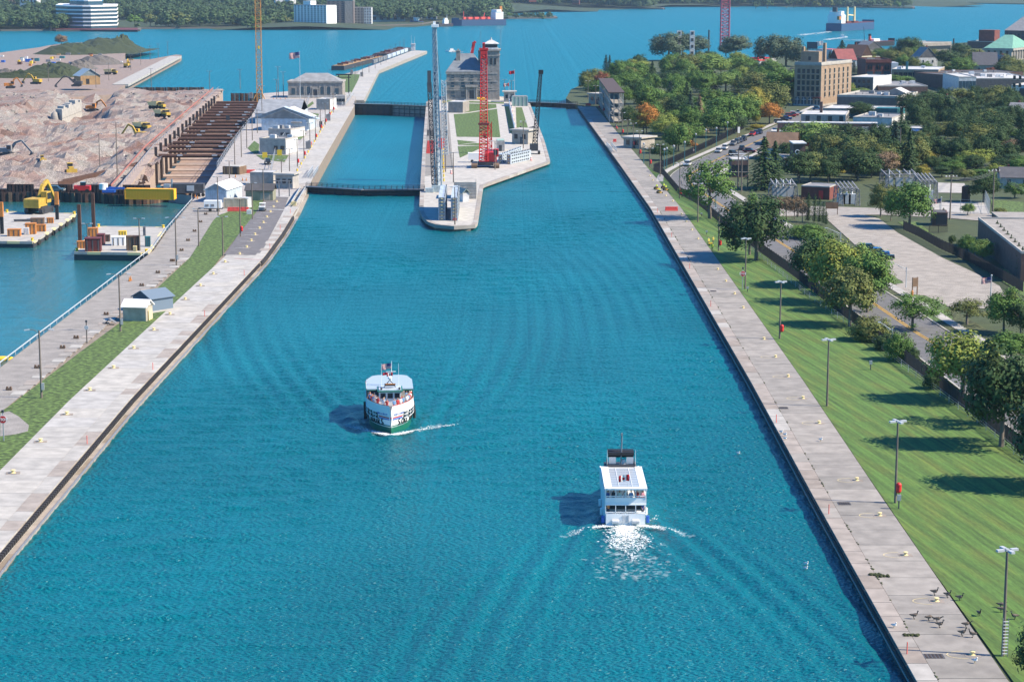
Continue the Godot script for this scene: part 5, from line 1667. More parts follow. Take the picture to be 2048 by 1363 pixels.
	b = block("grey_shed_roof", "low store with a wide grey gravel roof and white end wall", W(133.3, -822.9), W(147.5, -817.3), 26.0, 4.2, K.white_wall, K.roof_grey, g)
	roof_units(b, 3)
	b = block("red_store", "low bright red painted store with a pale flat roof", W(91.5, -743.3), W(128.1, -737.6), 15.0, 4.7, K.red_paint, K.roof_white, g, 0.4)
	win_grid(b[0], -b[1] / 2 + 3, b[1] / 2 - 2, 6, 2.6, 0, 1, 1.5, 2.4, 0.05, 0, null, true, K.red_paint)
	p("rear_storey", S().sb(1.0, b[3], -b[2] + 3.0, b[1] - 2.0, 2.6, 5.0), K.brick_brown, b[4])
	p("rear_roof", S().sb(1.0, b[3] + 2.6, -b[2] + 3.0, b[1] - 1.6, 0.3, 5.4), K.roof_white, b[4])
	roof_units(b, 2)
	b = block("blue_awning_shop", "small shop with a long blue awning beside the dark spruces", W(133.3, -773.3), W(151.3, -770.2), 12.0, 3.6, K.white_wall, K.roof_white, g)
	p("awning", S().bar(V(-b[1] / 2, 3.0, 0.8), V(b[1] / 2, 3.0, 0.8), 1.6, 0.5), K.blue, b[0])
	# civic buildings at the far right
	b = block("green_roof_courthouse", "pale stone courthouse with columns under a pale green hipped roof", W(325.9, -1460.5), W(342.5, -1450.8), 48.0, 8.15, K.stone_pale, K.roof_grey, g, 0)
	o = b[0]
	p("hipped_roof", S().hip(V(0, b[3] + 0.1, -b[2] / 2), b[1], b[2], 8.5, 6.0), K.verdigris, o)
	win_grid(o, -b[1] / 2 + 1, b[1] / 2 - 1, 4, b[3] * 0.3, b[3] * 0.35, 2, 1.6, 2.4, 0.05)
	for k in 8:
		p("column", S().tb(V(b[1] / 2 + 0.8, 0.5, -3 - k * 6.0), V(b[1] / 2 + 0.8, b[3] - 1.5, -3 - k * 6.0), 0.6, 0.5, 8), K.stone_pale, o)
	p("entablature", S().box(V(0, b[3] - 0.7, -b[2] / 2), V(b[1] + 2.6, 1.4, b[2] + 1.0)), K.stone_pale, o)
	b = block("brown_power_hall", "long brown stone power hall with a pale hipped roof at the river", W(416, -1790.3), W(451.9, -1767.2), 60.0, 10.95, K.brick_brown, K.roof_grey, g, 0)
	p("hipped_roof", S().hip(V(0, b[3] + 0.1, -b[2] / 2), b[1], b[2], 15.0, b[1] * 0.5), K.roof_grey, b[0])
	win_grid(b[0], -b[1] / 2, b[1] / 2, 12, b[3] * 0.5, 0, 1, 2.5, 6.0, 0.05)
	b = block("dark_brick_works", "dark brick works with a square brick penthouse near the river", W(362.4, -1685.6), W(382.3, -1672.7), 40.0, 5.16, K.brick_brown, K.roof_grey, g, 0.5)
	p("penthouse", S().sb(b[1] * 0.02, b[3], -15, 13, 9, 12), K.brick_red, b[0])
	b = block("long_stone_school", "long pale stone building with a row of windows behind the trees", W(296.9, -1532.1), W(322.5, -1553.9), 24.0, 9.0, K.stone, K.roof_grey, g)
	win_grid(b[0], -b[1] / 2 + 1, b[1] / 2 - 1, 16, 5.5, 0, 1, 1.8, 2.6, 0.05)
	b = block("red_roof_dock_shed", "white dock shed with a bright red roof by the ferry landing", W(212.2, -1470.3), W(221.1, -1460.5), 14.0, 7.0, K.white_wall, mk("dock_red", 0.45, 0.07, 0.09, 0.7), g, 0.2)
	for k in 3:
		var q: Array = [[W(152.4, -1364.9), W(158.7, -1355.8)], [W(156.5, -1391.2), W(161.3, -1387.2)], [W(161.8, -1399.2), W(166.8, -1391.2)]][k]
		var f := block("ferry_cafe", "white waterfront kiosk under red awnings, %s along the ferry landing" % ORD[k], q[0], q[1], 9.0, 3.6, K.white_wall, K.roof_white, "ferry landing kiosks", 0.0)
		for j in 4:
			p("red_awning", S().box(V(lerpf(-f[1] / 2, f[1] / 2, (j + 0.5) / 4.0), 4.2, -2.0), V(f[1] / 4.4, 0.7, 5.0)), K.red, f[0])
	g = "small houses downtown"
	house("small house with a bright pink-red gabled roof", W(211.6, -1352), 22, 12, 5.0, 6.5, PI / 2 + 0.1, K.white_wall, mk("faded_red", 0.34, 0.10, 0.09, 0.8, "roof"), g).scale = Vector3.ONE
	house("brown-roofed house beside the pink-red roof", W(226.3, -1386.3), 14, 14, 6, 7, 0.9, K.tan_wall, K.roof_brown, g)
	house("grey-roofed house behind the red arched hall", W(250.7, -1490.3), 18, 14, 6, 6, 0.4, K.grey_wall, K.roof_grey, g)
	house("grey gabled house with white trim by the round green tree", W(266.7, -1368.9), 13, 13, 5.5, 6.5, 0.2, K.white_wall, K.roof_grey, g)
	house("large charcoal-roofed house by the red bush", W(281.1, -1258.4), 22, 14, 6, 7, 1.4, K.tan_wall, K.dark_grey, g)
	house("cream house with a steep gable behind the red bush", W(292.3, -1265.7), 10, 10, 6, 5, 0.2, K.tan_wall, K.roof_grey, g)
	house("white house with a low roof beside the tan tower wing", W(194.2, -1258.4), 14, 12, 5, 3, 1.2, K.white_wall, K.roof_grey, g)
	house("white house glimpsed between the olive trees", W(184.2, -895.4), 10, 8, 5, 3.5, 0.5, K.white_wall, K.roof_grey, g)
	house("pale house at the frame edge in the woods", W(203.3, -839.8), 12, 9, 5, 4, 1.1, K.tan_wall, K.roof_grey, g)
	house("dark house under the trees past the school field", W(144.9, -603.3), 18, 9, 3, 2.2, 1.4, K.grey_wall, K.roof_dark, g)
	house("house with a rusty brown roof beside the red store", W(89.1, -691.6), 12, 10, 4, 4.5, 1.3, K.white_wall, K.wood_brown, g)
	# brick house with round windows
	b = block("round_window_building", "brown brick building with round white windows and a raised upper room", W(84.5, -651.9), W(89.8, -651.9), 13.0, 3.49, K.brick_brown, K.roof_grey, g, 0.3)
	p("upper_room", S().sb(b[1] * 0.42, b[3], -5.0, b[1] * 0.7, 4.4, 8), K.brick_brown, b[0])
	p("upper_roof", S().sb(b[1] * 0.42, b[3] + 4.4, -5.0, b[1] * 0.8, 0.35, 9), K.white_wall, b[4])
	for q in [[-0.2, 0.5, 0.05], [0.28, 0.5, 0.05], [0.3, 1.55, -0.95]]:
		var c := V(b[1] * q[0], b[3] * q[1], q[2])
		var wn := p("round_window", S().tb(c, c + V(0, 0, 0.1), 0.75, 0.75, 14), K.white, b[0])
		p("pane", S().tb(c, c + V(0, 0, 0.14), 0.5, 0.5, 12), K.glass, wn)
	b = block("white_porch_building", "brown building with a white railed roof terrace beside the road bend", W(65.8, -628), W(70.8, -628), 9.0, 5.0, K.brick_brown, K.roof_white, g, 0.4)
	win_grid(b[0], -b[1] / 2, b[1] / 2, 3, 2.6, 0, 1, 1.6, 2.0, 0.05)
	p("terrace_rail", S().box(V(0, 6.2, -0.3), V(b[1], 0.15, 0.1)).box(V(0, 6.2, -8.7), V(b[1], 0.15, 0.1)), K.white, b[0])
	b = block("brown_substation_hut", "low brown brick hut with a white roof edge inside the substation", W(78.6, -568.6), W(85.8, -565.4), 9.0, 3.22, K.brick_red, K.roof_grey, g, 0.3)
	p("door", S().sb(b[1] * 0.2, 0, 0.05, 1.2, 2.3, 0.14), K.red, b[0])
	# school beside the gravel lot
	b = block("brick_school", "flat-roofed brown brick school with a wide pale roof and rooftop boxes", W(105.4, -471.9), W(101.2, -413.5), 40.0, 5.6, K.brick_brown, K.concrete_grey_3, g, 0.5)
	o = b[0]
	p("porch_wing", S().sb(-b[1] / 2 - 6.5, -0.2, -16, 13.0, 5.8, 22), K.brick_brown, o)
	p("porch_roof", S().sb(-b[1] / 2 - 6.5, 5.6, -16, 13.3, 0.25, 22.3), K.concrete_grey_3, o)
	p("dark_awning", S().bar(V(-b[1] / 2 - 11, 3.4, -4.4), V(-b[1] / 2 - 4, 3.4, -4.4), 2.6, 0.4), K.dark, o)
	for q in [[0.05, -22.0], [0.2, -28.0], [0.26, -20.0]]:
		p("rooftop_box", S().sb(b[1] * q[0], 5.74, q[1], 3.6, 2.4, 3.0), K.lamp_grey, b[4])
	for k in 5:
		p("vent_pipe", S().tb(V(-b[1] * 0.3 + k * 3.0, 5.7, -12 - k * 2.5), V(-b[1] * 0.3 + k * 3.0, 6.9, -12 - k * 2.5), 0.2), K.white, b[4])
	b = block("brick_enclosure", "small brown brick bin enclosure with dark gates by the school drive", W(102, -506.7), W(105.6, -506.2), 6.0, 3.0, K.brick_brown, K.roof_dark, g, 0.2)
	p("gate", S().sb(b[1] * 0.1, 0, 0.06, 2.6, 2.6, 0.12), K.dark, b[0])
	# viewing stand and booths beside the small lock
	var s := thing("viewing_stand", "three-storey open visitor stand with a long dark sloping roof over the lock", "viewing stand", V(42.4, 0, -856.3), 0.0)
	var u := (V(42.8, 0, -964.1) - V(42.4, 0, -856.3))
	s.rotation.y = atan2(u.x, u.z)
	var ln := u.length()
	p("roof", S().bar(V(0, 12.2, -2), V(0, 12.2, ln + 3), 6.6, 0.4), mk("stand_roof", 0.07, 0.045, 0.04, 0.9), s)
	for k in 3:
		p("deck", S().bar(V(0, 0.4 + k * 3.6, 0), V(0, 0.4 + k * 3.6, ln), 5.4, 0.3), K.concrete_grey_3, s)
		p("rail", S().bar(V(2.7, 1.5 + k * 3.6, 0), V(2.7, 1.5 + k * 3.6, ln), 0.1, 0.12).bar(V(-2.7, 1.5 + k * 3.6, 0), V(-2.7, 1.5 + k * 3.6, ln), 0.1, 0.12).bar(V(2.7, 1.0 + k * 3.6, 0), V(2.7, 1.0 + k * 3.6, ln), 0.08, 0.08).bar(V(-2.7, 1.0 + k * 3.6, 0), V(-2.7, 1.0 + k * 3.6, ln), 0.08, 0.08), K.lamp_grey, s)
	for k in 9:
		for x in [-2.7, 2.7]:
			p("column", S().bar(V(x, 0, k * ln / 8), V(x, 12.0, k * ln / 8), 0.4), K.concrete_pale, s)
	p("end_frame", S().bar(V(-2.7, 12, -0.4), V(2.7, 12, -0.4), 0.4).bar(V(-2.7, 7.6, -0.4), V(2.7, 4.0, -0.4), 0.35).bar(V(-2.7, 4.0, -0.4), V(2.7, 7.6, -0.4), 0.35).bar(V(-2.7, 0.4, -0.4), V(2.7, 4.0, -0.4), 0.35).bar(V(-1.0, 0, -0.4), V(-1.0, 12, -0.4), 0.35).bar(V(1.0, 0, -0.4), V(1.0, 12, -0.4), 0.35), K.stone_pale, s)
	p("rear_wall", S().box(V(-2.5, 5.6, ln * 0.6), V(0.3, 10.5, ln * 0.7)), K.dark_grey, s)
	for q in [[W(39, -734.3), W(44.8, -730.1), 9.0, 3.47, "pale stone lock booth with a flat overhanging roof before the viewing stand"], [W(35.6, -977.8), W(41.8, -972.3), 8.0, 4.6, "pale stone lock booth with a flat roof past the viewing stand"], [W(0.02, -750.7), W(5.67, -747.9), 7.0, 4.8, "pale stone lock booth with a red-trimmed window on the island"], [W(-3.86, -993.2), W(1.52, -993.2), 6.0, 4.5, "farther stone lock booth by the flags on the island"]]:
		var bb := block("lock_booth", q[4], q[0], q[1], q[2], q[3], K.stone_pale, K.roof_white, "stone lock booths", 0.0)
		p("eaves", S().box(V(0, q[3] + 0.2, -q[2] / 2), V(bb[1] + 1.4, 0.5, q[2] + 1.4)), K.concrete_pale, bb[0])
		p("door", S().sb(bb[1] * 0.1, 0, 0.05, 1.2, 2.5, 0.14), K.glass_blue, bb[0])
		win_grid(bb[0], -bb[1] / 2, bb[1] / 2, 2, q[3] * 0.55, 0, 1, bb[1] * 0.2, 1.7, 0.05)
	solo("water_barrier", barrier_shape(2.4), K.coral, "red plastic barrier beside the farther lock booth gate", "barrier", "red plastic barriers", V(34.9, 0, -965))
	solo("water_barrier", barrier_shape(1.2), K.coral, "short red barrier beside the lock gate arm near the stone booth", "barrier", "red plastic barriers", V(37.1, 0, -758.7))
	for k in 8:
		var q: Vector3 = [V(40.4, 0, -814.5), V(40.6, 0, -810.6), V(40.8, 0, -828.8), V(38.8, 0, -937.1), V(48, 0, -767.2), V(39.8, 0, -921.2), V(61.3, 0, -709), V(48.9, 0, -604.4)][k]
		person(["stand", "walk"][k % 2], q, k * 0.9, [[0.5, 0.03, 0.04], [0.4, 0.03, 0.05], [0.05, 0.07, 0.2], [0.5, 0.04, 0.04], [0.1, 0.2, 0.4], [0.55, 0.05, 0.04], [0.6, 0.6, 0.6], [0.3, 0.3, 0.3]][k], [0.05, 0.05, 0.08], [0.08, 0.05, 0.03], ["visitor in a red shirt below the viewing stand end, walking with another", "second visitor in red below the viewing stand end", "visitor in navy beside the viewing stand steps", "person in red on the lock edge past the stand", "visitor in blue behind the stone lock booth", "person in red in front of the viewing stand", "person in white on the road pavement by the fence", "person in grey riding along the road bend"][k], "visitors by the lock")


func flag(at: Vector3, h: float, parent: Node3D, kind: String) -> void:
	var pole := p("flagpole", S().tb(at, at + V(0, h, 0), 0.12, 0.07, 6), K.white, parent)
	p("flag", flag_shape(kind, at + V(0.05, h - 0.2, 0), h * 0.2), painted("flag_cloth", 0.8), pole)


func flag_shape(kind: String, at: Vector3, size: float) -> Shape:  # hangs out to -x from its hoist
	var s := S()
	var nx := 14
	for i in nx:
		for j in 13:
			var q := []
			for e in [[i, j], [i + 1, j], [i + 1, j + 1], [i, j + 1]]:
				var u: float = e[0] / float(nx)
				var v: float = e[1] / 13.0
				q.append(at + V(-u * size * 1.7, -v * size - u * u * size * 0.25 + sin(u * 9.0) * size * 0.04, sin(u * 8.0 + v * 1.5) * size * 0.12))
			var col := Color(0.75, 0.74, 0.72)
			if kind == "stars":
				if i < nx * 0.42 and j < 7:
					col = Color(0.02, 0.04, 0.2) if (i + j) % 2 else Color(0.10, 0.12, 0.28)
				elif j % 2 == 0:
					col = Color(0.5, 0.03, 0.05)
			elif kind == "maple" and (i < nx * 0.27 or i >= nx * 0.73 or (i > 5 and i < 9 and j > 4 and j < 10)):
				col = Color(0.6, 0.03, 0.04)
			elif kind == "red":
				col = Color(0.6, 0.03, 0.06)
			s.tint = col
			s.quad(q[0], q[3], q[2], q[1])
			s.quad(q[0], q[1], q[2], q[3])
	return s


func flagpole(at: Vector3, h: float, kind: String, label: String, group := "flagpoles") -> void:
	var o := thing("flagpole", label, "flagpole", at, 0, group)
	p("pole", S().tb(Vector3.ZERO, V(0, h, 0), 0.14, 0.07, 8).ball(V(0, h + 0.1, 0), Vector3.ONE * 0.18, 6), K.lamp_grey, o)
	p("flag", flag_shape(kind, V(0, h - 0.2, 0), clampf(h * 0.17, 1.1, 2.8 if kind == "stars" else 1.5)), painted("flag_cloth", 0.8), o)


func zone_street_things() -> void:
	flagpole(V(88.9, 0, -385.2), 5.23, "stars", "tall white flagpole with a large striped flag in the gravel lot corner")
	flagpole(V(106.9, 0, -520.7), 5.23, "stars", "slim flagpole with a small striped flag at the school gate")
	# substation frames
	for q in [[V(71.4, 0, -568.6), V(77.1, 0, -568.6), 4.24, "beside the brown street trees"], [V(86.6, 0, -550.6), V(91, 0, -550.6), 5.33, "behind the road sign"], [V(106.6, 0, -595.5), V(115.3, 0, -595.5), 4.37, "rearmost, under the trees"], [V(109.1, 0, -559), V(113.2, 0, -559), 6.72, "tall, beside the white fenced yard"]]:
		var o := thing("substation_frame", "grey steel lattice switchyard frame " + q[3], "steel frame", q[0], 0, "substation frames")
		var d: Vector3 = q[1] - q[0]
		var h: float = q[2]
		for k in 2:
			for z in [0.0, -9.0]:
				p("leg", S().lattice(d * k + V(0, 0, z), d * k + V(0, h * 0.8, z), 1.3, 0.7, 6, 0.07, 0.04), K.grey, o)
		for z in [0.0, -9.0]:
			p("beam", S().lattice(V(0, h * 0.8, z), d + V(0, h * 0.8, z), 0.9, 0.9, 6, 0.07, 0.04), K.grey, o)
		for k in 5:
			p("rafter", S().bar(d * (k / 4.0) + V(0, h * 0.8, 1), d * (k / 4.0) + V(0, h, -10), 0.3), K.grey, o)
		for k in 3:
			p("transformer", S().sb(d.x * (k + 0.5) / 3.0, 0, -4.5 + d.z * 0.5, 2.0, 2.6, 1.6), K.lamp_grey, o)
			p("insulator", S().tb(V(d.x * (k + 0.5) / 3.0, 2.6, -4.5 + d.z * 0.5), V(d.x * (k + 0.5) / 3.0, 4.6, -4.5 + d.z * 0.5), 0.2, 0.12), K.white, o)
	# utility poles and wires
	var tops := []
	for q in [[V(108.9, 0, -519.2), 11.1, "with a wide crossarm beside the white fenced yard", 1], [V(121.2, 0, -526.7), 11.78, "leaning at the school field corner", 1], [V(119.7, 0, -647.8), 13.21, "very tall and bare among the spruces", 0], [V(143.9, 0, -674.2), 5.93, "with transformers in the woods", 1], [V(84.8, 0, -621.5), 4.77, "at the substation corner", 0], [V(64.3, 0, -586.5), 9.6, "beside the terrace building", 0], [V(64.4, 0, -596.8), 10.65, "second beside the terrace building", 0], [V(67.2, 0, -596.8), 9.94, "third beside the terrace building", 0], [V(144.8, 0, -625.1), 2.84, "short, behind the school yard", 1], [V(130.3, 0, -621.5), 1.24, "with a white crossarm at the wooded street", 1]]:
		var o := thing("utility_pole", "weathered wooden utility pole " + q[2], "utility pole", q[0], 0.3, "utility poles in town")
		p("pole", S().tb(Vector3.ZERO, V(0, q[1], 0), 0.2, 0.14, 6), K.pole_wood, o)
		if q[3]:
			p("crossarm", S().bar(V(-1.7, q[1] - 0.5, 0), V(1.7, q[1] - 0.5, 0), 0.16), K.pole_wood, o)
			for x in [-1.5, -0.6, 0.6, 1.5]:
				p("insulator", S().sb(x, q[1] - 0.42, 0, 0.14, 0.3, 0.14), K.white, o)
		tops.append(q[0] + V(0, q[1] - 0.3, 0))
	for w in [[tops[0], tops[1], "between the two poles by the school field"], [tops[1], V(125.8, 9, -480.4), "running off past the school field"], [tops[3], tops[8], "over the wooded street"], [tops[0], tops[9], "from the fenced yard into the trees"]]:
		var s := S()
		for j in 3:
			for k in 8:
				var a: Vector3 = (w[0] as Vector3).lerp(w[1], k / 8.0)
				var b: Vector3 = (w[0] as Vector3).lerp(w[1], (k + 1) / 8.0)
				var off := V(0, -0.35 * j, 0)
				s.tb(a + off - V(0, 4.0 * k / 8.0 * (1 - k / 8.0), 0), b + off - V(0, 4.0 * (k + 1) / 8.0 * (1 - (k + 1) / 8.0), 0), 0.03, 0.03, 4, false)
		solo("power_line", s, K.grey, "set of sagging overhead wires " + w[2], "power line", "overhead wires")
	for q in [[V(77, 0, -405.7), 4.04, -1.6, "beside the gravel lot entrance"], [V(74.8, 0, -474.4), 2.39, -1.6, "beside the arborvitae screen"], [V(60.5, 0, -329), 5.0, -1.0, "on the road verge"]]:
		var o := thing("street_light", "slim grey street light with a long arm " + q[3], "street light", q[0], 0, "slim street lights")
		p("pole", S().tb(Vector3.ZERO, V(0, q[1], 0), 0.11, 0.08, 6), K.lamp_grey, o)
		p("arm", S().tb(V(0, q[1] - 0.4, 0), V(q[2] * 1.9, q[1] + 0.9, 0), 0.06, 0.05, 5).tb(V(0, q[1] - 0.9, 0), V(q[2] * 1.2, q[1] + 0.4, 0), 0.03, 0.03, 4), K.lamp_grey, o)
		p("lamp_head", S().bar(V(q[2] * 1.85, q[1] + 0.9, 0), V(q[2] * 2.3, q[1] + 0.95, 0), 0.3, 0.14), K.lamp_grey, o)
	var blue := [V(71.9, 0, -739.6), V(51.1, 0, -663.2), V(55.8, 0, -678.5), V(48.3, 0, -654.7), V(47.2, 0, -650.6), V(78.6, 0, -767.2), V(91.3, 0, -835.6), V(62.2, 0, -711.4), V(67.5, 0, -731.7), V(42.2, 0, -671.9), V(52.7, 0, -540.4)]
	for k in blue.size():
		var o := thing("street_lamp", "blue-green street lamp with a lantern, %s along the park pavement" % ORD[k], "street lamp", blue[k], 0, "blue street lamps by the park")
		p("pole", S().tb(Vector3.ZERO, V(0, 6.4, 0), 0.13, 0.08, 6), K.teal_paint, o)
		p("lantern", S().lathe(V(0, 5.9, 0), [[0.05, 0.0], [0.32, 0.25], [0.36, 0.6], [0.0, 0.9]], 8), K.galvanised, o)
		p("bracket", S().bar(V(0, 5.6, 0), V(0.6, 5.8, 0), 0.08), K.teal_paint, o)
	for q in [[V(76.9, 0, -396.2), 3.4, 1.3, "dark", "standing at the gravel lot entrance"], [V(81.1, 0, -529.8), 3.2, 3.2, "dark", "facing the street before the substation"], [V(83.3, 0, -772.9), 4.5, 1.0, "white", "upright banner at the road fence"]]:
		var o := thing("sign_board", "%s sign board on posts %s" % [q[3], q[4]], "sign", q[0], 0.5 if q[2] < 2 else 0.0, "sign boards by the road")
		for s in [-1.0, 1.0]:
			p("post", S().bar(V(s * q[2] * 0.45, 0, 0), V(s * q[2] * 0.45, q[1], 0), 0.16), K.wood_brown, o)
		p("board", S().box(V(0, q[1] * 0.72, 0.05), V(q[2], q[1] * 0.5, 0.14)), K.wood_brown if q[3] == "dark" else K.lamp_grey, o)
	var hyd := thing("fire_hydrant", "small orange hydrant beside the gravel lot sign", "fire hydrant", V(76, 0, -394))
	p("body", S().lathe(Vector3.ZERO, [[0.3, 0], [0.3, 0.1], [0.2, 0.15], [0.2, 0.9], [0.26, 1.0], [0.1, 1.2], [0, 1.25]], 10), K.orange, hyd)
	p("outlet", S().tb(V(-0.3, 0.7, 0), V(0.3, 0.7, 0), 0.1), K.orange, hyd)
	var yard := thing("chain_link_fence", "tall silvery chain-link fence round the white yard", "fence")
	var yl := [W(112.3, -559), W(107.6, -535.4), W(121.3, -530.4), W(126.3, -559)]
	for k in 26:
		var p: Vector2 = along(yl, k * length_of(yl) / 26.0)[0]
		p("post", S().tb(V(p.x, 0, p.y), V(p.x, 3.6, p.y), 0.06, 0.06, 5), K.galvanised, yard)
	for h in [0.2, 1.8, 3.5]:
		var s := S()
		for k in 3:
			s.bar(V(yl[k].x, h, yl[k].y), V(yl[k + 1].x, h, yl[k + 1].y), 0.05)
		p("rail", s, K.galvanised, yard)
	block("dark_yard_container", "dark steel container in the white fenced yard", W(120.5, -560.7), W(122, -560), 3.0, 4.0, K.rust_dark, K.roof_dark, "", 0.0, "container")
	# two white pylons and dark stack at the river, red lattice mast
	for q in [[V(114.9, 0, -1456.9), 20.0, "beside the poplars, canal side"], [V(123.9, 0, -1456.9), 20.0, "beside the poplars, road side"]]:
		var o := thing("white_pylon", "white concrete pylon with dark panels " + q[2], "pylon", q[0], 0, "pylons by the river")
		p("shaft", S().sb(0, 0, 0, 3.2, q[1], 3.2), K.white_wall, o)
		for k in 4:
			p("panel", S().sb(0, q[1] - 2.5 - k * 4.5, 1.6, 1.6, 2.0, 0.2), K.dark, o)
	var chimney := [[V(150.9, 0, -1624.3), 16.0, "thin black chimney among the shore poplars"], [V(351.4, 0, -1685.6), 7.51, "thin black chimney beside the dark works"]]
	for q in chimney:
		solo("chimney_stack", S().tb(Vector3.ZERO, V(0, q[1], 0), 0.7, 0.6), K.dark, q[2], "chimney", "black chimneys", q[0])
	solo("pink_lattice_mast", S().lattice(Vector3.ZERO, V(0, 95, 0), 7.0, 6.0, 34, 0.42, 0.26), mk("pink_red", 0.42, 0.10, 0.14, 0.6), "very tall pinkish red lattice mast rising from the shore trees", "mast", "", V(174.1, 0, -1734))


func gate(called: String, label: String, a: Vector3, b: Vector3, low: float, mitre: float, cols: Array) -> Node3D:
	var o := thing(called, label, "lock gate", V((a.x + b.x) / 2, 0, (a.z + b.z) / 2))
	a -= o.position
	b -= o.position
	var m := (a + b) / 2 + V(0, 0, mitre)
	for k in 2:
		var p := a if k == 0 else m
		var q := m if k == 0 else b
		var leaf := p("gate_leaf", S().bar(p + V(0, low / 2, 0), q + V(0, low / 2, 0), 1.6, -low), cols[k], o)
		var s := S()
		for j in 7:
			var c := p.lerp(q, (j + 0.5) / 7.0)
			s.box(c + V(0, low / 2, 0.95), V(0.3, -low * 0.9, 0.5))
		s.bar(p + V(0, low * 0.3, 0.9), q + V(0, low * 0.3, 0.9), 0.4, 0.35).bar(p + V(0, low * 0.7, 0.9), q + V(0, low * 0.7, 0.9), 0.4, 0.35)
		p("stiffener", s, K.dark, leaf)
		p("walkway", S().bar(p + V(0, 0.25, 0.6), q + V(0, 0.25, 0.6), 3.0, 0.18), K.dark_grey, leaf)
		var r := S()
		for z in [-0.9, 2.1]:
			for h in [0.8, 1.35]:
				r.bar(p + V(0, h, z), q + V(0, h, z), 0.09)
			for j in 12:
				var c := p.lerp(q, j / 11.0)
				r.bar(c + V(0, 0.3, z), c + V(0, 1.4, z), 0.09)
		p("railing", r, K.dark_grey, leaf)
	p("pipe", S().tb(a + V(0, 0.5, 2.4), m + V(0, 0.5, 2.4), 0.12), K.lamp_grey, o)
	p("mitre_post", S().box(m + V(0, low * 0.5, 0.9), V(1.4, -low, 1.2)), K.black, o)
	return o


func tracks(o: Node3D, w: float, l: float, h: float, m: Material) -> void:
	for s in [-1.0, 1.0]:
		var t := S()
		t.box(V(s * w / 2, h / 2, 0), V(w * 0.24, h, l - h))
		for z in [-1.0, 1.0]:
			t.tb(V(s * w / 2 - w * 0.12, h / 2, z * (l - h) / 2), V(s * w / 2 + w * 0.12, h / 2, z * (l - h) / 2), h / 2, -1, 10)
		p("track", t, m, o)


func stoplogs(called: String, label: String, front: Vector3, back: Vector3, w: float, level: float, n: int) -> Node3D:
	var o := thing(called, label, "stoplog stack", front, atan2(front.x - back.x, front.z - back.z), "stacks of pale blue steel stoplogs")
	var l := front.distance_to(back)
	for k in n:
		var y := k * level
		var g := p("girder", S().sb(0, y + 0.03, -l / 2, w, level - 0.06, l), K.pale_blue, o)
		p("end_plate", S().sb(0, y + 0.12, 0.05, w * 0.8, level - 0.26, 0.1), K.grey, g)
		p("pad", S().sb(0, y + level * 0.38, 0.14, w * 0.26, level * 0.3, 0.12), K.cream_yellow, g)
		var s := S()
		for j in 9:
			for e in [-1.0, 1.0]:
				s.box(V(e * (w / 2 + 0.01), y + level * 0.5, -1.6 - j * (l - 3) / 8.5), V(0.06, level * 0.42, 1.1))
		p("opening", s, K.black, g)
	var lug := S()
	for j in 12:
		lug.sb(w * 0.42, n * level, -1 - j * (l - 2) / 11.5, 0.16, 0.45, 0.5)
	p("lug", lug, K.dark, o)
	return o


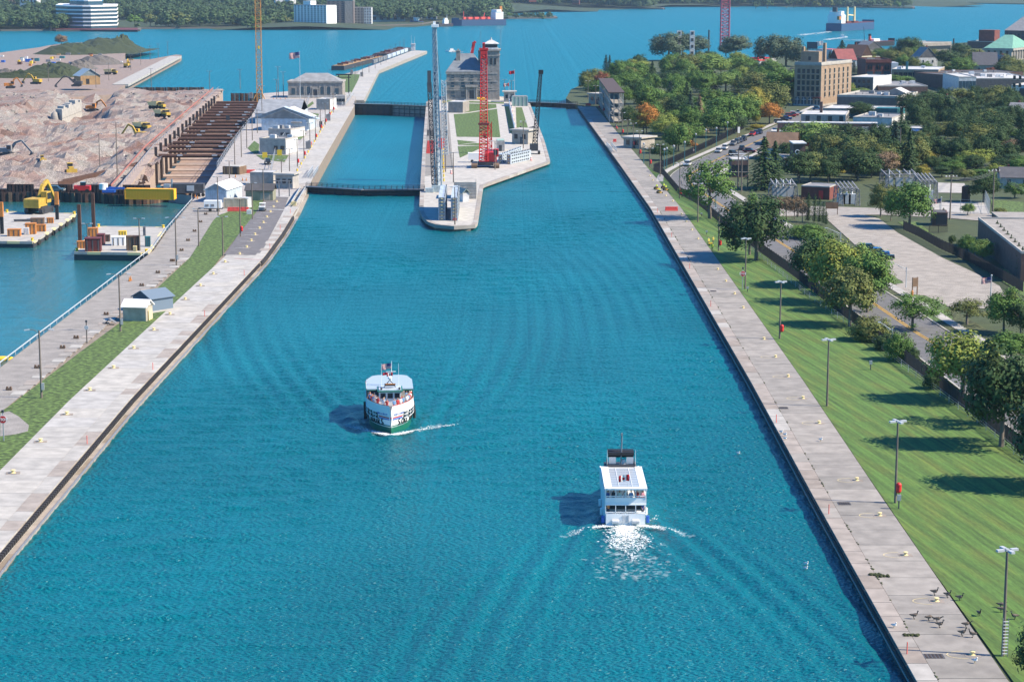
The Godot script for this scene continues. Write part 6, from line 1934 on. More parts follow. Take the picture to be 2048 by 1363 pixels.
func zone_island() -> void:
	gate("lock_gate", "dark steel mitre gate with walkways across the near end of the wide lock", V(-58.7, 0, -598), V(-24.64, 0, -589.7), -3.0, 5.0, [K.dark, K.dark])
	gate("lock_gate", "dark and pale mitre gate across the far end of the wide lock", V(-72.8, 0, -975), V(-38.1, 0, -956.9), -5.0, -3.0, [K.dark, K.stone])
	gate("lock_gate", "low black gate with a white rail across the narrow lock", V(7.71, 0, -986.2), V(30.2, 0, -971.3), -1.8, -2.0, [K.black, K.black])
	var mesh_rail := S()
	for k in 2:
		for j in 10:
			mesh_rail.bar(V(-57.7, 0.1, -559.4).lerp(V(-59, 0.1, -597.1), j / 9.0) + V(-k * 1.4, 0, 0), V(-56.3, 1.5, -546.6).lerp(V(-57.6, 1.5, -583.4), j / 9.0) + V(-k * 1.4, 0, 0), 0.14)
		mesh_rail.bar(V(-56.3, 1.5, -546.6) + V(-k * 1.4, 0, 0), V(-57.6, 1.5, -583.4) + V(-k * 1.4, 0, 0), 0.16).bar(V(-57, 0.8, -553) + V(-k * 1.4, 0, 0), V(-58.3, 0.8, -590.3) + V(-k * 1.4, 0, 0), 0.12)
	solo("gate_railing", mesh_rail, K.lamp_grey, "pale double railing on the pier edge before the near lock gate", "railing", "railings at the lock gates")
	for q in [[V(-75.9, 0, -959.8), V(-79, 0, -1052.1), "on the pier edge at the far gate of the wide lock"], [V(-59.3, 0, -624.8), V(-60, 0, -648.9), "just past the near gate of the wide lock"], [V(34.9, 0, -739.6), V(35.6, 0, -713.9), "before the stone lock booth of the narrow lock"]]:
		var s := S()
		for k in 2:
			var off := V(-k * 1.6, 0, 0)
			for h in [0.8, 1.5]:
				s.bar(q[0] + off + V(0, h, 0), q[1] + off + V(0, h, 0), 0.14)
			for j in 10:
				s.bar((q[0] as Vector3).lerp(q[1], j / 9.0) + off, (q[0] as Vector3).lerp(q[1], j / 9.0) + off + V(0, 1.5, 0), 0.12)
		solo("gate_railing", s, K.lamp_grey, "pale double railing " + q[2], "railing", "railings at the lock gates")
	# administration building
	var b := block("lock_office_building", "large grey stone lock office with a slate hipped roof and a square lookout tower", W(-31.3, -1007.7), W(-7.17, -1007.7), 28.0, 13.24, K.stone, K.slate, "", 0.0)
	var o: Node3D = b[0]
	var h: float = b[3]
	p("hipped_roof", S().hip(V(-3.0, h + 0.1, -b[2] / 2), b[1] - 6, b[2], 8.2, 7.0), K.slate, o)
	for q in [[0.0, 0.7], [0.335, 0.45], [0.64, 0.45], [0.93, 0.7]]:
		p("string_course", S().box(V(0, h * q[0] + 0.35, -b[2] / 2), V(b[1] + 0.7, q[1], b[2] + 0.7)), K.stone_pale, o)
	for k in 5:
		var x: float = lerpf(-b[1] / 2, b[1] / 2, [0.125, 0.325, 0.5, 0.68, 0.865][k])
		for r in [[0.2, 1.7, 2.6], [0.55, 1.5, 2.7], [0.82, 1.3, 1.5]]:
			if k == 2 and r[0] < 0.3:
				continue
			var wi := p("window", window_box(r[1], r[2]), K.glass_blue, o, V(x, h * r[0], 0.05))
			p("sill", S().box(V(0, -r[2] / 2 - 0.12, 0.1), V(r[1] + 0.6, 0.25, 0.4)).box(V(0, 0, 0.08), V(r[1], 0.12, 0.08)), K.stone_pale, wi)
			if r[0] == 0.55 and k in [1, 2, 3]:
				p("arch", S().tb(V(0, r[2] / 2, -0.05), V(0, r[2] / 2, 0.07), r[1] / 2, -1, 12), K.glass_blue, wi)
	win_grid(o, 2, b[2] - 2, 3, h * 0.2, h * 0.35, 2, 1.5, 2.6, b[1] / 2 + 0.05, PI / 2)
	win_grid(o, -b[2] + 2, -2, 3, h * 0.2, h * 0.35, 2, 1.5, 2.6, b[1] / 2 + 0.05, -PI / 2)
	var door := p("portico", S().sb(-2.3, 0, 0.7, 0.7, 6.2, 1.2).sb(2.3, 0, 0.7, 0.7, 6.2, 1.2).sb(-1.4, 0, 0.8, 0.5, 6.2, 0.5).sb(1.4, 0, 0.8, 0.5, 6.2, 0.5).box(V(0, 6.6, 0.7), V(6.0, 0.9, 1.7)), K.stone_pale, o)
	p("door", S().sb(0, 0, 0.1, 2.0, 5.2, 0.2), K.dark_grey, door)
	p("step", S().sb(0, 0, 1.2, 7.0, 0.4, 2.4), K.stone_pale, door)
	for x in [-6.6, 4.0]:
		var c := p("chimney", S().sb(x, h + 3, -9, 2.0, 6.5, 1.6), K.stone, o)
		p("chimney_cap", S().sb(x, h + 9.5, -9, 2.4, 0.4, 2.0).sb(x, h + 9.9, -9, 0.8, 0.7, 0.8), K.stone_pale, c)
	var tx: float = lerpf(-b[1] / 2, b[1] / 2, 0.885)
	var th: float = 23.24
	var tower := p("tower", S().sb(tx, 0, -4.0, 8.0, th, 8.4), K.stone, o)
	p("tower_cornice", S().sb(tx, th, -4.0, 9.2, 0.8, 9.6).sb(tx, th - 2.4, -4.0, 8.5, 0.5, 8.9), K.stone_pale, tower)
	for k in 3:
		p("belfry_window", window_box(1.0, 3.0), K.glass, tower, V(tx + (k - 1) * 1.9, th - 5.0, 0.25))
	for k in 2:
		p("slit", window_box(0.35, 1.2), K.glass, tower, V(tx, th - 10.5 - k * 4.5, 0.25))
	p("lookout_room", S().sb(tx, th + 0.8, -4.0, 6.6, 0.7, 6.6).sb(tx, th + 3.0, -4.0, 6.8, 0.3, 6.8), K.white_wall, tower)
	p("lookout_glass", S().sb(tx, th + 1.5, -4.0, 6.0, 1.5, 6.0), K.glass, tower)
	p("lookout_roof", S().hip(V(tx, th + 3.3, -4.0), 6.6, 6.6, 1.9, 0.6).tb(V(tx, th + 5, -4), V(tx, th + 6.2, -4), 0.35, 0.3), K.roof_white, tower)
	p("mast", S().tb(V(tx - 5, th - 4, -4), V(tx - 5, th + 9.5, -4), 0.1, 0.06, 5).tb(V(tx + 4.6, th, -4), V(tx + 4.6, th + 10, -4), 0.08, 0.05, 5), K.grey, tower)
	var yb := S()
	for q in [[V(-21.97, 0, -1011.1)], [V(-16.92, 0, -1007.7)], [V(-15.37, 0, -1006.8)], [V(-13.82, 0, -1006)], [V(-31.3, 0, -980.6)]]:
		solo("yellow_planter", S().box(V(0, 0.4, 0), V(2.2, 0.8, 1.0)).ball(V(0, 0.9, 0), V(1.0, 0.4, 0.5), 6), K.yellow, "yellow planter box before the lock office, %s from its door side" % ORD[tree_count.get("planter", 0)], "planter", "yellow planters at the lock office", q[0])
		tree_count["planter"] = tree_count.get("planter", 0) + 1
	# cranes
	var red := thing("crawler_crane", "red lattice-boom crawler crane standing on the island apron", "crane", V(-8.33, 0, -660.5))
	tracks(red, 7.0, 8.5, 1.5, K.dark)
	for s in [-1.0, 1.0]:
		p("track_end", S().tb(V(s * 3.5 - 0.9, 0.75, 3.6), V(s * 3.5 + 0.9, 0.75, 3.6), 0.82, 0.82, 10), K.wood_brown, red)
	p("carbody", S().box(V(0, 1.2, 0), V(5.0, 1.0, 5.0)), K.dark, red)
	p("machinery_house", S().box(V(1.7, 3.2, -1.5), V(3.6, 2.8, 7.0)), K.red, red)
	var cab := p("cab", S().box(V(3.3, 4.6, 1.2), V(1.6, 2.4, 2.4)), K.red, red)
	p("cab_window", S().box(V(3.2, 4.8, 2.42), V(1.2, 1.6, 0.12)), K.glass, cab)
	var foot := V(-0.6, 2.0, 1.5)
	var tip: Vector3 = V(-8.81, 36.3, -660.6) - red.position
	p("boom", S().lattice(foot, foot.lerp(tip, 0.42), 2.7, 2.2, 14, 0.16, 0.1), K.red, red)
	p("boom_section", S().lattice(foot.lerp(tip, 0.42), tip, 2.2, 1.8, 18, 0.14, 0.09), K.red, red)
	p("boom_head", S().bar(tip + V(0, -2.5, 0), tip + V(0, 0.2, 0), 2.0).box(tip + V(0, 0.4, 0), V(2.8, 0.8, 2.0)).bar(tip, tip + V(0, 2.4, 0.6), 0.8), K.red, red)
	p("walkway", S().box(foot.lerp(tip, 0.34) + V(0, 0, 0.6), V(3.4, 0.5, 2.6)), K.maroon, red)
	p("mast", S().lattice(V(1.2, 4.5, -4), V(1.4, 14, 1.0), 1.6, 1.0, 8, 0.12, 0.08), K.red, red)
	p("pendant_line", S().tb(V(1.4, 14, 1.0), tip, 0.05, 0.05, 4).tb(tip + V(0, 0, 0.8), tip + V(0, -26, 0.8), 0.05, 0.05, 4), K.dark, red)
	p("hook_block", S().box(tip + V(0.2, -26.4, 0.8), V(0.8, 1.6, 0.5)), K.dark, red)
	var jib := thing("red_jib", "red raised crane jib with white lettering behind the lock office roof", "crane", V(-21.51, 0, -1044.4))
	p("jib_beam", S().bar(V(-21.47, 11.61, -1044.4) - jib.position, V(-18.77, 26.06, -1044.4) - jib.position, 1.5), K.red, jib)
	p("jib_head", S().bar(V(-19.31, 25.01, -1044.4) - jib.position, V(-18.03, 26.48, -1044.4) - jib.position, 2.0, 1.2), K.red, jib)
	p("marking", S().bar(V(-20.69, 21.18, -1044.4) - jib.position + V(0, 0, 0.78), V(-19.84, 23.07, -1044.4) - jib.position + V(0, 0, 0.78), 0.7, 0.1), K.white, jib)
	var sil := thing("stiffleg_derrick", "very tall pale blue steel derrick mast on the island beside the wide lock", "crane", V(-20.64, 0, -586))
	var top: Vector3 = V(-21.46, 45.6, -586) - sil.position
	var box := S()
	for s in [-1.0, 1.0]:
		box.bar(V(s * 0.95, 0, 0.5), top + V(s * 0.42, 0, 0.3), 0.34)
		box.bar(V(s * 0.95, 0, -0.9), top + V(s * 0.42, 0, -0.4), 0.34)
	p("mast", box, K.silver_blue, sil)
	var panel := S()
	panel.bar(V(0, 0.5, -0.6), top + V(0, -0.4, -0.1), 0.85, 0.5)
	p("mast_panel", panel, K.pale_blue, sil)
	var dg := S()
	for k in 26:
		var a := top * (k / 26.0)
		var c := top * ((k + 1) / 26.0)
		var w0 := lerpf(0.95, 0.42, k / 26.0)
		dg.bar(a + V(-w0, 0, 0.55), c + V(w0, 0, 0.55), 0.2)
		dg.bar(c + V(-w0, 0, 0.5), c + V(w0, 0, 0.5), 0.16)
	p("bracing", dg, K.silver_blue, sil)
	p("mast_head", S().box(top + V(0.2, 0.3, 0), V(2.0, 0.8, 1.6)).box(top + V(0, 1.0, 0), V(0.7, 1.0, 0.8)), K.white, sil)
	var lad := S()
	lad.lattice(V(-18.63, 10.47, -586) - sil.position, V(-19.03, 31, -586) - sil.position, 1.5, 1.2, 22, 0.1, 0.07)
	p("ladder_cage", lad, K.lamp_grey, sil)
	p("rear_leg", S().lattice(V(-21.76, 2.06, -586) - sil.position, V(-22.96, 30.4, -586) - sil.position, 1.3, 1.0, 24, 0.13, 0.09).box(V(-22.96, 30.6, -586) - sil.position, V(1.0, 6.0, 1.2)), K.dark_grey, sil)
	p("base", S().sb(0, 0, 0, 3.6, 1.8, 3.2).sb(-2.4, 0, 2.0, 2.2, 1.2, 2.0), K.silver_blue, sil)
	p("rope", S().tb(top, V(4.5, 2.0, 1.0), 0.05, 0.05, 4), K.dark, sil)
	var blk := thing("black_crane", "slim black lattice crane near the island point by the narrow lock", "crane", V(7.41, 0, -708.8))
	tracks(blk, 3.4, 4.0, 1.0, K.black)
	p("house", S().box(V(0, 2.2, -0.4), V(2.8, 2.2, 4.0)), K.dark, blk)
	p("boom", S().lattice(V(0.2, 2.0, 0.5), V(9.62, 27.28, -708.8) - blk.position, 1.6, 0.9, 22, 0.14, 0.09), K.black, blk)
	p("boom_head", S().box(V(9.69, 27.4, -708.8) - blk.position, V(1.6, 1.4, 1.2)), K.black, blk)
	p("cable", S().tb(V(9.69, 27.4, -708.8) - blk.position, V(1.0, 2.0, -2.5), 0.06, 0.06, 4), K.dark, blk)
	# stoplogs
	stoplogs("stoplog_stack", "tall stack of pale blue steel stoplogs on the island tip, on the wide lock side", V(-17.36, 0, -517.2), V(-17.79, 0, -546.3), 1.7, 0.83, 7)
	stoplogs("stoplog_stack", "tall stack of pale blue steel stoplogs on the island tip, behind the lamp post", V(-14.25, 0, -516.5), V(-14.52, 0, -545.8), 1.7, 0.83, 7)
	stoplogs("stoplog_stack", "low stack of pale blue stoplogs beside the red crane, rear one of two", V(-3.73, 0, -672.5), V(2.67, 0, -700.3), 1.4, 1.0, 3)
	stoplogs("stoplog_stack", "low stack of pale blue stoplogs, front one of two near the island point", V(-1.07, 0, -670.2), V(5.63, 0, -687.3), 1.3, 1.05, 3)
	# sheds and small things
	var sh := block("concrete_valve_house", "plain grey concrete box building between the wide lock and the island lawn", W(-27.79, -917), W(-21.36, -915.6), 12.0, 4.46, K.stone, K.roof_white, "", 0.3)
	p("hatch", S().sb(0, 0, 0.05, 1.2, 2.2, 0.1), K.grey, sh[0])
	sh = block("block_wall_house", "low concrete block building with a flat top behind the stoplog stacks", W(-15.71, -566.9), W(-9.65, -566.9), 9.0, 4.34, K.grey_wall, K.concrete_pale, "", 0.2)
	var course := S()
	for k in 5:
		course.box(V(0, sh[3] * (k + 0.7) / 5.5, 0.0), V(sh[1] + 0.06, 0.07, 0.08))
	p("block_course", course, K.concrete_grey_2, sh[0])
	sh = block("white_pump_shed", "small white shed with a grey-green sloping roof beside the stoplog stack", W(-13.11, -559.2), W(-11.48, -559.9), 5.0, 2.4, K.white_wall, K.roof_grey, "", 0.0)
	p("sloping_roof", S().gable(V(0, 2.5, -2.5), sh[1], 5.0, 0.9, 0.0, 0.3), mk("grey_green", 0.22, 0.28, 0.27, 0.8), sh[0])
	sh = block("green_roof_hut", "flat pale green roofed hut behind the low stoplogs", W(-5.41, -719), W(-2.53, -719), 7.0, 3.6, K.grey_wall, mk("pale_green", 0.25, 0.40, 0.34, 0.8), "", 0.0)
	p("door", S().sb(0, 0, 0.05, 1.0, 2.1, 0.1), K.dark, sh[0])
	sh = block("green_glass_kiosk", "pale green glass-walled kiosk beside the far island booth", W(0.01, -961), W(7.11, -961), 8.0, 4.29, mk("green_glass", 0.20, 0.32, 0.29, 0.25), K.roof_grey, "", 0.0)
	for k in 5:
		p("mullion", S().sb(lerpf(-sh[1] / 2, sh[1] / 2, k / 4.0), 0, 0.05, 0.25, sh[3], 0.2), K.lamp_grey, sh[0])
	var fence := thing("banner_fence", "narrow white fence hung with red and blue banners along the island lawn", "fence")
	for k in 22:
		var p: Vector3 = V(-1.39, 0, -980.6).lerp(V(1.23, 0, -798), k / 22.0)
		var e: Vector3 = V(-1.39, 0, -980.6).lerp(V(1.23, 0, -798), (k + 0.9) / 22.0)
		p("panel", S().bar(p + V(0, 1.1, 0), e + V(0, 1.1, 0), 0.15, 2.0), K.white, fence)
		if k % 3 == 0:
			p("banner", S().bar(p + V(0.3, 1.4, 0), e + V(0.3, 1.4, 0), 0.12, 1.0), K.red if k % 2 else K.blue, fence)
	flagpole(V(1.15, 0, -968.7), 15.92, "red", "tall flagpole with a red flag beside the island booth")
	flagpole(V(-1.45, 0, -992.7), 9.0, "maple", "shorter flagpole with a red and white flag on the island")
	for k in 7:
		solo("water_barrier", barrier_shape(3.0), K.coral, "coral plastic barrier on the island roadway beside the wide lock, %s in the file" % ORD[k], "barrier", "coral barriers on the island", V(-27.54, 0, -710.3).lerp(V(-28.86, 0, -751.4), k / 6.0))
	for k in 4:
		solo("water_barrier", barrier_shape(2.6), K.coral, "coral plastic barrier beyond the derrick mast, %s in the file" % ORD[k], "barrier", "coral barriers on the island", V(-24.41, 0, -728).lerp(V(-25.56, 0, -762.9), k / 3.0))
	for q in [[V(-18.56, 0, -638.7), "near the tall island mast"], [V(6.2, 0, -683.8), "near the island point"]]:
		var br := thing("traffic_barrel", "red and white traffic barrel " + q[1], "traffic barrel", q[0], 0, "traffic barrels")
		for k in 4:
			p("band", S().tb(V(0, k * 0.3, 0), V(0, k * 0.3 + 0.3, 0), 0.34 - k * 0.02, -1, 8), K.coral if k % 2 == 0 else K.white, br)
	var g := "lamp posts on the lock island"
	for q in [["bar", V(-17.1, 0, -611.8), 8.67, "behind the block-walled house"], ["bar", V(-13.91, 0, -508.6), 9.13, "in front of the stoplog stacks"], ["bar", V(-5.26, 0, -651.9), 8.83, "beside the red crane cab"], ["bar", V(3.94, 0, -731), 9.0, "behind the low stoplogs"], ["bar", V(4.03, 0, -750.5), 8.0, "beside the red-trimmed island booth"], ["bar", V(-3.59, 0, -1009.4), 9.5, "beside the lock office corner"], ["bar", V(-0.25, 0, -1009.4), 9.0, "before the island flagpoles"]]:
		lamp_post(q[0], q[1], q[2], "wooden lamp post " + q[3], g, 0.2)
	var lr := thing("life_ring", "red life ring on the lamp post before the stoplog stacks", "life ring", V(-13.95, 0, -510.1))
	p("ring", S().tb(V(0, 1.2, 0.25), V(0, 1.2, 0.45), 0.4, 0.4, 12), K.red, lr)
	var ms := thing("signal_mast", "tall thin mast with crossbars beside the derrick on the island", "mast", V(-20.48, 0, -644.7))
	p("pole", S().tb(Vector3.ZERO, V(0, 26, 0), 0.22, 0.12, 6), K.pole_wood, ms)
	for k in 8:
		p("crossbar", S().bar(V(-0.8, 5 + k * 2.7, 0), V(0.8, 5 + k * 2.7, 0), 0.12), K.lamp_grey, ms)
	for k in 12:
		solo("steel_bollard", S().tb(Vector3.ZERO, V(0, 2.2, 0), 0.35, 0.35, 8), K.dark_grey, "dark upright steel post at the machinery bays, %s across" % ORD[k], "post", "dark posts at the machinery bays", [V(-31.4, 0, -787.5), V(-30.3, 0, -786), V(-29.37, 0, -784.9), V(-26.84, 0, -784.9), V(-24.84, 0, -784.9), V(-24.32, 0, -787.5), V(5.92, 0, -798), V(6.67, 0, -800.7), V(7.39, 0, -803.4), V(8.11, 0, -806.1), V(3.89, 0, -800.7), V(3.3, 0, -806.1)][k])
	for k in 9:
		solo("yellow_post", S().tb(Vector3.ZERO, V(0, 0.9, 0), 0.22), K.yellow, "short yellow post along the island roadway, %s from the gate" % ORD[k], "bollard", "yellow posts on the island", V(-19.99, 0, -615).lerp(V(-23.71, 0, -722), k / 8.0))
	for k in 8:
		var ln := S().bar(V(-22.81, 0.03, -733.7).lerp(V(-20.59, 0.03, -661.5), k / 7.0), V(-21.53, 0.03, -733.7).lerp(V(-19.44, 0.03, -661.5), k / 7.0), 0.2, 0.02)
		p("parking_line", ln, K.line_white, get_node("lock_island"))
	var tr := thing("utility_truck", "white utility truck parked behind the red crane tracks", "truck", V(-10.9, 0, -677.2), PI / 2)
	p("body", S().box(V(0, 2.0, -0.8), V(2.4, 2.2, 5.0)), K.white, tr)
	p("cab", S().box(V(0, 1.5, 2.9), V(2.2, 1.6, 2.0)), K.dark_grey, tr)
	for x in [-1.0, 1.0]:
		for z in [-2.0, 2.6]:
			p("wheel", S().tb(V(x - 0.15, 0.45, z), V(x + 0.15, 0.45, z), 0.45), K.tyre, tr)


# tour boats
func hull_half(z: float, y: float) -> float:  # half beam at z metres behind the stem
	var f := clampf((z + 0.16 * (y - 2.9)) / 7.5, 0.0, 1.0)
	var b := 3.3 * pow(1.0 - pow(1.0 - f, 2.1), 0.9)
	return maxf(b * (0.86 + 0.14 * clampf(y / 2.6, 0, 1)) - maxf(0.0, z - 17.0) * 0.12, 0.02)


func hull_band(y0: float, y1: float, out := 0.0) -> Shape:
	var s := S()
	var n := 30
	for k in n:
		var a := 19.5 * pow(float(k) / n, 1.5)
		var b := 19.5 * pow(float(k + 1) / n, 1.5)
		for e in [-1.0, 1.0]:
			var q := []
			for w in [[a, y0], [b, y0], [b, y1], [a, y1]]:
				q.append(V(e * (hull_half(w[0], w[1]) + out), w[1], -maxf(w[0] - 0.16 * (w[1] - 2.9) * (1.0 if w[0] < 0.01 else 0.0), -0.5)))
			if e > 0:
				s.quad(q[0], q[3], q[2], q[1])
			else:
				s.quad(q[0], q[1], q[2], q[3])
	var w0 := hull_half(19.5, y0) + out
	var w1 := hull_half(19.5, y1) + out
	s.quad(V(-w0, y0, -19.5), V(w0, y0, -19.5), V(w1, y1, -19.5), V(-w1, y1, -19.5))
	return s


func hull_frame(z: float, y: float, side: float, out: float) -> Transform3D:  # on the skin, facing outwards, reading left to right
	var p := V(side * hull_half(z, y), y, -z)
	var t := V(side * hull_half(z + 0.2, y), y, -z - 0.2) - V(side * hull_half(z - 0.2, y), y, -z + 0.2)
	var along_ := t.normalized() * side
	var nrm := along_.cross(Vector3.UP).normalized()
	return Transform3D(Basis(along_, Vector3.UP, nrm), p + nrm * out)


func zone_tour_boats() -> void:
	var at: Vector3 = V(-16.52, -1.4, -280.2)
	var o := thing("tour_boat", "white and green tour boat coming toward the bridge, crowded at the bow", "boat", at, 0.075)
	var dy := mk("boat_green", 0.01, 0.14, 0.09, 0.4)
	var wh := mk("boat_white", 0.78, 0.79, 0.79, 0.4)
	p("lower_hull", hull_band(-0.6, 0.85), dy, o)
	p("hull", hull_band(0.85, 3.0), wh, o)
	p("bulwark", hull_band(3.0, 3.95, -0.02), wh, o)
	p("rub_rail", hull_band(0.98, 1.12, 0.1), dy, o)
	p("cap_rail", hull_band(3.93, 4.0, 0.05), K.coral, o)
	var deck := []
	for k in 21:
		deck.append(W(hull_half(k * 0.97 + 0.1, 3.0) - 0.05, -k * 0.97 - 0.1))
	for k in 21:
		deck.append(W(-hull_half((20 - k) * 0.97 + 0.1, 3.0) + 0.05, -(20 - k) * 0.97 - 0.1))
	p("upper_deck", S().flat(deck, 3.0), K.grey, o)
	var win := S().box(Vector3.ZERO, V(1.05, 0.86, 0.1)).done()
	var mul := S().box(V(0, 0, 0.06), V(0.07, 0.86, 0.06)).box(V(0, 0.02, 0.06), V(1.05, 0.07, 0.06)).box(V(0, 0.46, 0.04), V(1.2, 0.08, 0.1)).box(V(0, -0.46, 0.04), V(1.2, 0.08, 0.1)).done()
	for side in [-1.0, 1.0]:
		for k in 10:
			var w := p("window", win, K.glass, o)
			w.transform = hull_frame(2.75 + k * 1.5, 2.25, side, 0.03)
			p("window_frame", mul, wh, w)
		var text := "SOO LOCKS BOAT TOURS"
		for k in text.length():
			if text[k] == " ":
				continue
			var z := (1.55 + k * 0.78) if side > 0 else (1.55 + (text.length() - 1 - k) * 0.78)
			var f := hull_frame(z, 1.42, side, 0.02)
			lettering(o, text[k], 0.74, f.origin, f.basis * 1.2, K.black, 0.06)
		for k in 7:
			var z := (0.55 + k * 0.27) if side > 0 else (0.55 + (6 - k) * 0.27)
			var f := hull_frame(z, 2.62, side, 0.02)
			lettering(o, "HOLIDAY"[k], 0.26, f.origin, f.basis, K.blue, 0.04)
		for q in [[2.22, "red"], [1.98, "blue"]]:
			var s := S()
			for k in 6:
				var a := hull_frame(0.12 + k * 0.32, q[0], side, 0.02)
				var b := hull_frame(0.12 + (k + 1) * 0.32, q[0], side, 0.02)
				s.bar(a.origin, b.origin, 0.06, 0.14)
			p("stripe", s, K[q[1]], o)
		for k in 3:
			p("fender", S().tb(V(side * 3.45, 0.3, -9 - k * 3.0), V(side * 3.45, 1.5, -9 - k * 3.0), 0.2, 0.2, 8), K.tyre, o)
	var wheel := p("wheelhouse", S().box(V(0, 3.95, -6.6), V(3.1, 2.0, 3.0)), wh, o)
	for k in 3:
		p("window", S().box(V((k - 1) * 0.98, 4.35, -5.08), V(0.72, 0.72, 0.1)), K.glass, wheel)
	p("wheelhouse_roof", S().box(V(0, 5.0, -6.5), V(3.5, 0.14, 3.6)), dy, wheel)
	p("roof_top", S().box(V(0, 5.12, -6.6), V(3.1, 0.12, 3.2)), K.pale_blue, wheel)
	p("radar_arch", S().bar(V(-0.8, 5.2, -7), V(0, 6.2, -7), 0.1).bar(V(0.8, 5.2, -7), V(0, 6.2, -7), 0.1).box(V(0, 5.6, -6.6), V(1.5, 0.3, 0.4)), K.dark, wheel)
	p("radar_dome", S().ball(V(0, 6.5, -7), V(0.3, 0.24, 0.3), 10), K.white, wheel)
	p("orange_box", S().box(V(0.1, 5.75, -6.3), V(1.4, 0.1, 0.2)), K.orange, wheel)
	for x in [-1.2, 1.3]:
		p("spotlight", S().ball(V(x, 5.35, -5.2), V(0.16, 0.2, 0.2), 8), K.dark, wheel)
	for x in [-1.15, 1.25]:
		p("whip_antenna", S().tb(V(x, 5.1, -7.8), V(x, 8.4, -7.8), 0.03, 0.02, 5), K.white, wheel)
	var mast := p("mast", S().tb(V(0.2, 5.2, -9), V(0.3, 8.5, -9), 0.07, 0.05, 6).bar(V(-0.5, 7.0, -9), V(0.9, 7.0, -9), 0.08), K.white, o)
	p("flag", flag_shape("stars", V(0.25, 8.2, -8.95), 0.8), painted("flag_cloth", 0.8), mast)
	p("pennant", flag_shape("maple", V(0.45, 6.9, -8.9), 0.5), K.flag_cloth, mast)
	p("pennant", flag_shape("red", V(-0.35, 6.9, -8.9), 0.36), K.flag_cloth, mast)
	var roof := S()
	roof.prism([W(-3.25, -6.6), W(-3.25, -13.2), W(-2.4, -16.0), W(-1.6, -16.6), W(1.9, -16.6), W(2.6, -16.0), W(3.25, -13.2), W(3.25, -6.6)], 4.9, 5.06)
	var canopy := p("canopy", roof, mk("canopy_blue", 0.34, 0.42, 0.49, 0.5), o)
	p("canopy_edge", S().box(V(0, 4.86, -6.58), V(6.5, 0.1, 0.1)), dy, canopy)
	p("inner_bulkhead", S().box(V(0, 3.9, -15.5), V(5.8, 1.8, 0.15)), K.dark, o)
	for x in [-3.1, 3.1]:
		for k in 5:
			p("canopy_post", S().bar(V(x, 3.0, -6.8 - k * 2.1), V(x, 4.9, -6.8 - k * 2.1), 0.09), dy, canopy)
	var shirts := [[0.5, 0.05, 0.05], [0.06, 0.08, 0.22], [0.7, 0.7, 0.7], [0.45, 0.2, 0.25], [0.05, 0.05, 0.06], [0.15, 0.3, 0.5], [0.6, 0.25, 0.1], [0.65, 0.6, 0.5]]
	rng.seed = 5
	var col := ["red", "navy", "white", "pink", "black", "blue", "orange", "cream"]
	for k in 24:
		var side := 1.0 if k % 2 else -1.0
		var z := 0.9 + k / 2 * 0.62
		var x: float = side * (hull_half(z, 3.0) - 0.42 - (0.5 if k % 5 == 4 else 0.0))
		var c: int = (k * 5 + k / 3) % 8
		person("stand" if k % 4 else "photo", at + V(x, 2.95, -z - 0.2).rotated(Vector3.UP, 0.075), side * 0.4, shirts[c], [0.06, 0.07, 0.12], [[0.05, 0.03, 0.02], [0.3, 0.2, 0.08], [0.4, 0.38, 0.36]][k % 3], "passenger in %s top, %s from the stem on the tour boat's %s side" % [col[c], ORD[k / 2], "lock wall" if side < 0 else "lawn pier"], "passengers on the green-hulled tour boat")
	# second boat, seen from astern
	var at2: Vector3 = V(12.95, -1.4, -232.2)
	o = thing("cruise_boat", "white double-deck tour boat heading away from the bridge, glass panels on its roof", "boat", at2)
	o.scale.x = 0.95
	var b2 := S()
	var plan := [W(-2.35, 0.1), W(-2.5, -3), W(-2.5, -11), W(-1.7, -15), W(-0.4, -17.6), W(0.4, -17.6), W(1.7, -15), W(2.5, -11), W(2.5, -3), W(2.35, 0.1)]
	b2.prism(plan, -0.5, 1.45)
	p("hull", b2, wh, o)
	p("boot_stripe", S().wall(plan.map(func(p): return p * 1.012), -0.1, 0.12), K.dark, o)
	var sd := S()
	for s in [-1.0, 1.0]:
		sd.box(V(s * 2.42, 1.9, -8), V(0.14, 1.0, 13.6)).box(V(s * 2.42, 2.95, -7.5), V(0.14, 1.1, 14.6))
	p("side_panel", sd, wh, o)
	p("lower_wall", S().box(V(0, 1.95, -2.2), V(4.7, 1.0, 0.15)), K.dark, o)
	p("upper_deck", S().box(V(0, 2.52, -7.1), V(4.96, 0.14, 14.4)), wh, o)
	p("upper_bulwark", S().box(V(0, 2.95, -0.05), V(4.9, 0.75, 0.12)), wh, o)
	p("upper_wall", S().box(V(0, 3.7, -9.5), V(4.7, 1.3, 0.15)), K.dark, o)
	var rails := S()
	rails.bar(V(-2.4, 1.62, 0.05), V(2.4, 1.62, 0.05), 0.08).bar(V(-2.4, 3.5, 0.02), V(2.4, 3.5, 0.02), 0.08)
	for k in 5:
		var x := -2.4 + k * 1.2
		rails.bar(V(x, 1.45, 0.05), V(x, 2.5, 0.05), 0.08).bar(V(x, 3.2, 0.02), V(x, 4.3, 0.02), 0.08)
	for s in [-1.0, 1.0]:
		for k in 6:
			rails.bar(V(s * 2.42, 3.4, -k * 2.0), V(s * 2.42, 4.3, -k * 2.0), 0.09)
	p("railing", rails, wh, o)
	var rf := p("roof", S().box(V(0, 4.36, -5.0), V(5.1, 0.14, 10.8)).box(V(-2.1, 4.46, -5.2), V(0.9, 0.1, 10.2)).box(V(2.1, 4.46, -5.2), V(0.9, 0.1, 10.2)).box(V(0, 4.46, 0.1), V(5.1, 0.1, 0.8)), wh, o)
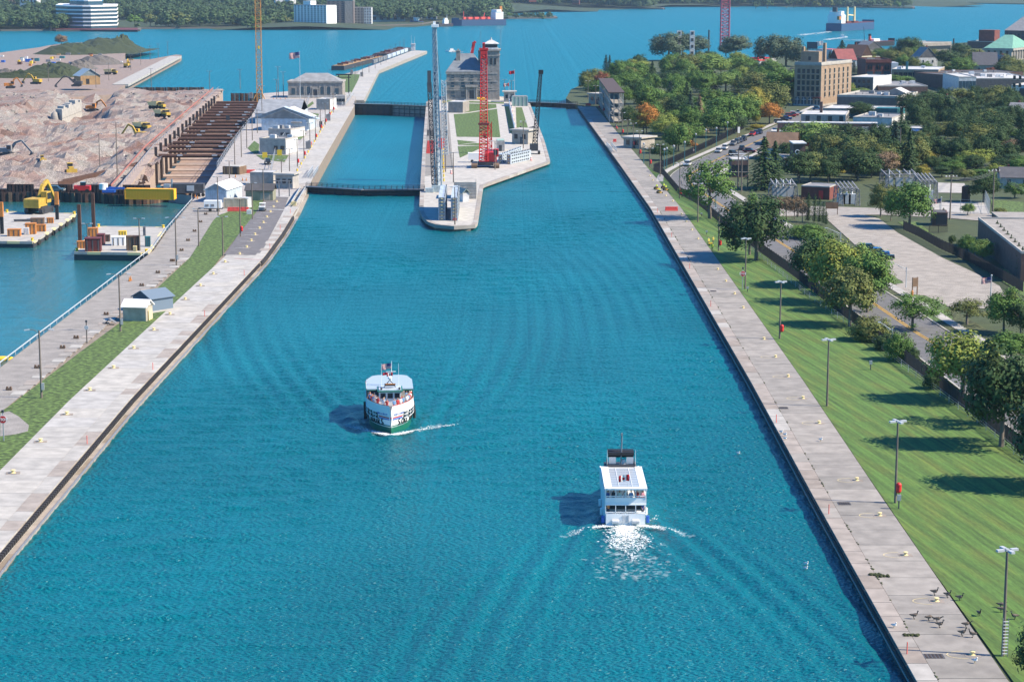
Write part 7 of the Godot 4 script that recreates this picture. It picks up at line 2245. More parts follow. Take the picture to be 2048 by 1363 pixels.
	for k in 8:
		p("skylight", S().box(V(0, 4.47, -1.0 - k * 1.15), V(3.2, 0.06, 1.0)), mk("skylight_grey", 0.36, 0.40, 0.44, 0.3), rf)
	p("skylight_rib", S().box(V(-0.8, 4.52, -5.0), V(0.06, 0.05, 9.2)).box(V(0.8, 4.52, -5.0), V(0.06, 0.05, 9.2)), wh, rf)
	var fly := p("flybridge", S().box(V(0, 4.9, -11.2), V(4.0, 0.9, 0.3)).box(V(0, 4.6, -13), V(4.6, 0.4, 4.0)).box(V(-1.95, 5.0, -12.6), V(0.12, 0.9, 3.0)).box(V(1.95, 5.0, -12.6), V(0.12, 0.9, 3.0)), K.dark, o)
	fly.scale = V(0.88, 0.88, 0.92)
	p("bimini", S().tb(V(-1.8, 6.55, -12.6), V(1.8, 6.55, -12.6), 0.5, 0.5, 10).box(V(0, 6.7, -12.8), V(3.7, 0.4, 2.2)), K.black, fly)
	for x in [-1.25, 1.25]:
		p("clear_panel", S().box(V(x, 5.85, -11.6), V(1.0, 0.9, 0.06)), K.lamp_grey, fly)
	p("helm_seat", S().box(V(0.3, 5.3, -12.4), V(0.7, 1.0, 0.6)), K.white, fly)
	for x in [-2.0, 2.0]:
		p("whip_antenna", S().tb(V(x, 4.6, -11.2), V(x, 7.4, -11.2), 0.03, 0.02, 5), K.white, fly)
	p("signal_mast", S().bar(V(0, 4.5, -10.9), V(0.1, 8.1, -11.2), 0.13).box(V(0.1, 8.2, -11.2), V(0.2, 0.3, 0.2)), K.grey, o)
	var st := p("flag_staff", S().tb(V(0.15, 4.4, 0.2), V(0.35, 6.3, 0.9), 0.03, 0.03, 5), K.white, o)
	p("flag", flag_shape("maple", V(0.35, 6.25, 0.9), 0.75), K.flag_cloth, st)
	p("stern_ladder", S().box(V(0, 0.85, 0.16), V(0.7, 0.8, 0.06)).box(V(-0.35, 0.8, 0.2), V(0.06, 1.0, 0.1)).box(V(0.35, 0.8, 0.2), V(0.06, 1.0, 0.1)), K.lamp_grey, o)
	for x in [-1.2, 1.2]:
		p("raft_canister", S().tb(V(x - 0.42, 0.62, 0.35), V(x + 0.42, 0.62, 0.35), 0.27, 0.27, 10), K.white_wall, o)
	for s in [-1.0, 1.0]:
		for z in [-0.4, -4.0, -8.0]:
			p("fender", S().tb(V(s * 2.68, 0.3, z), V(s * 2.68, 1.1, z), 0.22, 0.22, 8), K.blue if z > -1 else K.white, o)
	for k in 9:
		var up := k < 7
		var c: int = (k * 3 + 1) % 8
		var x := (-2.0 + k * 0.66) if up else (-1.95 + (k - 7) * 3.9)
		person("photo" if k in [3, 7] else "stand", at2 + V(x, 2.3 if up else 1.0, -0.5 - 0.3 * (k % 2)), 0.2 * (k - 4), shirts[c], [0.05, 0.06, 0.1], [0.08, 0.05, 0.03], "passenger in %s top at the cruise boat's %s stern rail, %s along" % [col[c], "upper" if up else "lower", ORD[k]], "passengers on the white cruise boat")
	# foam
	rng.seed = 77
	var bowl := [S()]
	var put := func(c: Vector3, n: int, sx: float, sz: float, size: float) -> void:
		for k in n:
			var p := c + V(rng.randfn() * sx, rng.randf() * 0.04, rng.randfn() * sz)
			var a := rng.randf() * TAU
			var l := size * rng.randf_range(0.4, 1.3)
			var u := V(cos(a), 0, sin(a)) * l
			var v := V(-sin(a), 0, cos(a)) * l * rng.randf_range(0.3, 0.7)
			bowl[0].quad(p - u, p + v, p + u, p - v)
	var w0 := at2 + V(0, 0.15, 0)
	for k in 40:
		var z := k * 0.24
		put.call(w0 + V(sin(z * 1.7) * 0.25 - 0.2, 0, 0.5 + z), int(70.0 * exp(-z * 0.26)) + 5, 0.55 + z * 0.1, 0.22, 0.16)
	for s in [-1.0, 1.0]:
		for k in 26:
			var t := k / 26.0
			put.call(w0 + V(s * (1.6 + 4.6 * t), 0, 0.5 + 3.6 * t * t), int(24.0 * (1 - t)) + 3, 0.3, 0.22 + 0.15 * t, 0.11)
		for k in 34:
			var t := k / 34.0
			put.call(w0 + V(s * (0.8 + 1.0 * sin(t * 5.0)), 0, 3.0 + 12.0 * t), 5, 0.25, 0.25, 0.11)
		put.call(w0 + V(s * 3.4, 0, -3), 26, 0.4, 1.2, 0.12)
	var solid: Shape = bowl[0]
	bowl[0] = S()
	for k in 60:
		var z := k * 0.36
		put.call(w0 + V(sin(z * 1.1) * 0.3 - 0.2, -0.06, 0.4 + z), 7 + int(16.0 * exp(-z * 0.2)), 0.7 + z * 0.09, 0.4, 0.42)
	for s in [-1.0, 1.0]:
		for k in 30:
			var t := k / 30.0
			put.call(w0 + V(s * (1.6 + 5.4 * t), -0.06, 0.5 + 4.6 * t * t), 4, 0.4, 0.3, 0.34)
			put.call(at + V(s * (0.3 + 6.6 * t), 0.09, 0.9 - 4.0 * t - 3.0 * t * t), 5, 0.4, 0.35, 0.32)
	var soft := mk("soft_foam", 0.72, 0.84, 0.86, 0.8)
	soft.transparency = BaseMaterial3D.TRANSPARENCY_ALPHA
	soft.albedo_color.a = 0.13
	land("thin_foam", bowl[0], soft, "stuff")
	bowl[0] = solid
	var w1 := at + V(0, 0.15, 0)
	for s in [-1.0, 1.0]:
		for k in 40:
			var t := k / 40.0
			put.call(w1 + V(s * (0.3 + 5.4 * t), 0, 0.9 - 4.0 * t - 2.0 * t * t), int(30.0 * (1 - t) * (1 - t)) + 2, 0.28, 0.28, 0.12)
	for k in 36:
		var t := k / 36.0
		put.call(w1 + V(2.4 + 6.3 * t, 0, -1.2 + 0.9 * t - 5.5 * t), 3 + int(4.0 * absf(sin(k * 0.9))), 0.2, 0.22, 0.11)
	land("wake_foam", bowl[0], mk("foam", 0.8, 0.85, 0.86, 0.8), "stuff")


func roofed(called: String, label: String, a: Vector3, b: Vector3, depth: float, h: float, rise: float, wall: Material, roof: Material, along_x := true) -> Node3D:
	var bl := block(called, label, v2(a), v2(b), depth, h, wall, roof, "", 0.0, "shed" if h < 4.0 else "building")
	var c := V(0, h + 0.1, -depth / 2)
	if along_x:
		p("gabled_roof", S().gable(c, depth, bl[1], rise, PI / 2), roof, bl[0])
	else:
		p("gabled_roof", S().gable(c, bl[1], depth, rise), roof, bl[0])
		p("gable_end", S().sb(0, h - 0.2, 0.01, bl[1], 0.3, 0.05), wall, bl[0])
	return bl[0]


func container(label: String, a: Vector3, b: Vector3, depth: float, h: float, m: Material, group := "") -> Node3D:
	var o := thing("container", label, "container", (a + b) / 2, atan2(-(b.z - a.z), b.x - a.x), group)
	var w := a.distance_to(b)
	p("body", S().sb(0, 0.1, -depth / 2, w, h, depth), m, o)
	var s := S()
	var n := int(w / 0.42)
	for k in n:
		s.sb(lerpf(-w / 2, w / 2, (k + 0.5) / n), 0.25, -depth / 2, 0.2, h - 0.3, depth + 0.12)
	p("corrugation", s, m, o)
	p("frame", S().bar(V(-w / 2, h + 0.06, 0), V(w / 2, h + 0.06, 0), 0.16).bar(V(-w / 2, 0.1, 0), V(w / 2, 0.1, 0), 0.16).bar(V(-w / 2, 0, 0.02), V(-w / 2, h, 0.02), 0.18).bar(V(w / 2, 0, 0.02), V(w / 2, h, 0.02), 0.18), m, o)
	return o


func zone_yard() -> void:
	# power house
	var b := block("power_house", "grey stone power house with arched windows and a hipped roof", W(-108.8, -1025.2), W(-82.4, -1025.2), 17.0, 7.85, K.stone, K.slate, "", 0.0)
	var o: Node3D = b[0]
	p("hipped_roof", S().hip(V(0, b[3] + 0.1, -8.5), b[1] - 3.0, 15, 3.6, 11.0), mk("lead_roof", 0.33, 0.34, 0.35, 0.7, "roof"), o)
	p("cornice", S().box(V(0, b[3] - 0.2, -8.5), V(b[1] + 0.7, 0.8, 17.7)).sb(0, -0.2, -8.5, b[1] + 0.5, 1.2, 17.5), K.stone_pale, o)
	for k in 6:
		var x: float = lerpf(-b[1] / 2, b[1] / 2, [0.1, 0.255, 0.375, 0.625, 0.745, 0.9][k])
		var w := p("window", window_box(1.7, 2.8), K.glass_blue, o, V(x, b[3] * 0.4, 0.05))
		if k > 0 and k < 5:
			p("arch", S().tb(V(0, 1.4, -0.05), V(0, 1.4, 0.07), 0.85, -1, 12), K.glass_blue, w)
			p("arch_stone", S().box(V(-1.15, 0.3, 0.02), V(0.5, 4.6, 0.3)).box(V(1.15, 0.3, 0.02), V(0.5, 4.6, 0.3)), K.stone_pale, w)
	p("door", S().sb(0, 0, 0.06, 2.0, 3.6, 0.2), K.dark_grey, o)
	p("door_surround", S().sb(-1.3, 0, 0.2, 0.5, 4.3, 0.5).sb(1.3, 0, 0.2, 0.5, 4.3, 0.5).box(V(0, 4.5, 0.2), V(3.3, 0.5, 0.6)), K.stone_pale, o)
	p("terrace_rail", S().bar(V(-b[1] / 2, 1.1, 2.2), V(b[1] / 2, 1.1, 2.2), 0.1).bar(V(-b[1] / 2, 0.6, 2.2), V(b[1] / 2, 0.6, 2.2), 0.08), K.white, o)
	flagpole(V(-97.8, 0, -974.2), 24.13, "stars", "very tall dark flagpole with a striped flag before the power house")
	b = block("concrete_valve_house", "tan concrete box building on the north lock wall near the power house", W(-86.9, -936.3), W(-80.8, -935.2), 11.0, 4.55, K.stone_pale, K.roof_white, "", 0.3)
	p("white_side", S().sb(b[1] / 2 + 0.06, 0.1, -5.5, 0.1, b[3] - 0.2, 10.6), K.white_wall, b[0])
	b = block("gate_booth", "low grey booth with a broad flat roof below the power house", W(-81.3, -968.9), W(-76.7, -968.9), 8.0, 4.0, K.grey_wall, K.roof_grey, "", 0.3)
	win_grid(b[0], -b[1] / 2, b[1] / 2, 3, 2.2, 0, 1, 1.4, 1.4, 0.05)
	o = roofed("grey_roof_warehouse", "long pale blue warehouse with a wide grey sloping roof by the pipe struts", V(-103.7, 0, -850.3), V(-85.8, 0, -850.3), 34.0, 4.07, 4.5, K.pale_blue, mk("metal_roof", 0.36, 0.38, 0.40, 0.6, "roof"))
	p("window", window_box(1.5, 2.0), K.dark, o, V(-20, 2.4, 0.05))
	o = roofed("white_workshop", "white gabled workshop with two tall dark windows", V(-96.9, 0, -814), V(-79.3, 0, -811.9), 18.0, 4.48, 3.6, K.pale_blue, K.roof_white, false)
	p("gable_wall", S().gable(V(0, 4.48 + 0.1, -2.0), 26, 3.6, 4.4, 0.0, 0.4), K.pale_blue, o)
	for x in [-16.0, 14.5]:
		p("window", window_box(1.2, 2.2), K.dark, o, V(x, 2.6, 0.06))
	p("porch", S().box(V(5.0, 3.3, 0.9), V(4.0, 0.3, 1.8)), K.stone_pale, o)
	for q in [[W(-90, -776.7), W(-81.5, -773.9), 13.0, 3.04, "rear grey flat-roofed block of two beside the white workshop"], [W(-85.1, -708), W(-76.1, -705.7), 12.0, 4.87, "front grey flat-roofed block of two with a barred window"]]:
		b = block("grey_flat_building", q[4], q[0], q[1], q[2], q[3], K.grey_wall, K.roof_grey, "flat grey yard buildings", 0.5)
		win_grid(b[0], 0, b[1] / 2, 2, b[3] * 0.45, 0, 1, 1.3, 1.4, 0.05)
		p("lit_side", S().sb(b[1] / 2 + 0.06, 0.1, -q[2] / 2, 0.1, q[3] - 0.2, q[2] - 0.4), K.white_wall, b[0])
		roof_units(b, 3)
	b = block("plank_shed", "brown plank site shed with an open doorway", W(-88, -637.5), W(-82.6, -635.8), 5.0, 2.31, K.wood_brown, K.concrete_pale, "", 0.0, "shed")
	p("doorway", S().sb(b[1] * 0.22, 0, 0.06, 1.2, 2.2, 0.14), K.black, b[0])
	for k in [0, 1, 2, 3, 4, 5, 6, 7, 8, 12, 13]:
		p("plank", S().sb(lerpf(-b[1] / 2, b[1] / 2, (k + 0.5) / 14.0), 0.05, 0.03, b[1] / 15.0, b[3] - 0.2, 0.1), K[["wood_brown", "plywood", "wood_brown"][k % 3]], b[0])
	b = block("stone_gate_booth", "pale stone block booth with a flat roof near the gantry", W(-75.5, -603.9), W(-68.7, -602.9), 6.0, 3.6, K.stone_pale, K.roof_white, "", 0.2)
	b = block("grey_gate_booth", "grey clapboard booth with a pale overhanging roof at the lock gate", W(-67.3, -595.8), W(-62.3, -594.8), 6.0, 3.8, K.grey_wall, K.concrete_pale, "", 0.0)
	p("eaves", S().box(V(0, 4.0, -3), V(b[1] + 1.2, 0.4, 7.4)), K.concrete_pale, b[0])
	win_grid(b[0], -b[1] / 2, b[1] / 2, 3, 2.0, 0, 1, 1.0, 1.3, 0.05)
	o = roofed("white_metal_hall", "tall white metal hall with a ribbed gable front", V(-82, 0, -559.3), V(-76.2, 0, -558.3), 14.0, 3.21, 1.6, K.pale_blue, K.white, false)
	p("gable_wall", S().gable(V(0, 3.21, -0.2), 5.9, 0.5, 1.55, 0.0, 0.02, 0.05), K.pale_blue, o)
	for k in 12:
		p("rib", S().sb(-2.7 + k * 0.49, 0.1, 0.03, 0.07, 3.9, 0.08), K.pale_blue, o)
	o = roofed("khaki_booth", "khaki booth with a dark gabled roof beside the parking bays", V(-71.7, 0, -562.9), V(-64.3, 0, -562.4), 4.6, 2.71, 1.5, K.olive, K.roof_dark)
	p("shutter", S().sb(1.6, 0.1, 0.05, 2.6, 1.9, 0.1), K.tan_wall, o)
	container("long beige ribbed container on the grass edge by the khaki booth", V(-75, 0, -543.8), V(-69.2, 0, -544.5), 2.5, 2.42, K.tan_wall)
	container("white ribbed container behind the beige one", V(-69, 0, -545.1), V(-68, 0, -547.1), 2.5, 2.5, K.white_wall)
	solo("water_barrier", barrier_shape(5.6), K.coral, "long coral barrier on the grass before the beige container", "barrier", "coral barriers in the yard", V(-70.4, 0, -537.4))
	solo("water_barrier", barrier_shape(2.6), K.coral, "coral barrier beside the plank shed", "barrier", "coral barriers in the yard", V(-79.8, 0, -640.7))
	for q in [[V(-66.8, 0, -531.1), "before the beige container"], [V(-69, 0, -563.5), "first of two beside the khaki booth"], [V(-67.7, 0, -563.5), "second of two beside the khaki booth"]]:
		solo("white_tank", S().sb(0, 0, 0, 1.2, 1.1, 1.2).sb(0, 1.1, 0, 0.4, 0.2, 0.4), K.white_wall, "square white plastic tank " + q[1], "tank", "white tanks in the yard", q[0])
	var tr := thing("generator_trailer", "white generator trailer with grey vents beside the metal hall", "trailer", V(-76.9, 0, -537.4))
	p("body", S().sb(0, 0.9, 0, 4.4, 1.9, 2.0), K.white, tr)
	for x in [-1.4, 0.0]:
		p("vent", S().box(V(x, 1.6, 1.02), V(0.9, 0.6, 0.06)), K.grey, tr)
	for x in [-0.6, 1.4]:
		p("wheel", S().tb(V(x, 0.4, 0.9), V(x, 0.4, 1.15), 0.42), K.tyre, tr)
	p("chassis", S().box(V(-0.6, 0.75, 0), V(6.4, 0.2, 1.6)), K.dark, tr)
	var cart := thing("utility_cart", "small white utility cart with a roof parked by the bays", "utility cart", V(-64.3, 0, -538.3), PI)
	p("body", S().box(V(0, 0.7, 0), V(1.5, 0.7, 2.9)), K.grey, cart)
	p("bed", S().box(V(0, 1.15, -1.0), V(1.5, 0.25, 1.2)), K.white, cart)
	p("roof", S().box(V(0, 2.0, 0.3), V(1.5, 0.1, 1.6)).bar(V(-0.65, 1, 1), V(-0.65, 2, 1), 0.08).bar(V(0.65, 1, 1), V(0.65, 2, 1), 0.08).bar(V(-0.65, 1, -0.4), V(-0.65, 2, -0.4), 0.08).bar(V(0.65, 1, -0.4), V(0.65, 2, -0.4), 0.08), K.white, cart)
	for x in [-0.7, 0.7]:
		for z in [-0.9, 0.9]:
			p("wheel", S().tb(V(x - 0.1, 0.34, z), V(x + 0.1, 0.34, z), 0.34), K.tyre, cart)
	var gan := thing("sign_gantry", "grey portal gantry over the bays near the lock gate", "gantry", V(-63.8, 0, -573.1))
	p("beam", S().bar(V(-1.5, 4.3, 0), V(3.2, 4.3, 0), 0.25), K.grey, gan)
	for x in [0.0, 2.8]:
		p("post", S().bar(V(x, 0, 0), V(x, 4.3, 0), 0.28), K.grey, gan)
	p("yellow_gate", S().box(V(-57.5, 0, -550.1) - gan.position + V(0, 0.6, 0), V(1.4, 1.1, 0.8)), K.cream_yellow, gan)
	var g := "lamp posts on the north pier"
	for q in [["davit", V(-68.2, 0, -298.2), 9.92, "second from the stop sign, with a twin-arm head"], ["davit", V(-67.2, 0, -355.1), 9.84, "before the white-roofed shed"], ["davit", V(-70.5, 0, -437), 10, "on the grass edge above the blue-grey shed"], ["bar", V(-70.4, 0, -468.3), 8.34, "on the service road edge by the barges"], ["bar", V(-62.7, 0, -451.6), 8.46, "at the near corner of the asphalt bays"], ["davit", V(-63.2, 0, -485.2), 8.77, "with a red case beside the asphalt bays"], ["bar", V(-64.6, 0, -519.7), 8.94, "before the coral barrier"], ["bar", V(-66.6, 0, -560.4), 8.6, "in front of the khaki booth"], ["bar", V(-74.4, 0, -528.8), 9.63, "before the white metal hall"], ["bar", V(-82.9, 0, -614.7), 5.94, "beside the plank shed"], ["bar", V(-65.7, 0, -597.6), 7.83, "at the grey clapboard booth"], ["bar", V(-67.7, 0, -638), 7.57, "above the near lock gate"], ["bar", V(-67.7, 0, -661.7), 8.5, "third along the wide lock"], ["bar", V(-68.4, 0, -690.3), 9.14, "fourth along the wide lock"], ["bar", V(-70.2, 0, -730.1), 8.77, "fifth along the wide lock"], ["bar", V(-71.5, 0, -765), 8.72, "sixth along the wide lock"], ["bar", V(-73.7, 0, -809.7), 8.25, "seventh along the wide lock"], ["bar", V(-74.8, 0, -843.3), 8.58, "eighth along the wide lock"], ["bar", V(-76.5, 0, -882.3), 8.09, "ninth along the wide lock"], ["bar", V(-77.8, 0, -916.7), 8.21, "tenth along the wide lock"], ["bar", V(-88.4, 0, -669), 8.86, "first along the strut fence"], ["bar", V(-89.8, 0, -696.6), 9.77, "second along the strut fence"], ["bar", V(-92.4, 0, -731.9), 10.11, "third along the strut fence"], ["bar", V(-94.5, 0, -765), 10.09, "fourth along the strut fence"], ["bar", V(-97, 0, -801.2), 8.8, "fifth along the strut fence"], ["bar", V(-101.2, 0, -852.7), 14.95, "tallest, behind the warehouse roof"], ["bar", V(-114.5, 0, -1033.5), 14.5, "beside the power house end"], ["bar", V(-110.8, 0, -993.2), 10.39, "before the power house end"], ["bar", V(-112, 0, -1033.5), 12.0, "bare, between the power house and the river"]]:
		var p := lamp_post(q[0], q[1], q[2], "wooden lamp post " + q[3], g, 0.1)
		if "along the wide lock" in q[3] or "red case" in q[3]:
			buoy_box(p, "red life ring case on the post %s" % String(q[3]).replace("with a red case ", ""))
	stop_sign(V(-66.9, 0.05, -269.8), 2.88, "on the north pier grass near the bridge")
	o = thing("oval_sign_post", "slim post with a small pale oval sign on the north pier", "sign post", V(-70.6, 0, -343.2))
	p("post", S().bar(Vector3.ZERO, V(0, 3.6, 0), 0.16), K.pole_wood, o)
	p("plate", S().tb(V(0, 2.7, 0.1), V(0, 2.7, 0.16), 0.36, 0.36, 12), K.lamp_grey, o)
	p("lamp", S().sb(0, 3.6, 0, 0.3, 0.3, 0.3), K.dark, o)
	o = roofed("white_roof_shed", "tan garden shed with a bright white gabled roof", V(-68.8, 0, -366.2), V(-64.6, 0, -365.4), 3.4, 2.47, 1.0, K.tan_wall, K.white)
	p("door", S().sb(2.3, 0.05, -1.7, 0.1, 1.7, 1.6), K.cream_yellow, o)
	o = roofed("blue_grey_shed", "blue-grey metal shed with a gabled front behind the tan one", V(-69.3, 0, -379.2), V(-65.5, 0, -375.9), 5.2, 2.25, 1.2, mk("slate_blue", 0.12, 0.17, 0.23, 0.7), K.slate_blue, false)
	p("foundation", S().sb(1.2, -0.1, -2.6, 5.0, 0.2, 6.4), K.concrete_pale, o)
	p("gable_wall", S().gable(V(0, 2.25, -0.1), 3.1, 0.3, 1.15, 0.0, 0.02, 0.05), K.slate_blue, o)
	o = thing("folded_steel_frame", "small angular grey steel frame lying beside the tan shed", "steel frame", V(-70.5, 0, -363))
	p("plate", S().bar(V(-0.9, 0.1, 0), V(0, 0.9, 0.1), 1.2, 0.08).bar(V(0, 0.9, 0.1), V(1.1, 0.2, 0), 1.1, 0.08), K.grey, o)
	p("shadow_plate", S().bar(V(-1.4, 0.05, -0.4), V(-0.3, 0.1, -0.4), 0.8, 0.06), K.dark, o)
	for k in 12:
		solo("orange_cone", S().sb(0, 0, 0, 0.5, 0.06, 0.5).lathe(Vector3.ZERO, [[0.2, 0.05], [0.05, 0.9], [0, 0.92]], 8), K.orange, "orange traffic cone in the yard, %s from the service road" % ORD[k], "traffic cone", "orange cones", [V(-76.3, 0, -414.2), V(-76.2, 0, -415.2), V(-79.4, 0, -617.2), V(-78.3, 0, -617.2), V(-82.4, 0, -640.7), V(-87.2, 0, -573.1), V(-86.5, 0, -571), V(-114.3, 0, -1010.5), V(-111.4, 0, -1013.8), V(-109, 0, -1013.8), V(-82.8, 0, -627.4), V(-85.4, 0, -567.7)][k])
	for k in 16:
		solo("yellow_post", S().tb(Vector3.ZERO, V(0, 0.8, 0), 0.26), K.yellow, "short yellow post along the wide lock edge, %s from the near gate" % ORD[k], "bollard", "yellow posts by the wide lock", V(-66.2, 0, -646.2).lerp(V(-81.4, 0, -981.3), k / 15.0))
	for k in 14:
		dup(get_node("mooring_bollard"), V(-66.7, 0, -658.8).lerp(V(-79.6, 0, -947.9), k / 13.0), 0, "%s yellow bollard along the wide lock, from its near gate" % ORD[k], "bollards along the wide lock", 0.8)
	o = thing("yard_fence", "silvery wire fence from the plank shed past the grey buildings", "fence")
	for ln in [[W(-73.5, -639.3), W(-81.5, -726.6), W(-90.3, -919.4), W(-98.2, -1024)], [W(-91.7, -651.7), W(-96.9, -716.3), W(-103, -803.3), W(-107, -864.8)]]:
		for k in 24:
			var p: Vector2 = along(ln, k * length_of(ln) / 24.0)[0]
			var e: Vector2 = along(ln, (k + 1) * length_of(ln) / 24.0)[0]
			p("panel", S().bar(V(p.x, 0, p.y), V(p.x, 2.3, p.y), 0.12).bar(V(p.x, 2.2, p.y), V(e.x, 2.2, e.y), 0.09).bar(V(p.x, 1.1, p.y), V(e.x, 1.1, e.y), 0.07).bar(V(p.x, 0.2, p.y), V(e.x, 2.1, e.y), 0.05), K.galvanised, o)
	var gp := S()
	gp.flat([W(-92.2, -731.9), W(-93.6, -763.1), W(-90, -748.1), W(-85.5, -708), W(-87, -708)], 0.02)
	gp.flat([W(-86, -704.7), W(-74.8, -703.1), W(-73.5, -678), W(-81.7, -687.2)], 0.02)
	gp.flat([W(-90.1, -919.4), W(-83.2, -908.5), W(-80, -857.5), W(-84.3, -892.6)], 0.02)
	gp.flat([W(-81.1, -790.8), W(-78.1, -799.1), W(-77.2, -766.9), W(-79.1, -770.8)], 0.02)
	gp.flat([W(-78.4, -740.8), W(-75.9, -746.2), W(-75.2, -726.6), W(-76.6, -723.2)], 0.02)
	gp.flat([W(-94.4, -997.3), W(-92.2, -981.3), W(-91.8, -945), W(-93.8, -959.8)], 0.02)
	land("yard_grass", gp, K.grass)
	car("SUV", [0.02, 0.02, 0.025], "black", V(-78.1, 0, -670.5), 0.2, "parked below the yellow sign in the yard", "yard vehicles")
	for q in [[V(-81.9, 0, -690.3), "strut"], [V(-78.1, 0, -699.8), "lock"]]:
		solo("yellow_board", S().bar(Vector3.ZERO, V(1.2, 0, 0), 0.08, 0.08).box(V(0.6, 1.2, 0), V(1.6, 1.8, 0.1)), K.yellow, "tall yellow notice board, the %s-side one of two" % q[1], "board", "yellow boards", q[0])
	for k in 6:
		solo("machine_cabinet", S().sb(0, 0, 0, 1.8, 2.6, 1.4).sb(0.3, 2.6, 0, 0.8, 0.3, 0.8), K.grey, "grey lock machinery cabinet, %s along the yard" % ORD[k], "cabinet", "grey cabinets", [V(-70.6, 0, -728.4), V(-75.7, 0, -867.3), V(-126.4, 0, -1020.6), V(-79.1, 0, -984.5), V(-95.3, -5.3, -1340.4), V(-104.2, -5.3, -1373.5)][k])
	# lower pier furniture and barges
	o = thing("pier_tower", "small white signal tower at the tip of the lower pier", "tower", V(-82.9, -5.4, -1774.4))
	p("shaft", S().sb(0, 0, 0, 3.4, 6.0, 3.4).sb(0, 5.2, 0, 4.2, 0.4, 4.2), K.white_wall, o)
	p("mast", S().tb(V(-1.2, 6, 0), V(-1.2, 13, 0), 0.12, 0.08, 5).tb(V(1.2, 6, 0), V(1.2, 12, 0), 0.12, 0.08, 5), K.lamp_grey, o)
	for k in 8:
		var a := V(-97.4, -5.4, -1526.4).lerp(V(-84.1, -5.4, -1768.1), k / 8.0)
		var e := V(-97.4, -5.4, -1526.4).lerp(V(-84.1, -5.4, -1768.1), (k + 0.85) / 8.0)
		solo("wall_block", S().bar(a + V(-3, 1.3, 0), e + V(-3, 1.3, 0), 1.4, 2.6), K.slate if k < 3 else K.pale_blue, "%s block of the wall along the lower pier, counted from the land" % ORD[k], "wall block", "blocks on the lower pier")
	for q in [[V(-121.7, -7.6, -1475.9), V(-112, -7.6, -1576.9), 9.0, "orange-decked, beside the grassy slope"], [V(-112, -7.6, -1576.9), V(-103.9, -7.6, -1644.4), 9.0, "rusty, between the others"], [V(-105.4, -7.6, -1692.7), V(-93.4, -7.6, -1826.7), 12.0, "red-decked, at the outer end"]]:
		var br := thing("moored_barge", "dark barge moored behind the lower pier, " + q[3], "barge", q[0], 0, "barges at the lower pier")
		var d: Vector3 = q[1] - q[0]
		p("hull", S().bar(V(0, 1.0, 0), d + V(0, 1.0, 0), q[2], 3.6), K.dark, br)
		p("deck", S().bar(V(0, 2.9, 0) + d * 0.02, d * 0.98 + V(0, 2.9, 0), q[2] * 0.9, 0.3), K.rust if q[2] > 10 else K.plywood, br)
		for k in 5:
			p("cargo", S().box(d * (k + 0.6) / 5.6 + V(0, 3.7, 0), V(4.0 + k % 3, 1.4, 3.0)), K[["rust", "maroon", "grey"][k % 3]], br)
	for k in 10:
		lamp_post("bar", V(-91.1, -5.4, -1280.6).lerp(V(-86.9, -5.4, -1782.2), k / 9.0) + V(-4, 0, 0), 9.0, "lamp post on the lower pier, %s from the grassy slope" % ORD[k], "lamp posts on the lower pier")
	o = thing("black_portal_frame", "black steel portal frame on the grassy slope", "steel frame", V(-87.1, -0.1, -1062.1))
	for x in [0.0, 5.0]:
		p("post", S().bar(V(x, -4, 0), V(x, 9.5, 0), 0.5), K.black, o)
	p("beam", S().bar(V(-1.5, 9.5, 0), V(6.5, 9.5, 0), 0.6).bar(V(-1, 8, -2), V(6, 8, -2), 0.4), K.black, o)


# the excavation
var works_pts := [[-287.7, -1130.6, -1.0], [-267.3, -1130.6, -1.0], [-246.9, -1130.6, -1.0], [-222.9, -1112.4, 0.0], [-200.6, -1100.4, -0.2], [-183.7, -1118.4, -1.5], [-160.1, -1094.8, -1.0], [-241.9, -996.6, -2.0], [-235.9, -1050.4, -1.2], [-224.3, -1025.7, -2.5], [-216.5, -937.2, -5.0], [-205.9, -939.7, -8.0], [-218.6, -898.9, -5.0], [-206.2, -868.5, -8.0], [-201.8, -974.9, -10.0], [-189.9, -959.1, -10.0], [-204.8, -1025.7, -10.0], [-223.4, -1096.9, -9.0], [-212.4, -1091.5, -8.0], [-196.5, -1042, -3.0], [-182.3, -975.4, -2.6], [-197.8, -1038.3, -9.0], [-183.7, -1006.1, -2.2], [-179.7, -1035.8, -2.0], [-162, -949.3, -3.2], [-159, -984.4, -2.8], [-157.9, -1035.8, -2.0], [-156.6, -885.2, -4.0], [-152.1, -830.7, -5.0], [-170.1, -891.5, -4.0], [-152.7, -783.9, -5.2], [-148, -731.1, -7.4], [-149.4, -711.9, -8.2], [-166.4, -749.8, -7.6], [-157.4, -733.6, -4.2], [-158.9, -767.5, -3.6], [-164.7, -742.4, -5.0], [-195.6, -836.7, -7.4], [-185.7, -819.5, -8.4], [-190.7, -798.4, -7.4], [-162.6, -708.7, -6.6], [-161.2, -687.6, -6.2], [-177.4, -735.6, -8.5], [-170, -695.9, -8.5], [-150.8, -685.7, -8.6], [-140, -682.4, -8.6], [-133, -680.8, -6.5], [-127.5, -679.2, -1.8], [-127.8, -699.8, -1.2], [-129.8, -740.7, -1.2], [-134.1, -844.4, -1.5], [-139.7, -953.6, -1.3], [-147.4, -1050.4, -1.2], [-143.9, -857.1, -4.0]]


func works_height(p: Vector2) -> float:
	var s := 0.0
	var w := 0.0
	for q in works_pts:
		var d := (p - W(q[0], q[1])) * W(1.0, 0.35)
		var k := 1.0 / pow(d.length_squared() + 6.0, 1.9)
		s += k * q[2]
		w += k
	return s / w


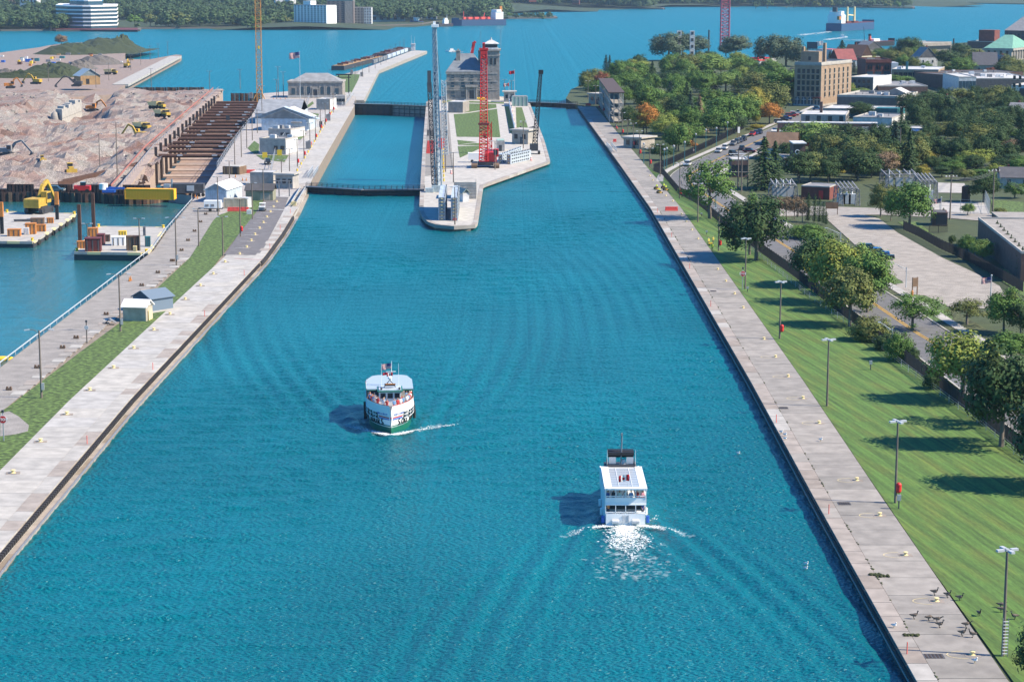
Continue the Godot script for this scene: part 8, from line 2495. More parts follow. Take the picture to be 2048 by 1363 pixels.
func excavator(label: String, at: Vector3, yaw: float, m: Material, reach: float, size := 1.0) -> void:
	var o := thing("excavator", label, "excavator", at, yaw, "excavators on the works")
	tracks(o, 3.0, 5.0, 1.1, K.dark)
	p("turntable", S().box(V(0, 1.2, 0), V(2.4, 0.5, 2.8)), K.dark, o)
	p("body", S().box(V(0.2, 2.1, -1.0), V(3.0, 1.5, 3.6)).box(V(0, 2.0, -2.9), V(3.1, 1.6, 0.7)), m, o)
	var cab := p("cab", S().box(V(-0.9, 2.9, 1.2), V(1.2, 2.1, 1.8)), m, o)
	p("cab_window", S().box(V(-0.9, 3.1, 1.25), V(1.28, 1.2, 1.5)), K.glass, cab)
	var e := V(0.4, 5.6, reach * 0.5)
	var t := V(0.4, 5.0 - reach * 0.18, reach * 0.86)
	p("boom", S().bar(V(0.4, 2.2, 0.8), V(0.4, 4.8, reach * 0.28), 0.55, 0.8).bar(V(0.4, 4.7, reach * 0.27), e, 0.55, 0.7), m, o)
	var k := p("stick", S().bar(e, t - V(0, 1.8, 0), 0.45, 0.6), m, o)
	p("bucket", S().box(t - V(0, 2.4, 0.1), V(1.4, 1.2, 1.1)).box(t - V(0, 3.0, 0.6), V(1.3, 0.3, 0.8)), K.dark_grey, k)
	p("ram", S().tb(V(0.4, 2.0, 1.6), V(0.4, 4.4, reach * 0.3), 0.14).tb(V(0.4, 5.2, reach * 0.3), V(0.4, 5.4, reach * 0.52), 0.12), K.grey, o)
	o.scale = Vector3.ONE * size


func dump_truck(label: String, at: Vector3, yaw: float) -> void:
	var o := thing("dump_truck", label, "dump truck", at, yaw, "dump trucks on the works")
	var s := S()
	var q := [V(-1.5, 1.6, -3.4), V(1.5, 1.6, -3.4), V(1.5, 1.6, 0.8), V(-1.5, 1.6, 0.8)]
	var r := [V(-1.9, 3.3, -4.4), V(1.9, 3.3, -4.4), V(1.9, 3.6, 1.2), V(-1.9, 3.6, 1.2)]
	for k in 4:
		s.quad(q[k], q[(k + 1) % 4], r[(k + 1) % 4], r[k])
		s.quad(r[k], r[(k + 1) % 4], q[(k + 1) % 4], q[k])
	s.quad(q[0], q[1], q[2], q[3])
	p("dump_body", s, K.cream_yellow, o)
	p("load", S().ball(V(0, 2.3, -1.5), V(1.4, 0.9, 2.2), 8), K.concrete_grey_3, o)
	p("cab", S().box(V(0, 2.4, 2.4), V(2.2, 1.8, 1.8)).box(V(0, 1.7, 3.7), V(2.1, 1.1, 1.2)), K.cat_yellow, o)
	p("window", S().box(V(0, 2.8, 2.45), V(2.26, 0.8, 1.86)), K.glass, o)
	p("chassis", S().box(V(0, 1.1, 0), V(1.4, 0.5, 8.0)), K.dark, o)
	for x in [-1.25, 1.25]:
		for z in [-2.8, -1.0, 2.8]:
			p("wheel", S().tb(V(x - 0.3, 0.85, z), V(x + 0.3, 0.85, z), 0.85, -1, 10), K.tyre, o)


func zone_works() -> void:
	# ground of the pit
	var f := FastNoiseLite.new()
	f.seed = 9
	f.frequency = 0.06
	f.fractal_octaves = 5
	f.fractal_type = FastNoiseLite.FRACTAL_RIDGED
	var s := S()
	var x0 := -330.0
	var z0 := -586.8
	var nx := 96
	var nz := 130
	var sx := 2.6
	var sz := (z0 + 1105.0) / nz
	var wl := [W(-110.3, -600.8), W(-124.2, -739.8), W(-152.6, -1113.4)]
	var v := []
	for j in nz + 1:
		for i in nx + 1:
			var p := W(x0 + i * sx, z0 - j * sz)
			var h := works_height(p)
			var a := f.get_noise_2d(p.x, p.y * 0.7)
			h += a * (3.5 if h < -2.2 else 0.8) + f.get_noise_2d(p.x * 2.7, p.y * 2.7) * 0.7
			v.append(V(p.x, minf(h, 0.4), p.y))
	for j in nz:
		for i in nx:
			var a: Vector3 = v[j * (nx + 1) + i]
			var b: Vector3 = v[j * (nx + 1) + i + 1]
			var c: Vector3 = v[(j + 1) * (nx + 1) + i + 1]
			var d: Vector3 = v[(j + 1) * (nx + 1) + i]
			var t := clampf((a.z - wl[0].y) / (wl[2].y - wl[0].y), 0, 1)
			if a.x > lerpf(wl[0].x, wl[2].x, t) - 1.0:
				continue
			var steep := 1.0 - (b - a).cross(d - a).normalized().abs().y
			var m := f.get_noise_2d(a.x * 0.35 + 80.0, a.z * 0.25)
			var col := Color(0.56, 0.35, 0.29).lerp(Color(0.66, 0.51, 0.45), clampf(m * 1.2 + 0.4, 0, 1))
			col = col.lerp(Color(0.64, 0.61, 0.58), clampf(steep * 3.0 - 0.1 + m * 0.6, 0, 1))
			if m < -0.25:
				col = col.lerp(Color(0.34, 0.17, 0.12), 0.6)
			s.tint = col * (0.8 + 0.2 * f.get_noise_2d(a.x * 4.0, a.z * 4.0))
			s.quad(a, d, c, b)
	land("excavation_ground", s, K.dirt)
	# stones lying about
	rng.seed = 12
	var st := S()
	for k in 4600:
		var p := W(rng.randf_range(-300, -92), rng.randf_range(z0 - 4, -1090))
		var t := clampf((p.y - wl[0].y) / (wl[2].y - wl[0].y), 0, 1)
		if p.x > lerpf(wl[0].x, wl[2].x, t) - 4.0 or f.get_noise_2d(p.x * 0.5, p.y * 0.3) < -0.15:
			continue
		var r := rng.randf_range(0.25, 0.9) * (1.0 if rng.randf() < 0.88 else 2.4)
		st.tint = Color(0.62, 0.58, 0.54) * rng.randf_range(0.6, 1.1)
		st.ball(V(p.x, works_height(p) + 0.3, p.y), V(r, r * 0.7, r * rng.randf_range(0.7, 1.3)), 4)
	land("rock_rubble", st, K.dirt, "stuff")
	# old lock with its pipe struts
	var pale := mk("chamber_wall", 0.46, 0.36, 0.30, 0.95, "concrete")
	s = S()
	s.prism([wl[0], wl[1], wl[2], wl[2] + W(-3.0, 0), wl[1] + W(-3.2, 0), wl[0] + W(-3.2, 0)], -12, -0.6)
	land("chamber_wall", s, pale)
	for k in 3:
		var q: Vector3 = [V(-118.8, -1, -647.8), V(-120.2, -1, -666.6), V(-121.9, -1, -688.4)][k]
		solo("concrete_pier", S().tb(q + V(0, -11, 0), q + V(0, -0.2 + k * 0.2, 0), 1.5, 1.4, 10), pale, "%s broken concrete pier at the open end of the old lock" % ORD[k], "pier", "concrete piers of the old lock")
	s = S()
	s.flat([wl[0], wl[2], W(-118.3, -989.9), W(-96.1, -703.2), W(-86.7, -582.9), W(-88.6, -576.3)], -11.0)
	land("chamber_floor", s, mk("chamber_floor", 0.40, 0.28, 0.22, 0.95, "concrete"))
	for k in 5:
		solo("floor_slab", S().box(Vector3.ZERO, V(30, 0.5, 8.0)), pale, "pale floor slab of the old lock, %s from the cofferdam" % ORD[k], "slab", "floor slabs of the old lock", V(-109, -11, -720.9).lerp(V(-121.1, -11, -810.4), k / 4.0) + V(0, 0.15, 0))
	s = S()
	for k in 90:
		var q := along(wl, k * length_of(wl) / 90.0)
		var e := along(wl, (k + 1) * length_of(wl) / 90.0)
		s.bar(V(q[0].x - 5, 0.0, q[0].y), V(e[0].x - 5, 0.0, e[0].y), 0.1, 0.65)
	solo("orange_netting", s, mk("netting", 0.33, 0.13, 0.11, 0.9), "long coral safety netting along the old lock wall", "netting")
	s = S()
	for k in 60:
		var q := along(wl, k * length_of(wl) / 60.0)
		var e := along(wl, (k + 1) * length_of(wl) / 60.0)
		s.bar(V(q[0].x - 2, -0.6, q[0].y), V(q[0].x - 2, 0.7, q[0].y), 0.12).bar(V(q[0].x - 2, 0.6, q[0].y), V(e[0].x - 2, 0.6, e[0].y), 0.12)
	solo("wall_railing", s, K.galvanised, "grey guard rail on top of the old lock wall", "railing")
	var ys := [311.0, 302.0, 293.0, 285.0, 277.0, 270.0, 262.5, 255.5, 249.0, 242.5, 236.0, 230.0, 224.5, 219.5, 214.5, 209.5, 204.6]
	var la := V(-120.4, -1.2, -715.1)
	var lb := V(-141.3, -1.2, -1007.1)
	var ra := V(-97.6, -1.2, -715.1)
	var rb := V(-120.1, -1.2, -1007.1)
	for k in 17:
		var depth: float = 1.0 / (ys[k] + 60.0)
		var t: float = (depth - 1.0 / 371.0) / (1.0 / 264.6 - 1.0 / 371.0)
		var a := la.lerp(lb, t)
		var b := ra.lerp(rb, t)
		var o := thing("pipe_strut", "%s rusty steel pipe strut across the old lock, counted from the cofferdam" % ORD[k], "pipe strut", a, 0, "pipe struts across the old lock")
		p("pipe", S().tb(Vector3.ZERO, b - a, 0.66, 0.66, 12), K.rust, o)
		p("soldier_pile", S().sb(-0.9, -9.5, 0, 0.9, 12.5, 0.9), K.rust_dark, o)
		p("end_plate", S().tb((b - a) * 0.985, b - a, 1.0, 1.0, 10), K.rust_dark, o)
		if k % 3 != 1:
			for u in [0.28, 0.8]:
				p("label_plate", S().bar((b - a) * u + V(0, 0.2, 0.64), (b - a) * (u + 0.08) + V(0, 0.2, 0.64), 0.1, 0.5), K.lamp_grey, o)
	# cofferdam of steel sheet piles
	var cof := thing("cofferdam", "rusty sheet pile cofferdam with scalloped cells beside the basin", "cofferdam")
	var cl := []
	for q in [[-167.4, -572.3, -133.2, -573.6, 0.0], [-133.2, -573.6, -124.5, -574.9, 1.2], [-124.5, -574.9, -113.7, -572.3, 2.0], [-113.7, -572.3, -98.2, -567.3, 3.4], [-98.2, -567.3, -93.8, -572.3, -2.0], [-93.8, -572.3, -88.5, -578.7, 1.0]]:
		for k in 8:
			var t := k / 8.0
			cl.append(W(lerpf(q[0], q[2], t), lerpf(q[1], q[3], t) + q[4] * sin(PI * t)))
	cl.append(W(-88.5, -578.7))
	var n := int(length_of(cl) / 0.95)
	for k in n:
		var a: Vector2 = along(cl, k * 0.95)[0]
		var b: Vector2 = along(cl, k * 0.95 + 0.9)[0]
		var off := W(0, 0.22 if k % 2 else 0.0)
		p("sheet_pile", S().bar(V(a.x, -1.2, a.y) + V(0, 0, off.y), V(b.x, -1.2, b.y) + V(0, 0, off.y), 0.25, 4.7), K[["rust", "rust_dark", "rust_dark", "wood_brown"][(k * 7 + k / 5) % 4]], cof)
	var tp := cl.duplicate()
	tp.append(W(-86.9, -566.9))
	tp.append(W(-107.7, -582.7))
	tp.append(W(-171.8, -588.2))
	p("haul_road", S().prism(tp, -9.0, 0.95), K.yard, cof)
	for k in 84:
		var q := V(-144.2, 1, -584).lerp(V(-100.5, 1, -581.3), k / 84.0)
		p("rear_pile", S().sb(q.x, -8.5, q.z - 0.3 - 0.3 * (k % 2), 0.9, 10.8 if (k / 7) % 3 else 9.4, 0.3), K[["rust_dark", "rust", "rust_dark"][k % 3]], cof)
	for q in [[V(-198.8, 0, -1112.4), V(-162.7, 0, -1112.4), "far cofferdam of rusty sheet pile cells before the river"], [V(-140.9, -4, -1058.3), V(-126.4, -4, -1058.3), "brown sheet pile wall closing the far end of the old lock"], [V(-117.8, 0, -986.2), V(-108.2, 0, -1005.3), "rusty sheet pile bank under the yellow crane mast"]]:
		var o := thing("sheet_pile_wall", q[2], "sheet pile wall")
		for k in 36:
			var c: Vector3 = (q[0] as Vector3).lerp(q[1], k / 35.0)
			p("sheet_pile", S().sb(c.x, -12, c.z + absf(sin(k * 0.55)) * 3.0, (q[1] - q[0]).length() / 35.0, 12.4, 0.4), K[["rust", "rust_dark", "wood_brown"][k % 3]], o)
	# machines
	var ground := func(p: Vector3) -> Vector3:
		var h := works_height(v2(p))
		h += f.get_noise_2d(p.x, p.z * 0.7) * (3.5 if h < -2.2 else 0.8) + f.get_noise_2d(p.x * 2.7, p.z * 2.7) * 0.7
		return V(p.x, minf(h, 0.4) + 0.1, p.z)
	excavator("yellow excavator digging red earth above the old lock wall", ground.call(V(-148.7, -4, -837.2)), -2.0, K.cat_yellow, 9.0)
	excavator("orange excavator working on the pit floor by the concrete block", ground.call(V(-206.8, -10, -1039.3)), 1.3, K.orange, 9.0)
	excavator("large grey-armed excavator on the rim before the timber cabin", ground.call(V(-235.9, -1, -1143.1)), -1.6, K.dark_grey, 13.0)
	excavator("yellow excavator on the rim beside the grassy bank", ground.call(V(-260.7, -1, -1155.8)), -1.9, K.cat_yellow, 9.0)
	excavator("orange and black excavator at the rim by the frame edge", ground.call(V(-267.2, -1, -1124.5)), 1.7, K.orange, 7.0)
	excavator("grey excavator with raised arm low in the pit by the cofferdam", ground.call(V(-185.2, -8, -770.3)), 1.4, K.grey, 11.0)
	excavator("small yellow excavator on the bare shore road", V(-260.8, -3.9, -1433), 3.0, K.cat_yellow, 6.0)
	dump_truck("pale yellow dump truck, upper one of two on the haul slope", ground.call(V(-160.7, -3, -953.6)), 1.1)
	dump_truck("pale yellow dump truck, lower one of two on the haul slope", ground.call(V(-148.9, -3, -897.3)), 0.8)
	dump_truck("dump truck half hidden behind the digging yellow excavator", ground.call(V(-151.8, -4, -864)), 0.9)
	dump_truck("small yellow dump truck beside the timber cabin road", V(-253.8, -3.9, -1336.3), 1.4)
	for q in [[V(-149.6, -8, -710.1), 1.0, "yellow bulldozer on the red flat before the cofferdam"], [V(-161.4, -8, -721), 0.6, "small yellow compactor beside the grey rubble"]]:
		var o := thing("bulldozer", q[2], "bulldozer", ground.call(q[0]), 0.4, "bulldozers")
		tracks(o, 2.6, 4.0, 1.1, K.dark)
		p("body", S().box(V(0, 1.6, 0.6), V(1.6, 1.2, 2.6)), K.cat_yellow, o)
		var c := p("cab", S().box(V(0, 2.5, -0.8), V(1.7, 1.5, 1.5)), K.glass, o)
		p("cab_roof", S().box(V(0, 3.3, -0.8), V(2.0, 0.2, 1.9)), K.cat_yellow, c)
		p("blade", S().box(V(0, 0.9, 2.6), V(3.6, 1.3, 0.3)), K.cat_yellow, o)
		o.scale = Vector3.ONE * q[1]
	# concrete monolith left standing in the pit
	var o := thing("concrete_monolith", "tall broken slab of old lock wall standing in the pit", "concrete wall", V(-204.9, -10, -959.1))
	var e: Vector3 = V(-206.8, -10, -1012.6) - o.position
	s = S()
	for k in 12:
		var a := e * (k / 12.0)
		var b := e * ((k + 1) / 12.0)
		var h: float = 8.7 + 1.0 * sin(k * 1.7) + k * 0.12
		s.prism([v2(a), v2(b), v2(b) + W(-3.5, -3), v2(a) + W(-3.5, -3)], -1.0, h)
	p("wall", s, K.concrete_pale_2, o)
	p("pour_line", S().bar(V(0.1, 4.5, 0.1), e + V(0.1, 4.5, 0.1), 0.1, 0.12), K.concrete_grey, o)
	p("broken_edge", S().ball(V(-3.6, 3.5, -1), V(2.2, 4.6, 2.2), 7), K.concrete_grey_3, o)
	# things on the haul road
	container("long orange-yellow corrugated container over a gap in the cofferdam", V(-104, 1, -562), V(-90.6, 1, -560.4), 2.5, 2.77, mk("container_orange", 0.90, 0.42, 0.02, 0.6)).position.y = 0.4
	o = thing("tank_truck", "dark grey box truck with a square sign beside the orange container", "truck", V(-88.6, 0, -574))
	p("box", S().sb(0, 0.9, 0, 8.4, 2.6, 2.6), K.dark_grey, o)
	p("sign", S().box(V(0.6, 2.3, 1.33), V(2.0, 1.5, 0.08)), K.lamp_grey, o)
	p("pump", S().sb(-6.0, 0.3, 0, 1.6, 3.0, 2.0).sb(-4.6, 0.3, 0.3, 0.5, 4.4, 0.5), K.galvanised, o)
	p("pump_box", S().sb(-7.8, 0.3, 0, 1.6, 2.4, 1.8), K.teal_paint, o)
	for x in [-2.5, -1.2, 1.5, 2.8, 4.0]:
		p("wheel", S().tb(V(x, 0.5, 1.0), V(x, 0.5, 1.35), 0.5), K.tyre, o)
	car("SUV", [0.10, 0.12, 0.13], "greenish grey", V(-125.3, 1, -575.3), 1.5, "on the cofferdam haul road", "works vehicles")
	o = thing("telehandler", "red and black telehandler on the cofferdam haul road", "telehandler", V(-117.8, 1, -573.9))
	p("body", S().box(V(0, 1.3, 0), V(4.4, 1.3, 2.0)).box(V(-1.4, 1.2, 0), V(1.6, 1.0, 2.1)), K.red, o)
	p("cab", S().box(V(0.3, 2.2, 0.3), V(1.4, 1.4, 1.3)), K.glass, o)
	for x in [-1.5, 1.5]:
		p("wheel", S().tb(V(x, 0.55, 0.7), V(x, 0.55, 1.15), 0.55), K.tyre, o)
	o = thing("boom_lift", "blue folded boom lift with a white tank beside it", "boom lift", V(-110, 1, -571.2))
	p("base", S().box(V(0, 0.7, 0), V(3.4, 0.7, 2.0)), K.blue, o)
	p("boom", S().bar(V(-1.2, 1.4, 0), V(4.2, 1.5, 0), 0.5).bar(V(0, 1.8, 0), V(5.0, 1.2, 0.2), 0.3), K.blue, o)
	p("tank", S().tb(V(-1.6, 1.1, -0.6), V(-1.6, 2.7, -0.6), 1.2, 1.2, 10), K.white, o)
	o = thing("sheet_pile_chute", "pair of curved brown steel walls leading up from the pit", "retaining wall", V(-130.3, -4, -647.6))
	for z in [0.0, -7.0]:
		for k in 8:
			var a := V(-10.0 + 2.2 * k, 0.3 * k, z - 2.6 * k - 0.2 * k * k)
			var b := V(-10.0 + 2.2 * (k + 1), 0.3 * (k + 1), z - 2.6 * (k + 1) - 0.2 * (k + 1) * (k + 1))
			p("pile", S().bar(a + V(0, -0.5, 0), b + V(0, -0.5, 0), 0.3, 2.4), K.rust, o)
	o = thing("timber_cabin", "unfinished plywood cabin with a pale blue roof on the pit rim", "cabin", V(-234.6, -0.5, -1166), 0.5)
	p("wall", S().sb(0, -0.5, 0, 11, 5.0, 12), K.plywood, o)
	p("roof", S().gable(V(0, 4.5, 0), 11, 12, 3.6, 0, 0.6), K.silver_blue, o)
	p("doorway", S().sb(-1.5, 0, 6.05, 1.8, 2.8, 0.1), K.black, o)
	p("white_panel", S().sb(5.55, 0, 1.5, 0.1, 3.4, 5.0), K.white, o)
	var posts := [V(-138.3, -6, -703.7), V(-121.1, -1, -642.9), V(-222.8, -1, -1130.6), V(-241.7, -3.9, -1266.3), V(-270.9, -3, -1234.3), V(-190.1, 0, -1112.4), V(-155.1, 0, -1082.9), V(-141.7, 0, -1100.4), V(-250.1, -3.9, -1387.4), V(-258.3, -3.9, -1471.7), V(-266.2, -3.9, -1555.7), V(-267.7, -3.9, -1601.4), V(-268.3, -3.9, -1649.8), V(-145.2, -4, -771.3)]
	for k in posts.size():
		lamp_post("bar", posts[k], 13.0 if k < 2 else 10.0, "slim lamp post of the works, %s from the basin corner" % ORD[k], "lamp posts of the works")
	# yellow lattice mast by the old lock
	o = thing("yellow_crane_mast", "towering yellow lattice crane mast at the far end of the pipe struts", "crane", V(-119.3, -0.2, -997))
	p("mast", S().lattice(Vector3.ZERO, V(0, 62, 0), 2.5, 2.5, 34, 0.11, 0.065), mk("mast_yellow", 0.38, 0.19, 0.05, 0.6), o)
	p("sheave", S().box(V(0.2, 25.5, 1.4), V(0.8, 1.4, 0.5)), K.yellow, o)
	p("base_frame", S().bar(V(-3, 0.5, 2), V(0, 7, 0), 0.3).bar(V(3, 0.5, 2), V(0, 7, 0), 0.3), K.mast_yellow, o)
	# peninsula
	s = S()
	s.prism([W(-426.3, -1603.9), W(-410.6, -1698.6), W(-405, -1811), W(-408.1, -1885.9), W(-398, -1935.9), W(-359.4, -1953.1), W(-314.6, -1730.8), W(-289.7, -1569.3), W(-268.5, -1569.3), W(-263.1, -1657.4), W(-257.2, -1647.4), W(-253.6, -1615.7), W(-220.4, -1185.3), W(-211.8, -1124), W(-231.7, -1090.2), W(-290.7, -1090.2)], -12, -4.0)
	land("works_peninsula", s, mk("bare_earth", 0.42, 0.32, 0.27, 0.95, "ground"))
	var quay := [W(-221.3, -1214.5), W(-252.5, -1613.3)]
	for k in 20:
		var a: Vector2 = along(quay, k * length_of(quay) / 20.0)[0]
		var b: Vector2 = along(quay, (k + 0.96) * length_of(quay) / 20.0)[0]
		solo("quay_block", S().bar(V(a.x - 4, -4.2, a.y), V(b.x - 4, -4.2, b.y), 9.0, 1.4), K.concrete_pale_2, "pale quay block of the works peninsula, %s from the pit" % ORD[k], "quay block", "quay blocks")
	for q in [[V(-349.2, -4, -1677.7), 60.0, 60.0, 7.0, "green"], [V(-332.2, -4, -1730.8), 70.0, 120.0, 9.0, "green"], [V(-323.8, -4, -1758.6), 22.0, 90.0, 10.0, "green"], [V(-299.4, -4, -1380.7), 42.0, 40.0, 5.0, "green"], [V(-298.9, -4, -1298.5), 50.0, 16.0, 4.0, "green"], [V(-280.4, -4, -1314.1), 26.0, 30.0, 5.0, "green"], [V(-293.4, -4, -1494.2), 40.0, 50.0, 5.0, "rock"], [V(-290.2, -4, -1416.6), 26.0, 30.0, 5.0, "rock"], [V(-313.5, -4, -1314.1), 26.0, 24.0, 4.0, "rock"]]:
		var g := S()
		for i in 16:
			for j in 16:
				var c := []
				for k in [[i, j], [i, j + 1], [i + 1, j + 1], [i + 1, j]]:
					var u := W(k[0] / 8.0 - 1.0, k[1] / 8.0 - 1.0)
					var hh: float = q[3] * pow(maxf(0.0, 1.0 - u.length_squared()), 1.2) * (1.0 + 0.5 * f.get_noise_2d(u.x * 30 + q[0].x, u.y * 30))
					c.append(q[0] + V(u.x * q[1] * 0.5, hh - 0.2, u.y * q[2] * 0.5))
				g.quad(c[0], c[1], c[2], c[3])
		land("mound", g, K.grass_dark if q[4] == "green" else K.shore_rock)
	rng.seed = 4
	for k in 46:
		var p := V(-354.4, -4, -1558.1) + V(rng.randfn() * 34.0, 0, rng.randfn() * 70.0)
		solo("site_crate", S().sb(0, 0, 0, rng.randf_range(1.5, 4.0), rng.randf_range(0.8, 2.2), rng.randf_range(1.5, 4.0)), K[["white_wall", "orange", "rust", "blue", "grey", "yellow", "plywood", "teal_paint"][k % 8]], "%s site material, %s of its kind in the peninsula yard" % [["white", "orange", "rusty", "blue", "grey", "yellow", "timber", "teal"][k % 8], ORD[k / 8]], "site material", "site material on the peninsula", p)
	tree("broad", -398.6, -1873, 10.0, 11.8, "brown", "alone at the tip of the works peninsula", "peninsula bush", -4.0)


func zone_barges() -> void:
	for q in [[[W(-118.5, -476.9), W(-109.4, -476.1), W(-111, -532.5), W(-130, -537.1), W(-132.7, -535.5)], "long work barge carrying the big yellow excavator", -0.05], [[W(-95.9, -455.8), W(-79.4, -454.1), W(-83.1, -500.9), W(-99.9, -502.6)], "square work barge crowded with crates beside the service road", 0.3]]:
		var o := thing("work_barge", q[1], "barge", Vector3.ZERO, 0, "work barges in the basin")
		p("hull", S().prism(q[0], -2.4, q[2] - 0.25), K.dark, o)
		p("deck", S().prism(q[0], q[2] - 0.25, q[2]), K.concrete_pale_2, o)
		var rim: Array = q[0].duplicate()
		rim.append(rim[0])
		slabs(o, "rim_plate", rim, 0.0, length_of(rim) - 0.5, -0.5, 0.15, 3.0, ["cream_yellow", "concrete_pale_2"], q[2] - 0.5, q[2] + 0.08, 0.04)
		for k in 6:
			var e: Vector2 = (q[0][1] as Vector2).lerp(q[0][2], (k + 0.6) / 6.4)
			p("tyre", S().tb(V(e.x, -0.8, e.y), V(e.x + 0.5, -0.8, e.y + 0.2), 0.65, 0.65, 10), K.tyre, o)
		for k in 4:
			var c: Vector2 = (q[0][k] as Vector2).lerp(q[0][(k + 2) % 4], 0.03)
			p("cleat", S().lathe(V(c.x, q[2], c.y), [[0.35, 0], [0.25, 0.5], [0.45, 0.7], [0, 0.8]], 8), K.yellow, o)
	for q in [[V(-97.5, 0.3, -470.5), 8.84, "rust", "at the corner of the square barge, lower one"], [V(-99.7, 0.3, -497.3), 8.59, "rust", "at the corner of the square barge, upper one"], [V(-113.2, 0, -519.7), 6.66, "black", "with a yellow top beside the big excavator"], [V(-120, 0, -490.8), 7.28, "black", "with a yellow top at the frame edge"]]:
		var o := thing("spud_pile", "tall square steel spud " + q[3], "spud", q[0], 0, "spuds of the work barges")
		p("shaft", S().sb(0, -2, 0, 0.75, q[1] + 2, 0.75), K[q[2]], o)
		if q[2] == "black":
			p("yellow_top", S().sb(0, q[1] * 0.55, 0, 0.9, q[1] * 0.47, 0.9), K.orange, o)
	excavator("big yellow excavator seen from behind on the long barge", V(-120.9, 0, -534.3), 2.9, K.cat_yellow, 9.0, 1.35)
	for q in [["box", V(-91.9, 0.3, -457.3), 3.4, 3.0, 3.0, "maroon", "maroon steel box at the corner of the square barge"], ["box", V(-92.4, 0.3, -468.7), 1.6, 2.4, 2.6, "maroon", "red-sided box behind the maroon one"], ["box", V(-88.3, 0.3, -467.8), 3.0, 2.0, 2.4, "white", "white ribbed box in the middle of the square barge"], ["box", V(-84.2, 0.3, -459), 1.5, 3.2, 1.6, "wood_brown", "stack of brown crates, canal side, on the square barge"], ["box", V(-82.7, 0.3, -459), 1.5, 3.2, 1.6, "rust", "stack of reddish crates beside the brown ones"], ["box", V(-81.3, 0.3, -465.1), 1.2, 2.3, 1.2, "teal_paint", "teal portable toilet on the square barge"], ["box", V(-85.4, 0.3, -484.5), 0.6, 2.2, 0.6, "grey", "grey gas bottle rack on the square barge"], ["box", V(-82.7, 0.3, -456.8), 0.8, 1.2, 0.8, "cream_yellow", "cream drum at the front of the square barge"], ["box", V(-91.7, 0.3, -457.3), 1.6, 0.6, 0.8, "white", "low white chest before the maroon box"], ["box", V(-92.4, 0.3, -474.2), 1.8, 1.5, 1.4, "rust", "rusty winch block behind the boxes"], ["box", V(-97.1, 0.3, -483.5), 2.2, 2.0, 1.8, "orange", "orange winch at the upper spud"], ["box", V(-95.6, 0.3, -462.5), 1.8, 1.6, 1.6, "orange", "orange winch at the lower spud"], ["box", V(-90.3, 0.3, -483.5), 1.8, 1.3, 1.2, "yellow", "yellow pump frame on the square barge"], ["box", V(-113.2, 0, -490.8), 2.4, 2.5, 2.0, "orange", "tall orange box on the long barge"], ["box", V(-116.2, 0, -486.9), 3.0, 1.6, 1.8, "orange", "orange machine on the long barge"], ["box", V(-112, 0, -495.7), 2.4, 1.6, 1.5, "orange", "orange generator on the long barge"], ["box", V(-115.7, 0, -509), 3.2, 1.6, 1.8, "wood_brown", "spare digging bucket on the long barge"], ["box", V(-113.3, 0, -512.2), 1.6, 1.3, 1.2, "orange", "small orange box by the yellow-topped spud"], ["box", V(-114, 0, -489.8), 1.2, 1.6, 1.2, "white", "white cabinet on the long barge"], ["box", V(-120.4, 0, -515.4), 5.0, 0.5, 0.8, "dark_grey", "bundle of dark pipes on the long barge"]]:
		var o := thing("deck_box", q[6], "deck equipment", q[1], 0.1, "equipment on the work barges")
		p("body", S().sb(0, 0, 0, q[2], q[3] * 0.92, q[4]), K[q[5]], o)
		p("lid", S().sb(0, q[3] * 0.92, 0, q[2] * 1.05, q[3] * 0.08, q[4] * 1.05), K[q[5]], o)
		for k in 3:
			p("rib", S().sb((k - 1) * q[2] * 0.36, 0.05, q[4] / 2, q[2] * 0.07, q[3] * 0.85, 0.1), K.dark_grey, o)
	lamp_post("bar", V(-81.9, 0.3, -458.2), 7.0, "brown light mast with twin floodlights on the square barge", "light masts on the barges")
	lamp_post("bar", V(-95.8, 0.3, -470.5), 4.4, "short light mast beside the lower spud", "light masts on the barges")
	var y := thing("yellow_skiff", "yellow hull of a small boat at the service road edge", "skiff", V(-83.1, -1.5, -336.6))
	p("hull", S().ball(Vector3.ZERO, V(2.6, 0.6, 0.7), 10), K.yellow, y)
	var rl := thing("basin_railing", "long low white railing along the basin side of the service road", "railing")
	var ln := [W(-85.8, -561.1), W(-82.3, -497.3), W(-79.5, -461), W(-80, -322.4), W(-80.3, -256.1)]
	for k in 60:
		var a: Vector2 = along(ln, k * length_of(ln) / 60.0)[0]
		var b: Vector2 = along(ln, (k + 1) * length_of(ln) / 60.0)[0]
		p("rail", S().bar(V(a.x, 0.75, a.y), V(b.x, 0.75, b.y), 0.14).bar(V(a.x, 0, a.y), V(a.x, 0.75, a.y), 0.12), K.lamp_grey, rl)


func slab_block(label: String, a: Vector3, b: Vector3, depth: float, h: float, wall: Material, cols: int, floors: int, band := false) -> Node3D:
	var o := thing("far_building", label, "building", (a + b) / 2, atan2(-(b.z - a.z), b.x - a.x), "buildings on the far shore")
	var w := a.distance_to(b)
	p("wall", S().sb(0, -1, -depth / 2, w, h + 1, depth), wall, o)
	p("roof", S().sb(0, h, -depth / 2, w * 0.98, 0.6, depth * 0.98), K.roof_grey, o)
	if band:
		for k in floors:
			p("window_band", S().sb(0, (k + 0.35) * h / floors, -depth / 2, w + 0.4, h / floors * 0.5, depth + 0.4), K.glass_blue, o)
	elif cols:
		win_grid(o, -w / 2, w / 2, cols, h / floors * 0.55, h / floors, floors, w / cols * 0.5, h / floors * 0.5, 0.1, 0, K.dark, false)
	return o


